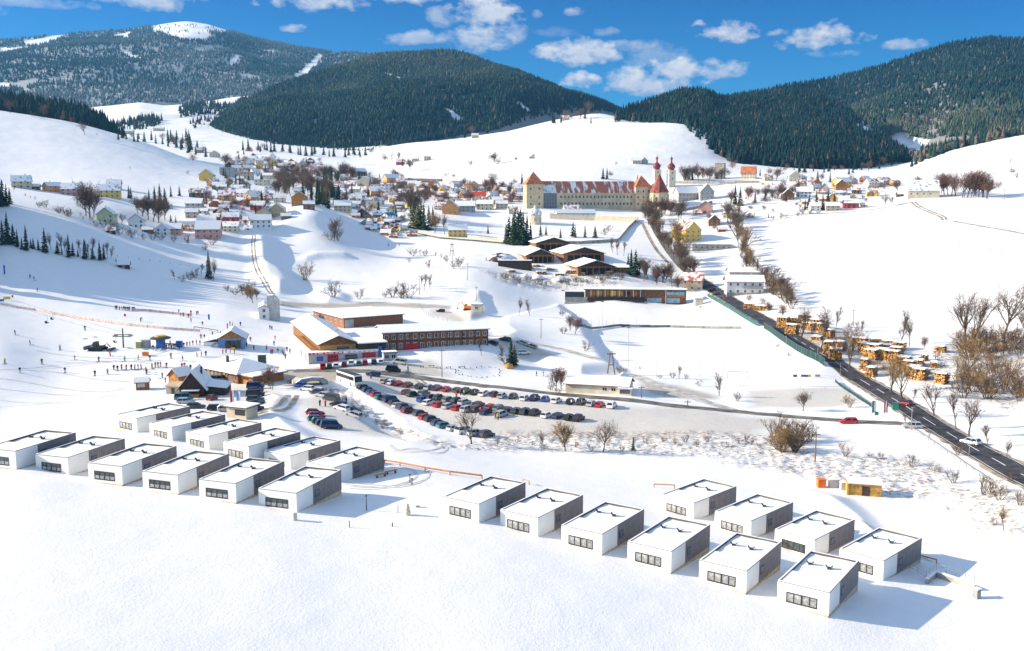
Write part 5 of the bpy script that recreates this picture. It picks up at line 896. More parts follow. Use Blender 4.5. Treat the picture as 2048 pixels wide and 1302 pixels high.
# bridge portal over the stream road
p = G(625, 771); d0 = (G(655, 768)-G(597, 772)); ang = math.atan2(d0.y, d0.x); br = thing('road_bridge', 'low concrete arch bridge with snowy parapet above parked cars', 'bridge', p, ang)
m = MB(); arch = [(-4.6, -1.0), (-3.2, -1.0)]+[(-3.2*math.cos(t), 1.5*math.sin(t)-.2) for t in [math.pi*i/10 for i in range(11)]]+[(3.2, -1.0), (4.6, -1.0), (4.6, 1.0), (3.2, 1.9), (0, 2.2), (-3.2, 1.9), (-4.6, 1.0)]; m.prism(arch, 'y', 0, 6); ob('arch', m.mesh('tunnel_arch', M['concrete']), br)
m = MB(); m.prism([(-4.6, 1.05), (-3.2, 1.95), (0, 2.25), (3.2, 1.95), (4.6, 1.05), (4.6, 1.3), (3.2, 2.2), (0, 2.5), (-3.2, 2.2), (-4.6, 1.3)], 'y', -.1, 1.0); ob('parapet', m.mesh('tunnel_parapet', M['snow']), br)
# information building
a, b = G(1131, 786), G(1256, 790); d = b-a; ia = math.atan2(d.y, d.x); il = Vector((d.x, d.y)).length; n = Vector((-math.sin(ia), math.cos(ia), 0))
inf = gable('long low cream building with snowy roof by the car park', (a+b)/2+n*4.2, il, 8.4, 2.7, 4.3, ia, 'cream', 'snow', 1, 'building', 'low_building', None, .6, False, False)
for x in (il*.13, il*.27): ob('window', win_mesh(1.2, .9), inf, (x, -4.22, 1.6))
m = MB(); m.box(il*.36, -5.4, -1, il*.56, -3.6, 2.3, 0); ob('porch', m.mesh('info_porch', M['cream']), inf); m = MB(); m.box(il*.35, -5.8, 2.3, il*.58, -3.4, 2.5); ob('porch_roof', m.mesh('info_porch_roof', M['snow']), inf); m = MB(); m.box(il*.38, -5.45, .8, il*.54, -5.4, 1.9); ob('porch_window', m.mesh('info_porch_window', M['winglass']), inf)
p = G(1243, 786); gable('small snowy roofed block at right end of long cream building', back_of(p, 7), 6.5, 5, 2.5, 4, ia+R(90), 'grey', 'snow', 1, 'building', 'annex', None, .4, False, False)
# grandstand
a, b = G(1128, 608), G(1374, 612); d = b-a; ga = math.atan2(d.y, d.x); gl = Vector((d.x, d.y)).length; st = thing('grandstand', 'long timber and glass grandstand with flat white roof', 'grandstand', a, ga)
m = MB(); m.box(gl*.17, 7, -1, gl, 15, 7.6); ob('wall', m.mesh('stand_wall', M['wood']), st); m = MB(); m.box(gl*.16, 5.4, 7.6, gl+.8, 16, 8.0, 0); m.box(gl*.16+.1, 5.5, 8.0, gl+.7, 15.9, 8.3, 1); ob('roof', m.mesh('stand_roof', [M['darkmetal'], M['snow']]), st)
m = MB()
for i in range(6): m.box(gl*.2, 1+i, -1, gl*.66, 2+i, .7+i*.5)
ob('seating', m.mesh('stand_seating', mat('purple_brown_seats', (.07, .055, .06), .7, .2, 3)), st)
m = MB()
for i in range(6): m.box(.5, 1+i, -1, gl*.19, 2+i, .5+i*.55)
ob('terrace', m.mesh('stand_terrace', M['concrete']), st); m = MB(); m.box(.2, 7.2, -1, gl*.165, 7.8, 6.3); ob('rear_wall', m.mesh('stand_rear_wall', M['darkmetal']), st); m = MB(); m.box(0, 7.0, 6.3, gl*.165, 9, 6.6); ob('rear_snow', m.mesh('stand_rear_snow', M['snow']), st)
for i in range(8): x = gl*(.22+.058*i); m = MB(); m.box(x-.12, 5.6, 3.8, x+.12, 5.9, 7.6); ob('column', m.mesh('stand_column', M['wht']), st)
for i in range(8): x = gl*(.205+.058*i); m = MB(); m.box(x, 6.92, 4.4, x+3.2, 7.0, 7.0); ob('back_panel', m.mesh('stand_panel', M[('owood', 'ywood', 'owood', 'ylw', 'ywood', 'darkwood', 'owood', 'wood')[i]]), st)
for x0, x1, z0, z1 in ((.68, .80, .6, 3.2), (.84, .95, .4, 3.2), (.84, .985, 4.8, 6.9)): m = MB(); m.box(gl*x0, 6.85, z0, gl*x1, 7.0, z1); ob('window', m.mesh('stand_window', mat('sky_blue_glass', (.22, .38, .46), .12, .2, .6, spec=.7)), st)
m = MB(); m.box(gl*.83, 6.88, 3.5, gl*.985, 7.0, 4.5); ob('orange_band', m.mesh('stand_band', M['owood']), st); m = MB(); m.box(.2, .6, -.5, gl*.68, .8, 1.1); ob('barrier', m.mesh('stand_barrier', M['grey']), st)
box_building('small cream cube hut at right end of grandstand', back_of(G(1397, 611), 2), 4.6, 4, 3.6, 0, 'cream', 1, 'hut', 'flat_hut', None, '')
box_building('yellow shed beside the orange excavator on the snow mound', back_of(G(955, 623), 2.5), 4.8, 5, 3.2, R(-10), 'cream', 1, 'shed', 'flat_shed', None, 'f', 4)
def excavator():
    p = G(934, 620); r = thing('excavator', 'orange yellow excavator left of the yellow shed', 'excavator', p, R(170)); m = MB()
    for s in (-1, 1): m.prism([(-1.8, .3), (-1.5, 0), (1.5, 0), (1.8, .3), (1.5, .8), (-1.5, .8)], 'y', s*1.0-.3, s*1.0+.3)
    ob('track', m.mesh('excavator_tracks', M['black']), r); m = MB(); m.box(-1.9, -1.2, .85, 1.2, 1.2, 1.9); ob('body', m.mesh('excavator_body', M['orangep']), r); m = MB(); m.box(.0, -1.1, 1.9, 1.2, .1, 3.0); ob('cab', m.mesh('excavator_cab', M['ylw']), r)
    m = MB(); m.tube([(1.0, .4, 1.6), (2.6, .4, 3.8), (4.2, .4, 3.0), (4.5, .4, 1.0)], .26, 6); m.prism([(4.1, .3), (4.9, .3), (4.8, 1.1), (4.4, 1.2)], 'y', -.2, 1.0); ob('arm', m.mesh('excavator_arm', M['orangep']), r)
excavator()
# sawmill halls
def open_hall(label, px, py, gw, L, hE, hR, ang, back):
    p = G(px, py); c = p+Vector((math.cos(ang), math.sin(ang), 0))*L/2; r = gable(label, Vector((c.x, c.y, p.z)), L, gw, hE, hR, ang, 'wood', 'snow', 1, 'hall', 'sawmill_hall', 'sawmill halls', 1.3, False, False)
    m = MB(); m.box(-L/2-.05, -gw*.42, 0, -L/2+.06, gw*.42, hE*.8); ob('opening', m.mesh('sawmill_opening', M['black']), r)
    for i in range(6): y = -gw*.42+gw*.84*i/5; m = MB(); m.box(-L/2-.2, y-.15, 0, -L/2+.08, y+.15, hE); ob('post', m.mesh('sawmill_post', M['owood']), r)
    m = MB(); m.quad([(-L/2-.07, -gw/2, hE), (-L/2-.07, gw/2, hE), (-L/2-.07, 0, hR-.1)]); ob('gable', m.mesh('sawmill_gable', M['darkwood']), r); return r
open_hall('left sawmill hall with snowy gable roof', 1081, 526, 18, 44, 5.2, 9, R(98), 0); open_hall('large rear sawmill hall with snowy gable roof', 1168, 524, 27, 46, 5.6, 9.5, R(100), 0); open_hall('front sawmill hall with open timber front', 1192, 549, 23, 40, 5.0, 8.6, R(101), 0); open_hall('rearmost sawmill hall rising behind the others', 1107, 503, 24, 40, 6, 9.5, R(98), 0)
box_building('low flat roofed timber shed in front of the left sawmill hall', back_of(G(1030, 538), 4), 21, 7, 5.0, R(-3), 'darkwood', 1, 'shed', 'flat_shed', None, ''); gable('small red brown shed at the right end of sawmill', back_of(G(1247, 546), 4), 12, 8, 3.5, 5.2, R(-8), 'wood', 'snow', 1, 'shed', 'timber_shed', None, .5, False, False)
# ------------------------------------------------------------------ abbey
def tent_roof(root, name, w, d, z0, z1, mtl, over=.5, snow=True, c=(0, 0), ridge=0.0):
    m = MB(); a, b = w/2+over, d/2+over; e = [(c[0]-a, c[1]-b, z0), (c[0]+a, c[1]-b, z0), (c[0]+a, c[1]+b, z0), (c[0]-a, c[1]+b, z0)]; t0, t1 = (c[0]-ridge, c[1], z1), (c[0]+ridge, c[1], z1)
    if ridge > 0: fs = [(e[0], e[1], t1, t0), (e[1], e[2], t1), (e[2], e[3], t0, t1), (e[3], e[0], t0)]
    else: fs = [(e[i], e[(i+1) % 4], t0) for i in range(4)]
    for i, f in enumerate(fs): m.quad(f, 1 if snow and i == 1 else 0)
    m.quad(e[::-1]); return ob(name, m.mesh(name, [M[mtl] if isinstance(mtl, str) else mtl, M['darksnow']]), root)
def abbey():
    a, b = G(1053, 417), G(1302, 421); d = b-a; ang = math.atan2(d.y, d.x); L = Vector((d.x, d.y)).length; k = L/249; root = thing('abbey', 'long cream abbey wing with red snow streaked roof between two square towers', 'abbey', a, ang)
    X = lambda px: (px-1053)*k
    m = MB(); m.box(X(1086), 1.5, -3, X(1270), 15, 14.2); ob('wall', m.mesh('abbey_wall', M['abbeywall']), root)
    m = MB(); m.prism([(.7, 13.9), (8.2, 24.5), (15.8, 13.9)], 'x', X(1084), X(1272)); ob('roof', m.mesh('abbey_roof', M['abbeyroof']), root)
    m = MB(); m.prism([(.66, 14.0), (7.6, 23.6), (8.4, 24.6), (8.4, 24.2), (.2, 13.8)], 'x', X(1088), X(1112)); ob('shaded_roof', m.mesh('abbey_roof_shade', M['bluesnow']), root)  # bluish roof strip beside the tower, its shade put into the colour
    for i in range(20):
        x = X(1118)+(X(1266)-X(1118))*(i+.5)/20
        for z in (4.2, 10.4): ob('window', win_mesh(1.5, 2.4, 'white'), root, (x, 1.46, z))
    m = MB(); m.box(X(1087), 1.2, 0, X(1113), 1.5, 13.6); sc = ob('scaffold', m.mesh('abbey_scaffold', M['slate']), root); m = MB(); [m.box(X(1087)+i*2.4, 1.1, 0, X(1087)+i*2.4+.2, 1.2, 13.6) for i in range(5)]; [m.box(X(1087), 1.1, z, X(1113), 1.2, z+.2) for z in (3, 6, 9, 12)]; ob('scaffold_bars', m.mesh('abbey_scaffold_bars', M['metal']), sc)  # slate-grey scaffold sheet, the shade over it included in its colour
    m = MB(); m.box(X(1086), 1.3, 13.2, X(1270), 1.55, 14.2); ob('cornice', m.mesh('abbey_cornice', M['cream']), root)
    for nm, x0, x1, h, hr, dep in (('corner_tower', 1053, 1086, 21.5, 33, 15), ('corner_tower', 1270, 1302, 19.5, 30, 15)):
        m = MB(); m.box(X(x0), 0, -3, X(x1), dep, h); t = ob(nm, m.mesh('abbey_tower', M['abbeywall']), root); tent_roof(t, 'tower_roof', X(x1)-X(x0), dep, h, hr, 'orangeroof', .7, True, ((X(x0)+X(x1))/2, dep/2))
        for i in range(3 if x0 > 1100 else 2):
            for z in (4, 10, h-4): ob('window', win_mesh(1.4, 1.9, 'white'), t, (X(x0)+(X(x1)-X(x0))*(i+.5)/(3 if x0 > 1100 else 2), -.03, z))
    return root, ang
abbey_o, AA = abbey()
def church():
    p = G(1324, 421); r = thing('church', 'abbey church with red cone roofed apse right of the abbey', 'church', p, AA); R0 = 8.8; n = 10; m = MB(); m.lathe([(R0, -3), (R0, 16.5)], n, (0, 9)); m.box(-8, 9, -3, 8, 48, 17); ob('wall', m.mesh('church_wall', M['abbeywall']), r)
    m = MB(); m.lathe([(R0+.8, 16.3), (4.4, 25.5), (.15, 33.5)], n, (0, 9)); a = ob('apse_roof', m.mesh('apse_roof', mat('dark_red_tiles', (.30, .075, .055), .75, .25, .5)), r)
    m = MB(); m.prism([(-8.8, 16.8), (0, 27), (8.8, 16.8)], 'y', 16, 48); ob('nave_roof', m.mesh('nave_roof', M['darksnow']), r)
    for k in range(n):
        t = 2*math.pi*(k+.5)/n; x, y = math.cos(t), math.sin(t)
        if y < .3: m = MB(); m.box(-.8, -.05, -6, .8, .12, 5); m.box(-.5, -.12, -5.5, .5, .0, 4.5, 1); ob('window', m.mesh('apse_window', [M['wht'], CARGLASS]), r, (x*R0*.965, 9+y*R0*.965, 8), t+math.pi/2)
        m = MB(); m.box(-.5, -.6, -9, .5, .8, 6.5); t2 = 2*math.pi*k/n
        if math.sin(t2) < .5: ob('buttress', m.mesh('apse_buttress', M['abbeywall']), r, (math.cos(t2)*R0, 9+math.sin(t2)*R0, 8), t2+math.pi/2)
church()
def onion_tower(px, py, top_wall, label):
    p = G(px, py); D = p.y; s = D/F; H = (py-top_wall)*s; r = thing('church_tower', label, 'church tower', p, AA); w = 7.4; m = MB(); m.box(-w/2, -w/2, -3, w/2, w/2, H); ob('shaft', m.mesh('church_tower_shaft', M['cream']), r)
    m = MB(); m.lathe([(4.0, H), (2.8, H+.6), (3.5, H+1.8), (4.2, H+3.2), (4.0, H+4.6), (2.6, H+6.2), (1.1, H+7.8), (.8, H+8.6)], 14); o = ob('onion_dome', m.mesh('onion_dome', mat('wine_red_metal', (.23, .04, .045), .45, .12, .8), True), r)
    m = MB(); m.lathe([(.8, H+8.6), (.9, H+11), (1.3, H+11.2), (1.4, H+12.4), (.5, H+13.6), (.12, H+14.6), (.08, H+17)], 10); ob('lantern', m.mesh('tower_lantern', MATS['wine_red_metal']), o)
    for z in (H-3, H-9): ob('window', win_mesh(1.2, 2.2), r, (0, -w/2-.03, z)); ob('window', win_mesh(1.2, 2.2), r, (w/2+.03, 0, z), math.pi/2)
onion_tower(1313, 372, 340, 'left of twin church towers with wine red onion domes'); onion_tower(1342, 373, 341, 'right of twin church towers with wine red onion domes')
gable('plain abbey side wing with snowy roof right of the church', back_of(G(1372, 402), 6), 22, 12, 7.5, 13, AA+.1, 'grey', 'snow', 2, 'building', 'abbey_wing', None, .5, True, True, 'fr', per=3.5); gable('steep snowy roofed abbey wing beside the sloping path', back_of(G(1412, 400), 7), 17, 13, 8, 15, AA+R(75), 'grey', 'snow', 2, 'building', 'abbey_wing', None, .5, True, True, 'fl', per=4)
p = G(1440, 358); kp = thing('keep', 'square pale stone keep tower on the slope behind the abbey', 'tower', back_of(p, 5), R(-25)); m = MB(); m.box(-5, -5, -3, 5, 5, 17); ob('wall', m.mesh('keep_wall', M['wall']), kp); m = MB(); m.box(-5.2, -5.2, 17, 5.2, 5.2, 17.6); ob('cap', m.mesh('keep_cap', M['redroof']), kp)
for z in (4, 10, 14): ob('window', win_mesh(.9, 1.2), kp, (1, -5.03, z))
def chapel():
    p = G(1374, 361); r = gable('small grey chapel with steep slate roof behind the abbey', back_of(p, 5), 13, 8, 7, 14, R(80), 'wall', 'slate', 1, 'chapel', 'chapel', None, .3, False, False)
    for s in (-2, 2): m = MB(); m.box(-6.56, s-.5, 1, -6.5, s+.5, 5.5); ob('window', m.mesh('chapel_window', CARGLASS), r)
chapel()
gable('big house with bright orange roof right of the stone keep', back_of(G(1497, 358), 6), 16, 12, 6.5, 14, R(-20), 'cream', 'orangeroof', 2, 'house', 'village_house', 'houses', .5, True, True, 'fr')
p = G(1070, 447); pv = thing('pavilion', 'octagonal cream garden pavilion with bluish dome below the abbey', 'pavilion', p); m = MB(); m.lathe([(5.2, -1), (5.2, 7.5)], 8); ob('wall', m.mesh('pavilion_wall', M['cream']), pv); m = MB(); m.lathe([(5.8, 7.3), (5.4, 9.5), (3.6, 11.5), (1.2, 12.6), (.8, 14), (.1, 15)], 16); ob('dome', m.mesh('pavilion_dome', M['bluesnow'], True), pv)
for k in range(3): t = R(-90-50+50*k); ob('window', win_mesh(1.6, 3), pv, (5.0*math.cos(t), 5.0*math.sin(t), 3.4), t+math.pi/2)
wall_line('garden_wall', 'long cream garden wall with snowy top below the abbey', [(1100, 437), (1190, 441), (1276, 445)], 4.2, 1, M['cream']); wall_line('garden_wall', 'stone garden wall running diagonally right of the sloping lawn', [(1275, 440), (1256, 458), (1236, 482)], 2.2, .7, M['wall']); wall_line('garden_wall', 'low stone garden wall in front of the spruces', [(1078, 487), (1160, 488), (1236, 483)], 2.0, .7, M['wall']); wall_line('garden_wall', 'curving stone wall below the abbey church', [(1345, 425), (1400, 416), (1424, 406)], 2.5, .8, M['wall'])
wall_line('garden_wall', 'stone wall on the slope behind the abbey', [(1345, 366), (1440, 368), (1520, 366), (1545, 370)], 2.4, .8, M['wall']); wall_line('garden_wall', 'dark hedge like wall along the village edge', [(801, 361), (842, 362), (884, 363)], 3.2, 1.2, M['darkmetal']); wall_line('garden_wall', 'low cream wall right of yellow garden house', [(935, 475), (1000, 482), (1020, 486)], 1.8, .6, M['cream']); wall_line('garden_wall', 'mossy low wall behind the sawmill field', [(836, 468), (880, 477), (945, 482), (1015, 488)], 1.1, .6, mat('mossy_stone', (.13, .13, .07), .9, .25, .6))
gable('low white outbuilding with snowy roof below the abbey', back_of(G(1150, 436), 4), 34, 8, 4, 7, AA, 'white', 'snow', 1, 'building', 'outbuilding', None, .4, True, True, 'f', per=4); gable('small outbuilding with red roof below the abbey tower', back_of(G(1143, 426), 4), 14, 7, 4, 7, AA, 'cream', 'redsnow', 1, 'building', 'outbuilding', None, .3, False, False)
# ------------------------------------------------------------------ village houses
OR = {'e': (-8, 10), 'g': (78, 96), 'd': (25, 45), 'b': (-45, -25)}
WN = {'white': 'white', 'cream': 'cream', 'yellow': 'yellow', 'orange': 'orange', 'pink': 'pink', 'grey': 'grey', 'beige': 'beige', 'tan': 'tan', 'pale_green': 'pale green', 'wood': 'brown timber', 'darkwood': 'dark timber', 'owood': 'orange timber', 'red': 'red'}
RN = {'snow': 'snowy', 'redsnow': 'snowy red', 'darksnow': 'dark snowy', 'bluesnow': 'bluish snowy', 'orangeroof': 'orange', 'brightred': 'bright red', 'blueroof': 'bright blue', 'redroof': 'red', 'woodsnow': 'brown snowy'}
def houses(where, items):
    for px, py, w, o, wall, roof in items:
        if wall == 'white' and rnd.random() < .5: wall = rnd.choice(['cream', 'tan', 'beige', 'orange', 'cream', 'wood', 'yellow', 'pink'])
        if roof == 'snow' and where != 'on left field' and rnd.random() < .34: roof = rnd.choice(['redsnow', 'darksnow', 'woodsnow', 'redsnow'])
        p = G(px, py); s = p.y/F; wm = w*s*.92; rz = R(rnd.uniform(*OR[o])) + math.atan2(-p.x, p.y)*.6
        if o == 'g': Wd = wm; L = wm*rnd.uniform(1.15, 1.4); dep = L/2
        else: L = wm; Wd = min(wm*rnd.uniform(.62, .8), 11); dep = Wd/2
        Wd = max(Wd, 4); span = min(Wd, 14); fl = 1 if wm < 8 else 2; hE = (2.6 if fl == 1 else 5.0)*min(1.25, max(.8, span/9)); hR = hE+span*rnd.uniform(.34, .46)
        gable(f"{WN[wall]} {'hut' if wm < 8 else 'house'} with {RN[roof]} roof {where}", back_of(p, dep), L, Wd, hE, hR, rz, wall, roof, fl, 'house', 'village_house', 'houses', .5, wm > 8, True, 'fl' if o == 'g' else 'fr', None, None, max(3.0, span/3.2), 2.5, 'white', 10)
houses('below the left field', [(44, 377, 38, 'e', 'beige', 'bluesnow'), (106, 384, 34, 'd', 'orange', 'snow'), (145, 391, 42, 'e', 'pink', 'bluesnow'), (221, 396, 42, 'e', 'yellow', 'bluesnow'), (229, 378, 28, 'e', 'white', 'snow'), (72, 379, 16, 'e', 'wood', 'snow'), (160, 376, 18, 'e', 'wood', 'darksnow')])
houses('under the left slope', [(215, 446, 34, 'g', 'pale_green', 'snow'), (275, 456, 32, 'g', 'white', 'snow'), (328, 471, 28, 'g', 'white', 'bluesnow'), (222, 467, 18, 'e', 'darkwood', 'snow'), (296, 466, 22, 'e', 'wood', 'snow'), (350, 470, 30, 'e', 'tan', 'snow')])
houses('on the left knoll', [(418, 478, 52, 'e', 'white', 'snow'), (463, 464, 32, 'e', 'cream', 'bluesnow'), (462, 446, 34, 'e', 'red', 'bluesnow'), (415, 363, 28, 'g', 'yellow', 'snow'), (428, 373, 24, 'd', 'wood', 'redsnow'), (438, 380, 26, 'e', 'darkwood', 'snow'), (455, 402, 34, 'e', 'orange', 'redsnow'), (430, 414, 18, 'g', 'owood', 'redroof'), (443, 430, 22, 'g', 'cream', 'snow'), (415, 453, 38, 'e', 'white', 'snow'), (393, 395, 28, 'e', 'darkwood', 'snow'), (390, 420, 34, 'e', 'grey', 'snow'), (385, 436, 26, 'e', 'beige', 'snow'), (430, 440, 22, 'e', 'wood', 'snow'), (407, 428, 20, 'e', 'white', 'snow'), (375, 462, 24, 'e', 'pink', 'snow'), (486, 395, 26, 'e', 'white', 'snow'), (505, 398, 24, 'd', 'beige', 'bluesnow'), (475, 385, 24, 'e', 'white', 'bluesnow')])
houses('on the white bank', [(600, 411, 34, 'g', 'owood', 'snow'), (618, 419, 24, 'e', 'wood', 'snow'), (556, 433, 30, 'g', 'tan', 'bluesnow'), (572, 438, 20, 'e', 'wood', 'snow'), (516, 422, 30, 'e', 'red', 'snow'), (529, 440, 30, 'g', 'beige', 'woodsnow'), (521, 457, 46, 'e', 'white', 'snow'), (497, 446, 22, 'e', 'white', 'snow'), (560, 405, 24, 'e', 'cream', 'snow'), (540, 398, 20, 'd', 'tan', 'redsnow'), (497, 462, 16, 'e', 'white', 'snow')])
houses('in far village', [(460, 330, 18, 'g', 'white', 'darksnow'), (480, 334, 18, 'e', 'yellow', 'snow'), (499, 330, 17, 'g', 'white', 'darksnow'), (519, 327, 17, 'e', 'cream', 'snow'), (531, 339, 18, 'd', 'pink', 'redsnow'), (548, 332, 17, 'g', 'white', 'darksnow'), (566, 339, 19, 'e', 'beige', 'snow'), (583, 334, 18, 'e', 'grey', 'bluesnow'), (597, 346, 20, 'g', 'white', 'darksnow'), (610, 349, 20, 'e', 'white', 'bluesnow'), (624, 346, 20, 'g', 'pink', 'darksnow'), (543, 349, 18, 'e', 'white', 'snow'), (563, 351, 20, 'e', 'darkwood', 'snow'), (511, 349, 18, 'd', 'white', 'bluesnow'), (588, 361, 22, 'e', 'grey', 'bluesnow'), (575, 349, 18, 'g', 'darkwood', 'snow'), (604, 336, 16, 'e', 'yellow', 'snow'), (636, 340, 15, 'e', 'beige', 'snow'), (622, 329, 15, 'g', 'wood', 'snow'), (492, 322, 14, 'e', 'white', 'snow'), (508, 320, 14, 'g', 'darkwood', 'snow'), (473, 343, 20, 'e', 'white', 'snow'), (496, 342, 20, 'e', 'orange', 'snow'), (530, 322, 14, 'e', 'pink', 'redsnow'), (546, 319, 14, 'g', 'white', 'darksnow'), (560, 325, 15, 'e', 'white', 'bluesnow'), (640, 354, 18, 'e', 'white', 'bluesnow'), (655, 350, 16, 'g', 'grey', 'snow'), (536, 358, 20, 'e', 'cream', 'snow'), (574, 360, 18, 'd', 'white', 'redsnow')])
for px, py, w, hm, wl, lb in ((455, 353, 24, 9, 'grey', 'tall grey flat roofed block left in the village'), (487, 357, 36, 7, 'beige', 'wide beige flat roofed block in the village'), (622, 368, 48, 4, 'orange', 'long low orange building with snowy flat roof'), (765, 386, 44, 9, 'white', 'large white flat roofed school block'), (803, 386, 46, 8, 'grey', 'large grey flat roofed school block'), (745, 413, 34, 5, 'white', 'long white flat roofed house in the village'), (647, 380, 26, 4, 'cream', 'low cream flat roofed block beside dark trees'), (674, 376, 26, 5, 'white', 'low white flat roofed block in front of tall spruces'), (525, 372, 26, 6, 'cream', 'cream flat roofed block behind brown trees'), (545, 381, 24, 5, 'white', 'white flat roofed block behind brown trees'), (1423, 501, 76, 4, 'wall', 'long low stone sports building with snowy roof right of avenue')):
    p = G(px, py); s = p.y/F; box_building(lb, back_of(p, 6), w*s, 11, hm, R(-3), wl, max(1, int(hm/3)), 'building', 'flat_building', 'flat roofed buildings', 'f', 3.5)
houses('in middle village', [(600, 390, 22, 'e', 'white', 'snow'), (690, 360, 20, 'e', 'grey', 'bluesnow'), (720, 352, 24, 'd', 'darkwood', 'snow'), (733, 373, 34, 'g', 'cream', 'snow'), (782, 366, 30, 'd', 'white', 'snow'), (700, 376, 22, 'e', 'pink', 'redsnow'), (710, 386, 22, 'e', 'beige', 'snow'), (755, 393, 30, 'e', 'orange', 'bluesnow'), (789, 405, 25, 'e', 'yellow', 'redsnow'), (772, 400, 20, 'e', 'pink', 'redsnow'), (810, 394, 28, 'e', 'grey', 'snow'), (710, 408, 28, 'e', 'white', 'snow'), (727, 404, 14, 'e', 'grey', 'bluesnow'), (686, 424, 36, 'e', 'beige', 'snow'), (712, 417, 20, 'e', 'white', 'snow'), (670, 395, 20, 'e', 'white', 'snow'), (825, 402, 20, 'e', 'white', 'snow'), (800, 418, 20, 'e', 'white', 'snow'), (783, 424, 20, 'g', 'pale_green', 'snow')])
houses('below the white bank', [(726, 436, 22, 'g', 'darkwood', 'snow'), (711, 436, 18, 'e', 'orange', 'snow'), (729, 450, 17, 'g', 'grey', 'snow'), (778, 440, 24, 'd', 'white', 'blueroof'), (803, 442, 16, 'g', 'white', 'snow'), (757, 459, 22, 'd', 'pale_green', 'bluesnow'), (779, 453, 22, 'e', 'darkwood', 'snow'), (772, 471, 22, 'e', 'orange', 'snow'), (787, 476, 18, 'e', 'owood', 'snow'), (824, 473, 22, 'e', 'owood', 'woodsnow'), (748, 463, 14, 'e', 'pale_green', 'snow'), (737, 460, 12, 'e', 'red', 'snow'), (795, 457, 16, 'e', 'darkwood', 'snow'), (745, 448, 20, 'e', 'white', 'snow'), (755, 434, 18, 'e', 'wood', 'snow'), (792, 445, 14, 'd', 'darkwood', 'snow')])
houses('left of abbey', [(856, 378, 26, 'e', 'cream', 'redroof'), (873, 383, 22, 'd', 'beige', 'redsnow'), (890, 388, 24, 'd', 'yellow', 'snow'), (912, 376, 26, 'd', 'grey', 'darksnow'), (922, 388, 24, 'e', 'cream', 'snow'), (940, 383, 24, 'e', 'cream', 'orangeroof'), (958, 401, 30, 'e', 'cream', 'brightred'), (932, 396, 22, 'd', 'white', 'bluesnow'), (986, 398, 24, 'd', 'white', 'bluesnow'), (1000, 387, 24, 'd', 'cream', 'redsnow'), (1010, 383, 24, 'e', 'grey', 'bluesnow'), (1033, 400, 24, 'e', 'beige', 'bluesnow'), (1013, 405, 28, 'e', 'pink', 'redsnow'), (1038, 387, 30, 'e', 'cream', 'bluesnow'), (975, 384, 18, 'e', 'white', 'snow'), (902, 429, 34, 'g', 'orange', 'snow'), (880, 420, 26, 'e', 'white', 'snow'), (932, 425, 40, 'e', 'grey', 'snow'), (970, 420, 36, 'e', 'white', 'snow'), (1003, 417, 26, 'e', 'cream', 'snow'), (915, 474, 40, 'e', 'yellow', 'snow'), (840, 376, 20, 'e', 'white', 'snow'), (845, 390, 20, 'e', 'grey', 'snow'), (905, 402, 22, 'e', 'white', 'snow'), (878, 404, 18, 'd', 'pink', 'snow'), (1025, 428, 20, 'e', 'cream', 'snow')])
houses('above the village', [(801, 330, 18, 'e', 'red', 'redsnow'), (831, 323, 13, 'e', 'beige', 'snow'), (855, 321, 15, 'e', 'beige', 'snow'), (832, 281, 19, 'e', 'white', 'snow'), (860, 281, 19, 'e', 'beige', 'snow'), (950, 276, 15, 'e', 'yellow', 'snow'), (1077, 240, 22, 'e', 'white', 'snow'), (1105, 240, 18, 'e', 'pink', 'snow'), (1130, 241, 18, 'e', 'white', 'snow'), (1273, 328, 18, 'e', 'white', 'snow'), (1289, 328, 14, 'g', 'grey', 'darksnow'), (258, 268, 20, 'e', 'pale_green', 'snow'), (318, 262, 22, 'e', 'beige', 'bluesnow'), (400, 306, 16, 'e', 'owood', 'snow'), (430, 315, 18, 'g', 'beige', 'darksnow'), (285, 207, 16, 'e', 'owood', 'snow')])
houses('in right village', [(1536, 362, 20, 'e', 'cream', 'snow'), (1588, 363, 26, 'g', 'white', 'bluesnow'), (1602, 362, 22, 'e', 'grey', 'bluesnow'), (1607, 395, 32, 'e', 'white', 'snow'), (1632, 376, 20, 'g', 'owood', 'redroof'), (1575, 400, 24, 'g', 'wood', 'bluesnow'), (1683, 376, 34, 'd', 'yellow', 'snow'), (1703, 368, 22, 'd', 'pink', 'redsnow'), (1676, 390, 18, 'e', 'white', 'snow'), (1706, 398, 15, 'g', 'pale_green', 'snow'), (1745, 393, 26, 'e', 'yellow', 'snow'), (1742, 376, 26, 'd', 'cream', 'redsnow'), (1766, 371, 26, 'd', 'pink', 'redsnow'), (1730, 365, 20, 'd', 'white', 'snow'), (1664, 422, 30, 'e', 'beige', 'snow'), (1701, 417, 30, 'e', 'red', 'snow'), (1629, 422, 22, 'e', 'white', 'snow'), (1728, 415, 14, 'e', 'yellow', 'snow'), (1802, 393, 18, 'e', 'darkwood', 'snow'), (1818, 302, 24, 'e', 'grey', 'darksnow'), (1790, 372, 18, 'd', 'orange', 'redsnow'), (1640, 388, 18, 'e', 'orange', 'snow')])
houses('below the church', [(1411, 427, 28, 'g', 'pink', 'snow'), (1462, 436, 34, 'e', 'cream', 'snow'), (1428, 452, 24, 'g', 'wood', 'darksnow'), (1443, 464, 16, 'e', 'red', 'snow'), (1480, 440, 24, 'e', 'grey', 'snow'), (1500, 436, 18, 'e', 'grey', 'snow'), (1395, 430, 18, 'e', 'pink', 'redsnow')])
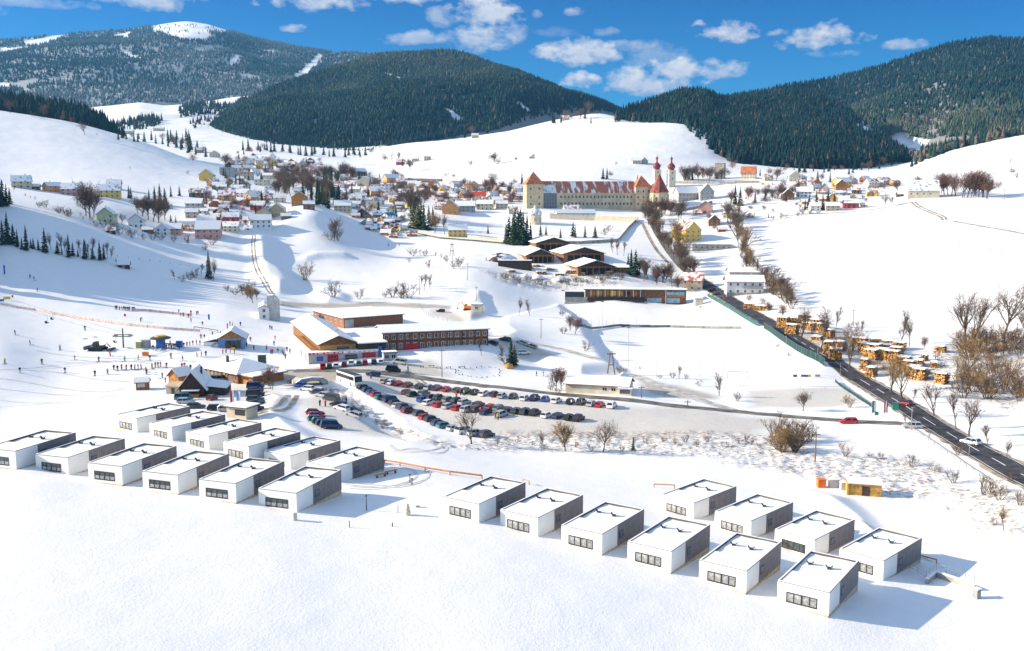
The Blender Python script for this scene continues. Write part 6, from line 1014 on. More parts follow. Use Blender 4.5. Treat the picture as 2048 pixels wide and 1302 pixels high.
def fill(where, poly, n, w0, w1, seed):
    r = random.Random(seed); q = []
    while len(q) < n:
        x = r.uniform(min(p[0] for p in poly), max(p[0] for p in poly)); y = r.uniform(min(p[1] for p in poly), max(p[1] for p in poly))
        if inpoly(poly, np.array([x]), np.array([y]))[0] and all(abs(x-a[0]) > (w0+w1)*.42 or abs(y-a[1]) > 5 for a in q): q.append((x, y, r.uniform(w0, w1), r.choice('eegd'), r.choice(['tan', 'orange', 'cream', 'beige', 'wood', 'owood', 'yellow', 'pink', 'grey', 'darkwood']), r.choice(['snow', 'snow', 'redsnow', 'darksnow', 'bluesnow', 'woodsnow'])))
    houses(where, q)
fill('in far village', [(455, 322), (640, 326), (665, 352), (600, 366), (455, 360)], 26, 13, 18, 3); fill('in middle village', [(580, 372), (700, 352), (830, 372), (850, 415), (720, 425), (650, 400)], 24, 16, 24, 4); fill('left of abbey', [(835, 376), (1048, 374), (1048, 412), (900, 418), (845, 405)], 20, 16, 24, 5); fill('below the white bank', [(720, 432), (800, 430), (815, 462), (770, 478), (735, 462)], 10, 13, 18, 6); fill('on the left knoll', [(395, 405), (440, 370), (540, 388), (545, 440), (440, 455)], 16, 16, 24, 7); fill('in right village', [(1560, 366), (1780, 368), (1770, 400), (1600, 410)], 12, 16, 24, 8)
houses('on left field', [(248, 537, 24, 'e', 'darkwood', 'snow')])
gable('large pale yellow barn with snowy roof on the right hill', back_of(G(1843, 396), 8), 25, 16, 6.5, 15, R(-12), 'cream', 'bluesnow', 1, 'barn', 'barn', None, .5, False, True, 'f', per=5, wcap=4)
gable('yellow villa with red snow streaked roof beside the avenue', back_of(G(1372, 484), 10), 22, 13, 9, 15, R(108), 'yellow', 'redsnow', 3, 'house', 'village_house', 'houses', .6, True, True, 'frl', per=3.4)
gable('stone house with red snowy roof at the end of avenue', back_of(G(1385, 582), 6), 12, 11, 6.5, 10.5, R(-15), 'tan', 'redsnow', 2, 'house', 'village_house', 'houses', .5, True, True, 'flr', per=4)
p = G(1487, 590); wh = gable('big white house with balconies and snowy roof beside the road', back_of(p, 6), 20, 12, 7.6, 10.4, R(-6), 'white', 'snow', 2, 'house', 'village_house', 'houses', 1.0, True, True, 'flr', per=3.6)
m = MB(); m.box(-1, -7.4, 3.6, 9.6, -6.05, 3.8); m.box(-1, -7.45, 3.8, 9.6, -7.35, 4.7); ob('balcony', m.mesh('house_balcony', M['grey']), wh); m = MB(); m.box(-10.05, -6.05, -1.5, 10.05, -5.98, 1.3); ob('plinth', m.mesh('house_plinth', M['concrete']), wh)
gable('low grey hall with snowy roof behind the big white house', back_of(G(1487, 560), 8), 19, 14, 4.6, 7, R(-4), 'grey', 'snow', 1, 'hall', 'low_hall', None, .6, False, False)
box_building('dark green kiosk like shed beside the white house', back_of(G(1462, 580), 2), 4, 4, 3.4, 0, 'grey', 1, 'shed', 'flat_shed', None, '')
# ------------------------------------------------------------------ roads, tracks
def resample(P, step):
    out = [P[0]]
    for a, b in zip(P, P[1:]):
        n = max(1, int((b-a).length/step)); out += [a.lerp(b, i/n) for i in range(1, n+1)]
    return out
def smooth_line(P, it=2):
    for _ in range(it):
        Q = [P[0]]
        for a, b in zip(P, P[1:]): Q += [a.lerp(b, .25), a.lerp(b, .75)]
        P = Q+[P[-1]]
    return P
def ribbon(name, pts, width, m_, off=.07, step=2.0, ncross=5, jit=.0, o=None, smooth=2, par=None):
    P = [p if isinstance(p, Vector) else G(*p) for p in pts]; P = resample(smooth_line(P, smooth), step); n = len(P); V = []; r = random.Random(len(name))
    for i, p in enumerate(P):
        d = P[min(i+1, n-1)]-P[max(i-1, 0)]; d.z = 0; d.normalize(); nn = Vector((-d.y, d.x, 0)); wl_, wr_ = width/2+r.uniform(-jit, jit), width/2+r.uniform(-jit, jit)
        for k in range(ncross): t = -wl_+(wl_+wr_)*k/(ncross-1); q = p+nn*t; V.append((q.x, q.y, 0))
    V = np.array(V); V[:, 2] = ground_z(V[:, 0], V[:, 1])+off; f = [(i*ncross+k, i*ncross+k+1, (i+1)*ncross+k+1, (i+1)*ncross+k) for i in range(n-1) for k in range(ncross-1)]
    f = [x[::-1] for x in f]; return ob(name, npmesh(name, V, f, m_, smooth=True), par), P
M['asphalt'] = mat('dark_asphalt', (.050, .046, .050), .8, .4, .35); M['wetroad'] = mat('worn_grey_road', (.17, .155, .13), .8, .35, .35); M['track'] = mat('packed_snow_track', (.55, .52, .47), .8, .25, .4); M['mud'] = mat('muddy_path', (.36, .30, .23), .9, .35, .3); M['rut'] = mat('tyre_rut_snow', (.60, .59, .58), .8, .15, .5)
MAIN = [(2300, 1090), (2150, 1008), (2048, 953), (1990, 920), (1940, 893), (1900, 869), (1855, 842), (1800, 806), (1740, 769), (1690, 739), (1640, 708), (1590, 677), (1540, 646), (1490, 616), (1450, 594), (1420, 575), (1395, 557)]
rd, RP = ribbon('main_road', MAIN, 6.9, M['asphalt'], .10, 3, 7); struct(rd)
v_, _ = ribbon('road_verge', MAIN, 8.6, M['mud'], .04, 3, 5, .5); struct(v_)
AVE = [(1395, 557), (1370, 540), (1348, 515), (1330, 490), (1312, 460), (1300, 438)]; struct(ribbon('avenue_road', AVE, 6, M['wetroad'], .1, 4, 5)[0]); struct(ribbon('lawn_path', [(1335, 525), (1312, 500), (1296, 470), (1284, 446)], 2.5, M['mud'], .1, 4, 3)[0])
def dashes(P, off, ln, gap, w, i0, i1, name):
    k = i0
    pts = P[i0:i1]
    def at(i): p = pts[i]; d = pts[min(i+1, len(pts)-1)]-pts[max(i-1, 0)]; d.z = 0; d.normalize(); return p+Vector((-d.y, d.x, 0))*off
    i = 0
    while i+ln < len(pts): q = [at(j) for j in range(i, i+ln+1)]; struct(ribbon(name, q, w, M['wht'], .15, 2, 3, smooth=0)[0]); i += ln+gap
dashes(RP, 0, 2, 2, .22, 4, len(RP)-60, 'road_marking'); dashes(RP, 3.1, 40, 0, .15, 2, 60, 'edge_line'); dashes(RP, -3.1, 40, 0, .15, 2, 44, 'edge_line')
SIDE = [(1812, 848), (1760, 846), (1700, 842), (1640, 838), (1560, 831), (1480, 824), (1400, 816), (1300, 806), (1200, 796), (1100, 786), (1000, 775), (930, 767), (870, 759), (800, 750), (740, 744), (690, 741), (640, 741), (590, 742)]
struct(ribbon('side_road', SIDE, 4.6, M['wetroad'], .09, 3, 5, .35)[0]); struct(ribbon('farm_track', [(1470, 823), (1400, 800), (1320, 771), (1250, 742), (1180, 715), (1120, 696), (1060, 684), (1000, 674), (960, 664)], 4.2, M['track'], .06, 3, 5, .5)[0])
for dx in (-.9, .9):
    P = [G(*p) for p in [(550, 596), (535, 575), (515, 545), (508, 515), (506, 490), (508, 470)]]; struct(ribbon('wheel_track', [p+Vector((dx, 0, 0)) for p in P], .8, M['mud'], .06, 3, 3, .12)[0])
    P = [G(*p) for p in [(1826, 404), (1838, 414), (1860, 424), (1884, 432), (1890, 440)]]; struct(ribbon('wheel_track', [p+Vector((dx*1.6, 0, 0)) for p in P], 1.5, M['mud'], .08, 3, 3, .3)[0])
    P = [G(*p) for p in [(470, 826), (520, 830), (560, 818), (580, 800), (585, 790)]]; struct(ribbon('wheel_track', [p+Vector((dx*1.3, 0, 0)) for p in P], 1.1, M['mud'], .06, 2, 3, .2)[0])
    for arc in ([(790, 902), (830, 896), (868, 908), (890, 905), (897, 897), (885, 890)], [(700, 975), (760, 978), (810, 968), (840, 952), (820, 938), (780, 932)], [(690, 966), (740, 972), (800, 975), (850, 962), (862, 948), (850, 940)], [(780, 890), (800, 905), (850, 904), (880, 897)], [(1660, 1003), (1720, 1040), (1790, 1090), (1860, 1120)]): struct(ribbon('tyre_rut', [G(*p)+Vector((0, dx*.8, 0)) for p in arc], .28, M['rut'], .045, 1, 3, .08)[0])
struct(ribbon('field_lane', [(1905, 442), (1960, 452), (2048, 466), (2200, 480)], 2.2, M['mud'], .08, 4, 3, .4)[0]); struct(ribbon('farm_lane', [(1560, 432), (1620, 428), (1700, 424), (1780, 414), (1826, 404)], 2.0, M['mud'], .08, 4, 3, .3)[0]); struct(ribbon('log_yard_lane', [(1560, 640), (1640, 672), (1730, 700), (1800, 728), (1880, 760)], 3.0, M['track'], .07, 3, 3, .5)[0])
for dx in (-.9, .9): P = [G(*p) for p in [(850, 772), (840, 762), (825, 752), (812, 742)]]; struct(ribbon('wheel_track', [p+Vector((dx, 0, 0)) for p in P], .7, M['mud'], .06, 2, 3, .12)[0])
# ------------------------------------------------------------------ trees
def conifer_mesh(seed, tiers=13, ratio=.19, dens=9, snow=False):
    r = random.Random(seed); V, Fs = [], []
    for k in range(tiers):
        z = .08+.90*k/tiers; rad = ratio*(1-k/tiers)**.85*r.uniform(.85, 1.15); n = max(4, int(dens*(1-.5*k/tiers)))
        for i in range(n):
            a = 6.283*(i+r.random()*.8)/n; L = rad*r.uniform(.65, 1.2); dz = -.055*r.uniform(.5, 1.5); w = L*.34+.008; ca, sa = math.cos(a), math.sin(a); b = len(V); zz = z+r.uniform(-.02, .02)
            V += [(0, 0, zz+.025), (L*.6*ca-w*sa, L*.6*sa+w*ca, zz+dz*.5), (L*ca, L*sa, zz+dz), (L*.6*ca+w*sa, L*.6*sa-w*ca, zz+dz*.5), (L*.62*ca, L*.62*sa, zz+dz*.5+.028)]
            Fs += [(b, b+1, b+4), (b+1, b+2, b+4), (b+2, b+3, b+4), (b+3, b, b+4)]
    b = len(V); V += [(.012, 0, .9), (-.006, .010, .9), (-.006, -.010, .9), (0, 0, 1.0)]; Fs += [(b, b+1, b+3), (b+1, b+2, b+3), (b+2, b, b+3)]
    return np.array(V), np.array(Fs)
def needle_mat(name, a, b):
    m = bpy.data.materials.new(name); m.use_nodes = True; nt = m.node_tree; p = nt.nodes['Principled BSDF']; p.inputs['Roughness'].default_value = .95; p.inputs['Specular IOR Level'].default_value = .1; t = nt.nodes.new('ShaderNodeTexCoord'); n = nt.nodes.new('ShaderNodeTexNoise'); n.inputs['Scale'].default_value = 14; n.inputs['Detail'].default_value = 3; nt.links.new(t.outputs['Object'], n.inputs['Vector']); o = nt.nodes.new('ShaderNodeObjectInfo')
    ad = nt.nodes.new('ShaderNodeMath'); ad.operation = 'MULTIPLY_ADD'; ad.inputs[1].default_value = .5; nt.links.new(o.outputs['Random'], ad.inputs[0]); nt.links.new(n.outputs[0], ad.inputs[2]); mr = nt.nodes.new('ShaderNodeMapRange'); mr.inputs[1].default_value = .35; mr.inputs[2].default_value = 1.1; nt.links.new(ad.outputs[0], mr.inputs[0]); mx = nt.nodes.new('ShaderNodeMix'); mx.data_type = 'RGBA'; mx.inputs[6].default_value = (*a, 1); mx.inputs[7].default_value = (*b, 1); nt.links.new(mr.outputs[0], mx.inputs[0]); nt.links.new(mx.outputs[2], p.inputs['Base Color']); return m
NEED = needle_mat('spruce_needles', (.014, .034, .026), (.045, .075, .042)); NEEDY = needle_mat('light_green_needles', (.05, .07, .025), (.14, .15, .05)); SNOWN = needle_mat('snow_laden_needles', (.35, .35, .33), (.8, .8, .79))
CM = [npmesh('conifer_crown', *conifer_mesh(s, 13, (.17, .20, .23, .15)[s % 4]), NEED) for s in range(6)]; CMY = [npmesh('conifer_crown', *conifer_mesh(40+s, 11, .27, 12), NEEDY) for s in range(3)]; CMS = npmesh('snowy_conifer_crown', *conifer_mesh(60, 11, .24, 12), SNOWN)
TRK = MB().tube([(0, 0, -.03), (0, 0, .5), (0, 0, .95)], [.014, .009, .002], 5).mesh('conifer_trunk', M['bark'])
def bare_mesh(seed, form='round'):
    """trunk and limbs, and a crown of fine twigs as thin ribbons; unit height"""
    r = random.Random(seed); T = MB(); V, Fs = [], []
    def twig(p, d, L, w):
        q = p+d*L; s = d.cross(Vector((r.uniform(-1, 1), r.uniform(-1, 1), r.uniform(-1, 1)))).normalized()*w/2; b = len(V); V.extend([tuple(p-s), tuple(p+s), tuple(q+s*.5), tuple(q-s*.5)]); Fs.append((b, b+1, b+2, b+3))
    def rec(p, d, L, rad, lv):
        n = 3; pts = [p]; q = p; dd = d
        for i in range(n):
            dd = (dd+Vector((r.uniform(-.22, .22), r.uniform(-.22, .22), r.uniform(-.05, .18)))).normalized(); q = q+dd*L/n; pts.append(q)
        if lv <= 1: T.tube(pts, [rad*(1-.16*i) for i in range(len(pts))], 5 if lv == 0 else 4, cap=False)
        elif lv == 2:
            for a, b in zip(pts, pts[1:]): twig(a, (b-a).normalized(), (b-a).length, rad*1.5); twig(a, (b-a).normalized(), (b-a).length, rad*1.5)
        if lv >= 2:
            for i in range(TW[1]):
                t = r.uniform(.15, 1); a = pts[min(int(t*n), n-1)].lerp(pts[min(int(t*n)+1, n)], t*n-int(t*n)); e = (dd+Vector((r.gauss(0, .6), r.gauss(0, .6), r.gauss(.15, .5)))).normalized(); l = L*r.uniform(.3, .7); twig(a, e, l, tw)
                for _ in range(TW[2]): f = (e+Vector((r.gauss(0, .7), r.gauss(0, .7), r.gauss(0, .6)))).normalized(); twig(a+e*l*r.uniform(.3, .95), f, l*r.uniform(.35, .75), tw*.8)
            return
        k = KN_[lv]
        for i in range(k):
            t = r.uniform(*(ST[lv])); a = pts[min(int(t*n), n-1)].lerp(pts[min(int(t*n)+1, n)], t*n-int(t*n)); az = 6.283*(i+r.random()*.7)/k; sp = SP[lv]*r.uniform(.7, 1.25); u = dd.cross(Vector((1, 0, 0)) if abs(dd.x) < .8 else Vector((0, 1, 0))).normalized(); w = dd.cross(u); e = (dd*math.cos(sp)+(u*math.cos(az)+w*math.sin(az))*math.sin(sp)).normalized(); e = (e+Vector((0, 0, UP))).normalized(); rec(a, e, LL[lv]*r.uniform(.75, 1.2), rad*.52, lv+1)
        if lv == 0: rec(q, dd, LL[0]*.8, rad*.5, 1)
    tw = .0058; TW = (0, 5, 3)
    if form == 'round': KN_, ST, SP, LL, UP, L0, r0 = (7, 6), ((.45, 1), (.25, 1)), (.75, .7), (.46, .26), .15, .48, .024
    elif form == 'tall': KN_, ST, SP, LL, UP, L0, r0 = (10, 5), ((.2, 1), (.25, 1)), (.5, .5), (.30, .19), .35, .74, .016
    elif form == 'fork': KN_, ST, SP, LL, UP, L0, r0 = (5, 6), ((.35, .9), (.3, 1)), (.45, .6), (.58, .26), .35, .36, .026
    elif form == 'dense': KN_, ST, SP, LL, UP, L0, r0 = (11, 6), ((.25, 1), (.2, 1)), (.75, .75), (.42, .24), .25, .5, .022; TW = (0, 7, 4); tw = .0068
    if form == 'bush':
        KN_, ST, SP, LL, UP, TW, tw = (5, 5), ((.2, 1), (.2, 1)), (.5, .6), (.4, .25), .2, (0, 5, 3), .009
        for i in range(7): a = 6.283*(i+r.random())/7; sp = r.uniform(.1, .75); rec(Vector((.05*math.cos(a), .05*math.sin(a), -.03)), Vector((math.cos(a)*math.sin(sp), math.sin(a)*math.sin(sp), math.cos(sp))), r.uniform(.5, .8), .012, 1)
    else: rec(Vector((0, 0, -.03)), Vector((r.uniform(-.05, .05), r.uniform(-.05, .05), 1)).normalized(), L0, r0, 0)
    V = np.array(V); zt = max(np.percentile(V[:, 2], 99.5), .2); k = 1/zt; V = V*k; tm = MB(); tm.v = [(x*k, y*k, z*k) for x, y, z in T.v]; tm.f = T.f; tm.m = T.m
    return V, np.array(Fs), tm
TREES = {}
for fm, ns in (('round', 3), ('tall', 3), ('fork', 2), ('dense', 3), ('bush', 4)):
    for s in range(ns):
        V, Fq, tm = bare_mesh(100+s*7+len(fm), fm); TREES.setdefault(fm, []).append({c: npmesh(fm+'_twigs', V, Fq, M[mm]) for c, mm in (('brown', 'twig'), ('yellow', 'twigy'), ('red', 'twigr'))}); TREES[fm][-1]['trunk'] = tm.mesh(fm+'_trunk', M['bark'])
FN = {'round': 'round crowned bare tree', 'tall': 'slim bare tree', 'fork': 'forked bare tree', 'dense': 'dense twigged bare tree', 'bush': 'bare bush'}
TCNT = [0]
PEND = []
def tree(px, py, hpx, kind, *a, **k):
    if kind in ('con', 'cony', 'cons', 'bush'): tree_now(px, py, hpx, kind, *a, **k)
    else: PEND.append((px, py, hpx, kind, a, k))
def plant_pending():
    q = sorted(PEND, key=lambda t: -t[2]); Vs, Fs = [], []; off = 0
    for t in q[:285]: tree_now(*t[:4], *t[4], **t[5])
    for px, py, hpx, kind, a, k in q[285:]:
        p = G(px, py); h = hpx*p.y/F; s = TREES[kind][rnd.randrange(len(TREES[kind]))]; me = s['brown']; n = len(me.vertices); co = np.empty(n*3); me.vertices.foreach_get('co', co); co = co.reshape(-1, 3); fi = np.empty(len(me.polygons)*4, np.int32); me.polygons.foreach_get('vertices', fi); fi = fi.reshape(-1, 4); sel = np.random.default_rng(int(px)).random(len(fi)) < .5; fi = fi[sel]; t = rnd.uniform(0, 6.28); ca, sa = math.cos(t), math.sin(t)
        Vs.append(np.c_[(co[:, 0]*ca-co[:, 1]*sa)*h+p.x, (co[:, 0]*sa+co[:, 1]*ca)*h+p.y, co[:, 2]*h+p.z]); Fs.append(fi+off); off += n
    if Vs: stuff(ob('distant_bare_trees', npmesh('distant_bare_trees', np.concatenate(Vs), np.concatenate(Fs), M['twigr'])))
def tree_now(px, py, hpx, kind, label, color='brown', group='bare trees', p=None):
    p = p or G(px, py); h = hpx*p.y/F; rz = rnd.uniform(0, 6.28); TCNT[0] += 1
    if kind in ('con', 'cony', 'cons'):
        me = {'con': CM, 'cony': CMY, 'cons': [CMS]}[kind]; me = me[TCNT[0] % len(me)]; o = thing('conifer_tree', label, 'conifer', p, rz, group, None, h); ob('trunk', TRK, o); ob('crown', me, o); return o
    q = TREES[kind][TCNT[0] % len(TREES[kind])]; o = thing('bush' if kind == 'bush' else 'bare_tree', label, 'bush' if kind == 'bush' else 'tree', p, rz, group, None, (h*rnd.uniform(.85, 1.1)*(1.25 if kind == 'bush' else 1), h*(1.25 if kind == 'bush' else 1), h)); ob('trunk', q['trunk'], o); ob('crown', q[color], o); return o
CT = {'brown': 'brown', 'yellow': 'yellowish', 'red': 'reddish'}
def trees(where, items, group, color='brown'):
    for it in items:
        px, py, h, k = it[:4]; c = it[4] if len(it) > 4 else color; lb = {'con': 'dark spruce', 'cony': 'light green spruce', 'cons': 'snow laden spruce'}.get(k) or f"{CT[c]} {FN[k]}"
        tree(px, py, h, k, f"{lb} {where}", c, group)
trees('along right side of main road', [(1602, 681, 72, 'fork'), (1641, 702, 92, 'tall'), (1670, 720, 44, 'round', 'red'), (1699, 736, 74, 'fork'), (1781, 784, 84, 'fork', 'yellow'), (1804, 797, 86, 'fork', 'yellow'), (1868, 832, 74, 'fork'), (1912, 857, 78, 'tall'), (1938, 872, 80, 'round'), (1750, 768, 36, 'tall'), (1976, 895, 48, 'tall'), (2014, 917, 42, 'tall'), (1826, 808, 34, 'tall')], 'trees along the main road')
trees('on the snow beyond the log yard', [(1930, 692, 110, 'round'), (1946, 684, 98, 'fork'), (2006, 676, 112, 'round'), (1801, 688, 72, 'tall'), (1818, 693, 62, 'tall'), (1672, 655, 42, 'tall'), (1725, 664, 24, 'tall'), (2052, 690, 90, 'round')], 'trees beyond the log yard')
trees('in brush at the right edge', [(rnd.uniform(1560, 1880), 0, rnd.uniform(12, 26), 'bush', 'brown') for _ in range(0)]+[(rnd.uniform(1925, 2060), rnd.uniform(685, 805), rnd.uniform(28, 60), 'bush', rnd.choice(['yellow', 'yellow', 'brown', 'red'])) for _ in range(44)]+[(1700, 660, 18, 'bush', 'red'), (1720, 662, 20, 'bush', 'red')], 'bushes at the right edge')
CRK = [(1462, 440), (1472, 460), (1480, 485), (1486, 510), (1492, 535), (1510, 552), (1535, 566), (1552, 588), (1572, 603), (1590, 622)]
def along(pts, n, jx, jy, h0, h1, kinds, cols):
    out = []
    for i in range(n): t = (i+.5)/n*(len(pts)-1); k = min(int(t), len(pts)-2); f = t-k; out.append((pts[k][0]+(pts[k+1][0]-pts[k][0])*f+rnd.uniform(-jx, jx), pts[k][1]+(pts[k+1][1]-pts[k][1])*f+rnd.uniform(-jy, jy), rnd.uniform(h0, h1), rnd.choice(kinds), rnd.choice(cols)))
    return out
trees('along the creek below right field', along(CRK, 44, 9, 4, 26, 46, ['bush', 'dense', 'tall'], ['yellow', 'brown', 'brown']), 'trees along the creek')
trees('along the avenue to the abbey', along([(1296, 436), (1310, 462), (1330, 490), (1350, 518), (1366, 540), (1390, 560)], 30, 9, 3, 28, 44, ['dense', 'dense', 'tall'], ['brown', 'red', 'brown'])+[(1352, 482, 42, 'dense', 'yellow'), (1364, 520, 48, 'round'), (1356, 500, 42, 'dense', 'yellow')], 'avenue trees')
trees('by the abbey church wall', along([(1300, 430), (1330, 432), (1352, 428), (1364, 440)], 12, 6, 3, 24, 38, ['dense'], ['brown', 'red']), 'trees by the abbey')
trees('right of the sawmill', [(1262, 548, 52, 'con'), (1271, 552, 56, 'con'), (1256, 545, 40, 'con'), (1225, 505, 30, 'tall'), (1235, 510, 34, 'tall'), (1247, 512, 30, 'tall')]+along([(1280, 555), (1300, 560), (1330, 572), (1352, 578)], 14, 6, 8, 26, 44, ['dense', 'tall'], ['brown', 'red']), 'trees at the sawmill')
trees('on embankment below the sawmill', along([(1000, 556), (1060, 566), (1130, 566), (1200, 562), (1250, 556)], 26, 4, 5, 9, 17, ['bush'], ['brown', 'yellow']), 'bushes below the sawmill')
trees('above left ski slope', [(16, 488, 67, 'con'), (6, 490, 52, 'con'), (27, 489, 44, 'con'), (35, 494, 38, 'con'), (53, 501, 53, 'con'), (67, 498, 24, 'con'), (77, 500, 25, 'con'), (90, 505, 51, 'con'), (115, 508, 28, 'con'), (124, 509, 16, 'con'), (138, 515, 49, 'con'), (146, 512, 30, 'con'), (156, 513, 18, 'con'), (170, 518, 42, 'con'), (186, 519, 28, 'con'), (200, 521, 43, 'con'), (208, 520, 36, 'con'), (62, 496, 20, 'con'), (232, 523, 9, 'con'), (44, 499, 26, 'con')]+[(102, 501, 36, 'tall'), (123, 503, 38, 'tall'), (131, 506, 30, 'tall'), (160, 511, 32, 'tall'), (178, 514, 34, 'tall'), (183, 513, 38, 'tall'), (216, 518, 34, 'tall'), (222, 518, 26, 'tall')], 'trees above the ski slope')
trees('at the left edge below the houses', [(6, 412, 56, 'con'), (14, 412, 46, 'con'), (2, 414, 40, 'con'), (20, 408, 34, 'con')], 'trees above the ski slope')
trees('at right end of the shaded field', [(418, 557, 58, 'con'), (426, 562, 46, 'tall', 'yellow'), (421, 560, 40, 'tall'), (350, 560, 22, 'tall'), (365, 563, 16, 'bush'), (380, 560, 18, 'bush'), (392, 556, 22, 'bush'), (402, 552, 26, 'tall'), (424, 490, 22, 'bush', 'red'), (410, 500, 14, 'bush')], 'trees by the shaded field')
trees('along hedge under the left houses', along([(30, 388), (70, 410), (120, 425), (160, 442), (200, 455), (250, 470), (300, 480), (380, 488)], 28, 8, 3, 10, 20, ['bush', 'bush', 'tall'], ['brown', 'red']), 'hedge bushes')
trees('in front of the yellow house', [(180, 436, 72, 'dense', 'red'), (172, 432, 60, 'dense'), (188, 434, 55, 'dense', 'red')], 'village trees')
trees('in the grove left of the knoll', [(285, 436, 46, 'dense', 'red'), (296, 440, 48, 'dense'), (306, 442, 50, 'dense', 'red'), (318, 446, 48, 'dense'), (330, 440, 42, 'dense', 'red'), (276, 428, 36, 'dense'), (310, 410, 40, 'con'), (320, 410, 44, 'con'), (330, 410, 36, 'con'), (298, 398, 22, 'con'), (342, 394, 24, 'con'), (359, 392, 22, 'con'), (258, 397, 28, 'con'), (262, 397, 24, 'con'), (342, 452, 24, 'con'), (352, 452, 22, 'con'), (244, 450, 24, 'round')], 'village trees')
def poly_trees(where, poly, n, kinds, h0, h1, group, cols=('brown',)):
    q = []
    while len(q) < n:
        x = rnd.uniform(min(p[0] for p in poly), max(p[0] for p in poly)); y = rnd.uniform(min(p[1] for p in poly), max(p[1] for p in poly))
        if inpoly(poly, np.array([x]), np.array([y]))[0]: q.append((x, y, rnd.uniform(h0, h1), rnd.choice(kinds), rnd.choice(cols)))
    trees(where, q, group)
poly_trees('in brown copse behind wooden house', [(545, 385), (560, 360), (610, 362), (640, 385), (600, 398), (560, 398)], 24, ['dense'], 26, 40, 'village trees', ('brown', 'brown', 'red'))
poly_trees('in dark stand beside the wooden house', [(600, 392), (640, 380), (690, 400), (680, 418), (640, 418)], 26, ['con', 'con', 'con', 'dense'], 32, 46, 'village trees')
poly_trees('in dark stand above the village', [(648, 358), (700, 352), (722, 366), (690, 372), (650, 370)], 16, ['con', 'con', 'dense'], 24, 34, 'village trees')
poly_trees('among houses in the village', [(560, 352), (700, 345), (840, 365), (860, 410), (760, 430), (690, 412), (640, 372)], 46, ['con', 'dense', 'dense', 'dense'], 14, 26, 'village trees', ('brown', 'red'))
poly_trees('among houses of the far village', [(445, 345), (470, 322), (640, 330), (660, 350), (560, 365), (450, 362)], 36, ['con', 'dense', 'dense'], 12, 20, 'village trees', ('brown', 'red'))
poly_trees('between knoll houses', [(400, 405), (440, 368), (520, 385), (545, 420), (520, 445), (440, 440)], 34, ['con', 'dense', 'dense'], 12, 24, 'village trees', ('brown', 'red'))
poly_trees('between houses left of abbey', [(840, 380), (1040, 375), (1048, 410), (900, 420), (850, 405)], 36, ['con', 'dense', 'dense', 'dense'], 14, 26, 'village trees', ('brown', 'red'))
trees('in tall green clump near yellow garden house', [(826, 455, 52, 'cony'), (836, 458, 56, 'cony'), (848, 460, 56, 'con'), (858, 460, 50, 'con'), (866, 452, 42, 'con'), (842, 456, 58, 'cony'), (832, 440, 66, 'dense'), (822, 436, 60, 'dense'), (870, 466, 40, 'dense', 'yellow'), (890, 470, 44, 'tall')], 'village trees')
trees('in the big dark clump before the pavilion', [(1018, 488, 58, 'con'), (1026, 490, 68, 'con'), (1036, 490, 74, 'con'), (1046, 490, 70, 'con'), (1054, 488, 60, 'con'), (1030, 486, 72, 'con'), (1041, 486, 72, 'con'), (1061, 486, 44, 'con'), (1012, 488, 44, 'con')], 'village trees')
trees('on the garden lawn below the abbey', [(1081, 471, 24, 'con'), (1092, 471, 22, 'con'), (1121, 476, 20, 'con'), (1146, 474, 32, 'con'), (1150, 475, 26, 'con'), (1170, 476, 28, 'con'), (1190, 475, 26, 'cony'), (976, 467, 20, 'con'), (1210, 470, 16, 'bush'), (1218, 462, 14, 'bush', 'red')], 'village trees')
trees('on village side of the white bank', [(668, 482, 46, 'dense', 'red'), (660, 480, 24, 'bush'), (676, 481, 22, 'bush'), (693, 400, 26, 'con'), (757, 420, 24, 'con'), (792, 436, 26, 'con'), (660, 416, 44, 'tall', 'yellow')], 'village trees')
trees('on the white field above sports hall', [(611, 560, 38, 'bush', 'yellow'), (667, 594, 36, 'bush'), (718, 598, 22, 'bush'), (770, 595, 16, 'bush', 'red'), (785, 594, 22, 'bush'), (805, 597, 36, 'bush'), (818, 596, 30, 'bush'), (848, 582, 36, 'tall'), (860, 578, 30, 'tall'), (842, 574, 26, 'tall'), (776, 500, 16, 'tall'), (797, 500, 14, 'tall'), (826, 512, 20, 'bush'), (840, 515, 18, 'tall'), (850, 512, 14, 'bush'), (873, 520, 20, 'tall'), (884, 524, 20, 'tall'), (893, 524, 16, 'bush'), (818, 525, 10, 'bush'), (908, 538, 18, 'bush', 'red'), (918, 534, 22, 'bush'), (858, 535, 18, 'bush')], 'bushes on the white field')
trees('around the concrete tower', [(494, 598, 30, 'dense'), (506, 606, 34, 'dense', 'yellow'), (514, 600, 26, 'dense'), (485, 590, 22, 'dense'), (500, 585, 26, 'bush', 'yellow'), (470, 590, 18, 'bush'), (455, 582, 14, 'bush')], 'trees by the concrete tower')
trees('beside the pitch bank', [(1038, 630, 36, 'tall', 'brown'), (1060, 632, 34, 'tall'), (1140, 662, 34, 'dense', 'red'), (1150, 668, 34, 'dense', 'red'), (1171, 702, 24, 'bush', 'red'), (1243, 752, 22, 'bush', 'red'), (1124, 632, 16, 'bush', 'red'), (1127, 668, 16, 'bush')], 'trees by the pitch bank')
trees('beside the long cream building', [(1112, 782, 48, 'dense', 'red'), (1122, 778, 44, 'dense', 'red'), (1102, 780, 24, 'bush'), (1116, 788, 14, 'bush', 'red'), (1330, 800, 18, 'tall')], 'trees by the cream building')
trees('left of the tall lone spruce', [(1003, 722, 36, 'tall'), (1012, 728, 30, 'bush'), (963, 712, 36, 'tall')], 'trees by the hotel'); trees('on brown mound right of the hotel', [(1022, 732, 58, 'con'), (1029, 730, 44, 'cony')], 'trees by the hotel'); trees('beside the road below the hotel', [(815, 746, 26, 'cons')], 'trees by the hotel')
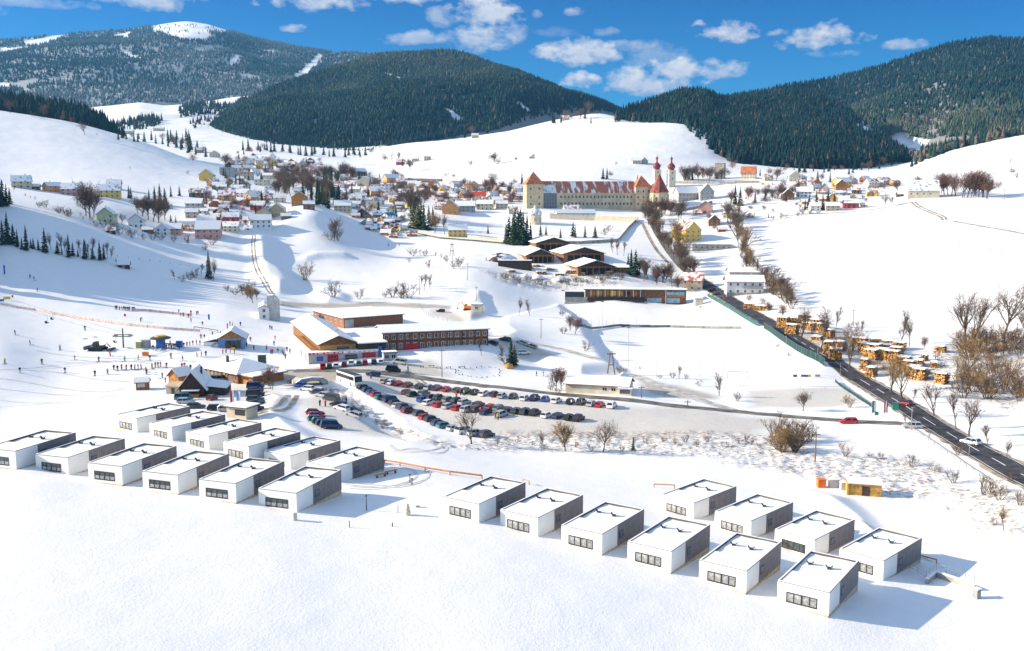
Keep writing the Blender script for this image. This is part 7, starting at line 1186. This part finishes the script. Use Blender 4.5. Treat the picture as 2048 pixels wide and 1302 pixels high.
trees('at the lower edge of the car park', [(943, 888, 78, 'fork'), (1083, 902, 44, 'tall'), (1131, 902, 64, 'dense', 'yellow'), (1206, 904, 70, 'round'), (1266, 901, 30, 'con')], 'trees below the car park')
trees('in rough strip below the car park', along([(960, 880), (1040, 890), (1150, 896), (1280, 893), (1380, 890), (1480, 888), (1540, 892)], 28, 8, 9, 9, 18, ['bush'], ['brown', 'yellow', 'red']), 'bushes below the car park')
trees('in thicket at right end of car park', [(rnd.uniform(1548, 1630), rnd.uniform(868, 908), rnd.uniform(28, 50), 'bush', rnd.choice(['yellow', 'brown', 'brown', 'yellow'])) for _ in range(18)], 'thicket bushes')
trees('in the rubble field behind yellow hut', [(1690, 912, 30, 'bush', 'yellow'), (1740, 915, 14, 'bush'), (1762, 918, 16, 'bush'), (1822, 932, 28, 'bush'), (1868, 942, 20, 'bush', 'yellow'), (1880, 945, 16, 'bush', 'red'), (1907, 966, 30, 'bush'), (1966, 990, 46, 'bush'), (1980, 985, 38, 'bush', 'yellow'), (1999, 1000, 42, 'bush', 'yellow'), (2008, 1062, 58, 'tall', 'yellow'), (2040, 1010, 34, 'bush', 'yellow'), (1895, 1020, 10, 'bush', 'yellow'), (1990, 1050, 18, 'bush')], 'bushes in the rubble field')
trees('between road and side road', [(1438, 792, 50, 'tall'), (1475, 802, 22, 'bush', 'red'), (1606, 822, 44, 'dense'), (1699, 815, 26, 'bush', 'yellow'), (1690, 806, 18, 'bush', 'yellow'), (1398, 772, 14, 'bush'), (1320, 757, 10, 'bush', 'red'), (1345, 756, 14, 'bush', 'red'), (1358, 758, 28, 'tall'), (1372, 758, 12, 'bush', 'red'), (1280, 745, 14, 'tall'), (1555, 695, 9, 'bush', 'yellow'), (1578, 712, 10, 'bush', 'yellow'), (1812, 848, 24, 'tall', 'red'), (1860, 885, 20, 'tall', 'red'), (1915, 910, 26, 'bush', 'red'), (2018, 962, 22, 'bush', 'red')], 'shrubs by the road')
trees('along stream between the car rows', along([(640, 778), (690, 805), (740, 840), (790, 862), (840, 872)], 22, 8, 5, 7, 16, ['bush'], ['brown', 'yellow', 'red']), 'bushes along the stream')
trees('beside the narrow kiosk tower', [(541, 778, 46, 'dense', 'red'), (536, 772, 32, 'dense', 'red'), (545, 780, 40, 'tall', 'red')], 'trees by the restaurant')
trees('behind the barn on right hill', along([(1876, 386), (1900, 392), (1930, 394), (1958, 394), (1980, 396)], 18, 5, 2, 32, 54, ['dense', 'round'], ['red', 'brown', 'red'])+[(1838, 376, 24, 'dense'), (1796, 385, 24, 'dense'), (1770, 412, 26, 'round'), (1783, 405, 14, 'bush'), (1996, 382, 20, 'dense'), (1976, 362, 18, 'dense'), (2025, 354, 20, 'dense'), (2034, 356, 12, 'bush'), (2020, 333, 16, 'tall')], 'trees on the right hill')
trees('on the right edge of village', [(1470, 410, 42, 'con'), (1480, 412, 40, 'con'), (1462, 412, 34, 'dense', 'red'), (1510, 405, 24, 'con'), (1530, 402, 22, 'con'), (1618, 418, 30, 'con'), (1632, 420, 42, 'con'), (1645, 420, 34, 'con'), (1655, 418, 40, 'con'), (1668, 416, 36, 'con'), (1610, 420, 22, 'con'), (1572, 403, 14, 'con'), (1537, 436, 12, 'con'), (1660, 365, 22, 'con'), (1635, 362, 22, 'con')], 'village trees')
trees('along lane at the right village', along([(1490, 400), (1540, 398), (1570, 392), (1600, 388)], 20, 6, 5, 16, 28, ['dense'], ['red', 'brown'])+along([(1540, 440), (1600, 430), (1640, 428)], 8, 6, 2, 8, 14, ['bush'], ['brown', 'red']), 'village trees')
trees('around the keep behind the abbey', along([(1370, 362), (1400, 360), (1425, 358), (1455, 358)], 14, 5, 5, 20, 34, ['dense'], ['brown', 'red'])+[(1434, 358, 14, 'con'), (1385, 360, 22, 'con'), (1466, 345, 22, 'dense', 'red'), (1470, 335, 16, 'dense', 'red'), (1552, 362, 26, 'dense', 'red'), (1540, 356, 22, 'dense'), (1520, 352, 16, 'con'), (1460, 330, 16, 'dense', 'red')], 'trees behind the abbey')
trees('at foot of the right dark wood', along([(1560, 345), (1620, 345), (1700, 345), (1750, 338), (1790, 330)], 26, 6, 4, 14, 24, ['con', 'dense', 'con'], ['red', 'brown']), 'trees at the wood edge')
trees('along the ridge above abbey hill', along([(875, 282), (950, 272), (1010, 258), (1070, 246), (1120, 244), (1165, 238), (1185, 225)], 29, 6, 3, 14, 26, ['con', 'dense', 'dense', 'con'], ['red', 'brown']), 'trees on the ridge')
trees('on the white abbey hill', [(388, 330, 22, 'dense'), (980, 326, 18, 'round'), (988, 328, 24, 'dense'), (995, 328, 16, 'bush'), (1032, 326, 14, 'dense'), (1064, 328, 22, 'dense'), (1233, 336, 14, 'round'), (942, 330, 10, 'bush'), (989, 374, 30, 'round'), (1044, 374, 32, 'con'), (1030, 374, 18, 'dense'), (1182, 247, 14, 'con'), (1206, 358, 24, 'con'), (1214, 358, 24, 'con'), (1222, 359, 18, 'dense'), (1275, 362, 14, 'con'), (893, 353, 8, 'bush'), (907, 355, 10, 'bush'), (770, 328, 20, 'dense'), (782, 326, 22, 'tall'), (795, 328, 24, 'tall'), (805, 332, 18, 'con'), (820, 342, 24, 'dense'), (740, 312, 18, 'dense', 'red'), (376, 348, 8, 'bush'), (262, 342, 10, 'tall')], 'trees on the white hills')
trees('in front of the forested mountain', along([(480, 298), (560, 305), (620, 310), (680, 312), (740, 312)], 24, 8, 3, 16, 28, ['con'], ['brown']), 'trees before the mountain')
trees('on crest of the left field', [(20, 226, 26, 'dense', 'red'), (88, 236, 26, 'dense', 'red'), (125, 246, 18, 'dense', 'red'), (143, 250, 16, 'dense', 'red'), (170, 270, 26, 'round', 'red'), (65, 232, 10, 'bush'), (195, 276, 10, 'tall'), (110, 240, 14, 'tall')], 'trees on the left field crest')
trees('along lane left of the village', along([(235, 275), (265, 280), (300, 285), (345, 292), (380, 302), (420, 318)], 24, 8, 5, 14, 24, ['con', 'dense', 'con'], ['brown', 'red'])+[(450, 335, 28, 'dense', 'red'), (447, 352, 20, 'con'), (480, 372, 24, 'con'), (472, 374, 26, 'con')], 'trees left of the village')
poly_trees('in dark copse left of the mountain', [(330, 280), (380, 275), (395, 300), (400, 310), (350, 300)], 20, ['con'], 18, 28, 'trees left of the village')
trees('far behind the village on snow fields', along([(480, 312), (510, 305), (530, 300)], 12, 6, 2, 10, 16, ['con', 'dense'], ['red'])+along([(228, 215), (260, 216), (285, 210), (300, 216)], 10, 6, 3, 8, 14, ['con', 'dense'], ['red']), 'trees on the far fields')

trees('among the log piles', [(x+rnd.uniform(-8, 8), y+rnd.uniform(-4, 4), rnd.uniform(14, 30), rnd.choice(['bush', 'bush', 'dense']), rnd.choice(['red', 'brown', 'yellow'])) for x, y in ((1560, 640), (1580, 648), (1600, 660), (1620, 668), (1640, 682), (1650, 700), (1664, 690), (1680, 700), (1694, 716), (1700, 682), (1716, 690), (1730, 716), (1745, 736), (1760, 724), (1775, 740), (1790, 752), (1810, 724), (1830, 744), (1850, 742), (1860, 756), (1884, 736), (1880, 720), (1850, 700), (1790, 690), (1540, 630), (1520, 612), (1500, 610))], 'scrub among the logs')

for q, n, a, b in (([(450, 326), (640, 326), (665, 356), (600, 368), (452, 362)], 60, 9, 15), ([(560, 356), (700, 346), (840, 366), (860, 420), (760, 470), (700, 420), (640, 372)], 80, 10, 20), ([(380, 410), (440, 366), (540, 386), (545, 450), (420, 470)], 50, 10, 19), ([(835, 376), (1050, 374), (1050, 414), (900, 424), (845, 408)], 60, 10, 20), ([(1480, 380), (1600, 362), (1790, 366), (1780, 405), (1620, 425), (1480, 430)], 50, 9, 18), ([(1390, 415), (1470, 420), (1490, 470), (1420, 470)], 14, 10, 18)): poly_trees('in the village', q, n, ['dense'], a, b, 'village trees', ('brown', 'red'))

r_ = random.Random(5)
for k in range(9):
    y = 700+k*13+r_.uniform(-4, 4); x0 = r_.uniform(-60, 120); P = [(x0+i*70, y+12*math.sin(i*.8+k)+i*r_.uniform(-1, 3)) for i in range(5)]
    for dx in (-.25, .25): struct(ribbon('ski_track', [G(*p)+Vector((0, dx, 0)) for p in P], .16, M['rut'], .05, 2, 3, .03)[0])
# ------------------------------------------------------------------ pitch, fences, poles, flags, logs
M['orangenet'] = mat('faded_orange_net', (.82, .62, .50), .8, .15, 1); M['rednet'] = mat('faded_red_net', (.70, .48, .45), .8, .2, 1)
post_line('safety_fence', 'long faded orange safety net across the ski slope', 'fence', [(-60, 596), (0, 610), (70, 622), (150, 636), (260, 652), (330, 659), (400, 664)], 8, 1.2, [], M['darkmetal'], .05, .03, None, (M['orangenet'], .15, 1.05))
post_line('safety_fence', 'short faded red safety net beside the ski beginners', 'fence', [(264, 622), (300, 624), (345, 629), (384, 633)], 4, 1.3, [], M['darkmetal'], .05, .03, None, (M['rednet'], .15, 1.15))
post_line('field_fence', 'row of low posts across the shaded left field', 'fence', [(235, 513), (300, 522), (360, 530), (415, 540)], 5, .9, [], M['darkwood'], .10, .05); post_line('field_fence', 'row of small posts curving over the upper right field', 'fence', [(1712, 444), (1735, 458), (1760, 471), (1815, 480), (1880, 482), (1960, 494), (2048, 508)], 7, 1.0, [], M['darkwood'], .11, .05); post_line('field_fence', 'diagonal row of small posts on the lower right field', 'fence', [(1812, 482), (1760, 502), (1710, 522), (1650, 545), (1600, 562)], 7, .9, [], M['darkwood'], .11, .05)
post_line('yard_fence', 'wire fence with posts behind the hotel', 'fence', [(838, 612), (850, 628), (868, 640), (895, 645)], 4, 2, [1, 1.9], M['metal'], .06, .02); post_line('ranch_fence', 'dark snowy plank fence beside the ski slope', 'fence', [(388, 658), (404, 660), (436, 665)], 5, 1, [.9], M['wood'], .1, .14)
M['gmesh'] = mat('green_mesh_panel', (.004, .045, .042), .6, .2, .8); M['bluemesh'] = mat('pale_mesh_panel', (.02, .11, .10), .7, .2, .8)
ROFF = [p+Vector((-5.2, -3.0, 0)) for p in RP]; ix = lambda px: min(range(len(RP)), key=lambda i: abs(at_pix(*RP[i])[0]-px)); q = RP[ix(1688):ix(1545)]; q = [Vector((p.x-6.2, p.y-1.5, zof(p.x-6.2, p.y-1.5))) for p in q[::4]]
post_line('green_fence', 'tall dark green mesh fence between pitch and main road', 'fence', q, 4, 2.6, [2.55], M['metal'], .05, .04, None, (M['gmesh'], .1, 2.5))
q = RP[ix(1545):ix(1432)]; q = [Vector((p.x-7, p.y-1.5, zof(p.x-7, p.y-1.5))) for p in q[::5]]; post_line('pitch_fence', 'thin posted fence between grandstand and main road', 'fence', q, 6, 2.4, [1.2, 2.4], M['metal'], .07, .03, None, (M['bluemesh'], .1, 2.0))
q = RP[ix(1800):ix(1690)]; q = [Vector((p.x-9, p.y-3, zof(p.x-9, p.y-3))) for p in q[::5]]; post_line('guard_rail', 'dark guard rail continuing from the green fence', 'fence', q, 5, 1.0, [.9], M['darkmetal'], .07, .07, None, (M['gmesh'], .1, .8))
q = RP[ix(2040):ix(1850)]; q = [Vector((p.x-7.5, p.y-2, zof(p.x-7.5, p.y-2))) for p in q[::5]]; post_line('guard_rail', 'low guard rail left of the main road at right edge', 'fence', q, 4, .7, [.6], M['mud'], .06, .09)
post_line('ball_fence', 'low dark board fence between the two pitches', 'fence', [(1152, 652), (1240, 653), (1340, 655), (1400, 657), (1482, 658)], 7, 5, [], M['metal'], .05, .03, None, (mat('grey_boards', (.20, .22, .20), .8, .25, .4), .1, 1.2)); post_line('ball_fence', 'tall thin posts of ball fence at near end of pitch', 'fence', [(1270, 756), (1400, 757), (1540, 758), (1680, 760)], 7, 5.5, [.9, 5.4], M['metal'], .05, .025)
post_line('yard_railing', 'thin rail along lower yard right of the pitch', 'fence', [(1480, 778), (1600, 779), (1700, 781)], 7, 1.2, [1.1], M['metal'], .05, .04)
def goal():
    a, b = G(1455, 757), G(1496, 757); r = thing('goal', 'white football goal at the near end of the pitch', 'goal', a, math.atan2((b-a).y, (b-a).x)); w = (b-a).length
    for x in (0, w): m = MB(); m.tube([(x, 0, -.2), (x, 0, 2.5)], .08, 6); ob('post', m.mesh('goal_post', M['metal']), r)
    m = MB(); m.tube([(0, 0, 2.45), (w, 0, 2.45)], .08, 6); ob('crossbar', m.mesh('goal_bar', M['metal']), r)
goal()
for x0, x1, c, lb in ((1243, 1258, 'darkmetal', 'dark'), (1262, 1280, 'grey', 'grey'), (1286, 1301, 'blue', 'blue')):
    a, b = G(x0, 655), G(x1, 655); d = b-a; bd = thing('advert_board', f'{lb} board on the fence between the two pitches', 'board', a-Vector((0, .35, 0)), math.atan2(d.y, d.x), 'pitch boards'); m = MB(); m.box(0, -.06, .2, d.length, .06, 1.3); ob('panel', m.mesh('board_panel', M[c]), bd)
    for x in (.2, d.length-.2): m = MB(); m.tube([(x, .1, -.4), (x, .1, 1.2)], .05, 4); ob('leg', m.mesh('board_leg', M['metal']), bd)
for x0, x1, c, lb in ((1586, 1594, 'darkmetal', 'small dark'), (1602, 1616, 'blue', 'blue'), (1616, 1622, 'ylw', 'yellow'), (1630, 1640, 'grey', 'grey')):
    a, b = G(x0, 754), G(x1, 754); d = b-a; bd = thing('advert_board', f'{lb} board at near right corner of the pitch', 'board', a, math.atan2(d.y, d.x), 'pitch boards'); m = MB(); m.box(0, -.05, .1, d.length, .05, .8); ob('panel', m.mesh('board_panel', M[c]), bd)
def mast(px, py, hpx, label, lights=True, r=.13, m_=None, cat='floodlight', name='floodlight_mast', grp='floodlight masts'):
    p = G(px, py); h = hpx*p.y/F; o = thing(name, label, cat, p, 0, grp); m = MB(); m.tube([(0, 0, -.5), (0, 0, h)], [r, r*.6], 6); ob('pole', m.mesh(name+'_pole', m_ or M['palecon']), o)
    if lights: m = MB(); m.box(-.7, -.2, h-.3, .7, .2, h+.25); ob('lamp_head', m.mesh('flood_lamp', M['metal']), o)
    return o
mast(1204, 668, 66, 'floodlight mast standing at upper end of shaded bank'); mast(1256, 732, 80, 'floodlight mast at near left corner of the pitch'); mast(1331, 612, 52, 'floodlight mast in front of the grandstand'); mast(1400, 655, 42, 'floodlight mast on the board fence right of centre'); mast(1126, 630, 50, 'floodlight mast at left end of the grandstand')
for px, py, h, lb in ((1082, 677, 42, 'wooden pole on snow left of the pitch bank'), (884, 754, 58, 'dark wooden pole on snow below the hotel'), (1630, 924, 64, 'reddish wooden pole at right end of car park thicket'), (1283, 796, 26, 'short wooden pole right of the long cream building'), (953, 602, 30, 'wooden pole on mound beside the yellow shed'), (905, 528, 28, 'wooden pole on the white field left of sawmill'), (839, 590, 40, 'thin wooden pole above the sports hall'), (2008, 402, 24, 'wooden pole on the upper right field'), (1375, 815, 16, 'short post on the snowy strip beside side road'), (1706, 652, 34, 'thin wooden pole beyond the log yard'), (935, 560, 34, 'wooden pole left of the sawmill bushes'), (803, 474, 20, 'thin pole at the garden huts')):
    o = mast(px, py, h, lb, False, .16, M['wood'], 'pole', 'wooden_pole', 'wooden poles'); p = G(px, py); hh = h*p.y/F; m = MB(); m.box(-.9, -.07, hh-.7, .9, .07, hh-.55); ob('crossarm', m.mesh('pole_arm', M['wood']), o)
def a_pylon(px, py, hpx, label):
    p = G(px, py); h = hpx*p.y/F; o = thing('pylon', label, 'pylon', p, R(10), 'pylons')
    for s in (-1, 1): m = MB(); m.tube([(s*h*.17, 0, -.5), (s*.25, 0, h)], [.22, .15], 6); ob('leg', m.mesh('pylon_leg', M['wood']), o)
    m = MB(); m.box(-h*.12, -.1, h*.38, h*.12, .1, h*.42); m.box(-1.6, -.1, h*.86, 1.6, .1, h*.9); ob('crossarm', m.mesh('pylon_arm', M['wood']), o); return p, h
p1, h1 = a_pylon(1222, 748, 47, 'wooden A shaped pylon beside the farm track'); p2, h2 = a_pylon(904, 512, 26, 'small A shaped pylon on the white field')
lamp_post(1822, 862, 5.6, 'grey street lamp at the road junction', arm=.6, r=.08); lamp_post(1938, 912, 3.2, 'grey street lamp left of the main road at right', arm=.6, r=.08); lamp_post(1572, 700, 5.0, 'street lamp at left side of the green fence', arm=.5, r=.08); lamp_post(1635, 722, 5.5, 'street lamp behind middle of the green fence', arm=.5, r=.08)
def flag(px, py, h, cols, label, w=.9, group='flags'):
    p = G(px, py); o = thing('banner_flag', label, 'flag', p, rnd.uniform(-.2, .2), group); m = MB(); m.tube([(0, 0, -.3), (0, 0, h)], .045, 6); ob('pole', m.mesh('flag_pole', M['metal']), o)
    n = len(cols); m = MB(); k = 12
    for i in range(n):
        for j in range(k): f = lambda z: .08*math.sin(z*2.4+i); x0, x1 = .06+w*i/n, .06+w*(i+1)/n; z0, z1 = h*.98-h*.72*j/k, h*.98-h*.72*(j+1)/k; m.quad([(x0, f(z0), z0), (x1, f(z0+.4), z0), (x1, f(z1+.4), z1), (x0, f(z1), z1)], i)
    ob('cloth', m.mesh('flag_cloth', [M[c] for c in cols]), o)
M['ltblue'] = mat('light_blue_cloth', (.12, .35, .62), .7, .1, 1)
flag(461, 813, 4.2, ['red', 'wht'], 'red and white banner flag behind the left cabins'); flag(474, 813, 4.0, ['ltblue', 'wht'], 'light blue and white banner flag behind the left cabins'); flag(1743, 834, 4.4, ['green', 'wht'], 'green and white banner flag at the road junction', 1.0); flag(1767, 834, 4.4, ['red', 'wht', 'red'], 'red white red banner flag at the road junction', 1.0); flag(8, 555, 5.6, ['blue', 'blue'], 'blue feather flag on the slope at left edge', .8)
def sign_board(px, py, w, h, z, m_, label, rz=0): p = G(px, py); o = thing('sign_board', label, 'sign', p, rz, 'sign boards'); m = MB(); m.box(-w/2, -.06, z, w/2, .06, z+h); ob('panel', m.mesh('sign_panel', m_), o); [ob('post', MB().tube([(x, .08, -.3), (x, .08, z+h*.9)], .05, 5).mesh('sign_post', M['metal']), o) for x in (-w*.35, w*.35)]
sign_board(1790, 832, 1.5, 2.0, 1.6, M['green'], 'teal road sign board standing right of the flags', R(-10)); sign_board(1753, 834, 1.0, .9, .5, M['green'], 'small dark green board between the two flags'); sign_board(14, 600, 2.6, 1.1, .3, M['ylw'], 'yellow banner board on the slope at left edge', R(20)); sign_board(4, 604, 1.6, .9, .3, M['blue'], 'blue banner board left of the yellow banner', R(20)); sign_board(25, 596, .7, .9, .3, M['red'], 'red banner board right of the yellow banner'); sign_board(267, 622, 1.5, 1.5, .2, M['blue'], 'blue banner at left end of the red net'); sign_board(250, 634, .8, 1.0, .3, M['red'], 'red marker board on the slope below the skiers'); sign_board(418, 639, .7, 2.2, .0, M['blue'], 'tall blue banner right of the red net'); sign_board(466, 696+4, 1.4, .8, .1, M['ylw'], 'yellow board in front of the blue ski hut'); sign_board(284, 838, .8, 1.2, .4, M['palecon'], 'pale sign board behind first left back cabin')
# log piles
M['logend'] = mat('fresh_log_ends', (.60, .33, .115), .9, .55, 1.3); M['logside'] = mat('log_bark', (.30, .165, .07), .9, .3, .8)
def log_pile(x0, x1, y, hgt, label, rz=None, depth=4.5):
    a, b = G(x0, y), G(x1, y); d = b-a; d.z = 0; w = max(d.length*1.3, 2.5); o = thing('log_pile', label, 'log pile', (a.x, a.y, min(a.z, b.z)), rz if rz is not None else math.atan2(d.y, d.x), 'log piles'); m = MB(); r0 = .27; hgt *= 1.35; rows = max(2, int(hgt/.46)); top = []
    for j in range(rows):
        n = max(1, int(w/(2*r0))-(j > rows-2))
        for i in range(n):
            if j >= rows-2 and rnd.random() < .3: continue
            r = r0*rnd.uniform(.7, 1.12); x = (i+.5)*2*r0+(j % 2)*r0; z = r0+j*.46+rnd.uniform(-.04, .04); y0 = rnd.uniform(-.25, .25); ring = [(x+r*math.cos(6.283*k/7), z+r*math.sin(6.283*k/7)) for k in range(7)]; b_ = len(m.v); m.v += [(p[0], y0, p[1]) for p in ring]+[(p[0], depth+y0, p[1]) for p in ring]; m.f.append(tuple(b_+k for k in range(7))); m.m.append(0); m.f.append(tuple(b_+7+k for k in range(7))); m.m.append(0)
            for k in range(7): k2 = (k+1) % 7; m.f.append((b_+k, b_+7+k, b_+7+k2, b_+k2)); m.m.append(1)
    ob('logs', m.mesh('log_stack', [M['logend'], M['logside']]), o); m = MB(); xa = .3; xb = w-.2; zt = rows*.46+.12
    if xb-xa < 1: xa, xb = w*.2, w*.8
    m.prism([(.45, zt-.12), (.8, zt+.14), (depth-.5, zt+.16), (depth-.1, zt-.12)], 'x', xa, xb); ob('snow_cap', m.mesh('log_snow', M['snow']), o)
PILES = [(1574, 1590, 652, 3), (1600, 1622, 660, 2.6), (1664, 1680, 700, 2.4), (1724, 1744, 716, 2.4), (1752, 1774, 706, 2.6), (1776, 1796, 712, 2.6), (1790, 1812, 732, 2.6), (1808, 1828, 752, 2.6),(1552, 1570, 655, 3.6), (1568, 1588, 668, 3.4), (1594, 1614, 648, 3.2), (1612, 1632, 656, 3.2), (1630, 1646, 664, 3.0), (1642, 1657, 674, 2.6), (1644, 1660, 706, 3.2), (1656, 1674, 718, 3.0), (1717, 1730, 740, 3.0), (1728, 1744, 754, 2.6), (1700, 1716, 690, 2.6), (1714, 1740, 704, 2.8), (1738, 1760, 692, 2.2), (1760, 1786, 698, 2.6), (1784, 1804, 702, 2.4), (1746, 1768, 718, 2.8), (1766, 1790, 722, 2.8), (1802, 1820, 744, 3.0), (1818, 1842, 760, 2.8), (1866, 1886, 767, 2.6), (1836, 1849, 722, 1.8), (1868, 1884, 705, 1.8), (1860, 1871, 736, 1.6), (1824, 1840, 734, 1.8), (1486, 1508, 618, 2.2), (1506, 1530, 622, 2.2), (1620, 1634, 682, 1.6)]
for k, (x0, x1, y, h) in enumerate(sorted(PILES)): log_pile(x0, x1, y, h, f"log pile with orange ends and snow on top beside the road, {ORD[k]} from left", R(rnd.uniform(-50, -20)), rnd.uniform(3.6, 5))
log_pile(1046, 1062, 538, 1.8, 'small log pile in front of the sawmill'); log_pile(1130, 1150, 548, 1.8, 'log pile left of the front sawmill hall')
p = G(1000, 524); m = MB(); m.lathe([(11, -.5), (10, 2.2), (6, 4.4), (1, 5.4)], 18); thing('wood_chip_heap', 'dark rounded heap of snowy logs left of the sawmill', 'heap', back_of(p, 8), 0, None, m.mesh('chip_heap', snowy('snowy_dark_logs', (.05, .035, .04), .42, (1, 1, 1), .25), True), (1.1, 1, 1))
blob(1018, 736, [(.2, 1.6)], 'orange brown earth mound at foot of the tall spruce', 'earth_mound', 'mound', mat('orange_earth', (.50, .26, .08), .95, .25, .8))
# ring of small stumps on the snow below the hotel
ST0 = None; sm = MB().lathe([(.2, -.2), (.2, .45), (.17, .48)], 8).mesh('stump', M['bark'])
for k in range(26):
    t = 6.283*k/26; px, py = 958+(46+rnd.uniform(-9, 9))*math.cos(t), 744+(10+rnd.uniform(-3, 3))*math.sin(t); lb = f"small wooden stump in the ring on snow below the hotel, {ORD[k]} clockwise from the right"
    thing('wooden_stump', lb, 'stump', G(px, py), 0, 'stumps in a ring', sm, rnd.uniform(.5, .9))
for k, (x0, x1, y) in enumerate(((840, 848, 735), (857, 869, 734), (872, 882, 737), (892, 902, 737), (917, 930, 736))): a, b = G(x0, y), G(x1, y); d = b-a; o = thing('snow_bench', f'low dark bench on the snow below the hotel, {ORD[k]} from the left', 'bench', a, math.atan2(d.y, d.x), 'benches below the hotel'); L = d.length; ob('seat', MB().box(0, -.2, .4, L, .2, .5).mesh('bench_top', M['darkwood']), o); [ob('leg', MB().box(x, -.15, -.2, x+.15, .15, .4).mesh('bench_leg', M['darkwood']), o) for x in (.1, L-.3)]

for k, (x0, x1, y, h) in enumerate(((1066, 1078, 534, 1.2), (1092, 1104, 541, 1.3), (1110, 1124, 552, 1.2), (1074, 1090, 549, 1.4), (1158, 1168, 552, 1.6), (1208, 1222, 549, 1.6), (1018, 1030, 545, 1.2))): log_pile(x0, x1, y, h, 'low log pile with snowy top in the sawmill yard')
for px, py, r in ((1075, 556, 4.5), (1120, 560, 5.5), (1050, 552, 3)): p = G(px, py); thing('snow_heap', 'white snow heap in front of the sawmill yard', 'snow heap', p, 0, 'snow heaps', MB().lathe([(r, -.4), (r*.8, r*.18), (r*.45, r*.4), (r*.1, r*.5)], 14).mesh('snow_heap', M['snow'], True))
# ------------------------------------------------------------------ winter air
def haze():
    m = bpy.data.materials.new('thin_blue_air'); m.use_nodes = True; nt = m.node_tree; nt.nodes.clear(); v = nt.nodes.new('ShaderNodeVolumePrincipled'); o = nt.nodes.new('ShaderNodeOutputMaterial'); nt.links.new(v.outputs[0], o.inputs['Volume'])
    v.inputs['Color'].default_value = (.17, .52, .92, 1); v.inputs['Density'].default_value = 4.6e-5; v.inputs['Anisotropy'].default_value = .2
    zl = min(float(GZ.min()), -400); b = MB(); b.box(-12500, -400, zl-2, 12500, 10200, 1260); stuff(ob('haze', b.mesh('haze', m)))
haze()
# ------------------------------------------------------------------ labels: tell the remaining look-alikes apart by their order in the picture
plant_pending()
def finish_labels():
    by = {}
    for o in LAB: by.setdefault(o.get('label'), []).append(o)
    for lb, os_ in by.items():
        if len(os_) < 2: continue
        os_.sort(key=lambda o: at_pix(*o.location)[0])
        for k, o in enumerate(os_): o['label'] = f"{lb}, {ORD[k]} from left" if k < len(ORD) else f"{lb}, number {k+1} from left"
finish_labels()
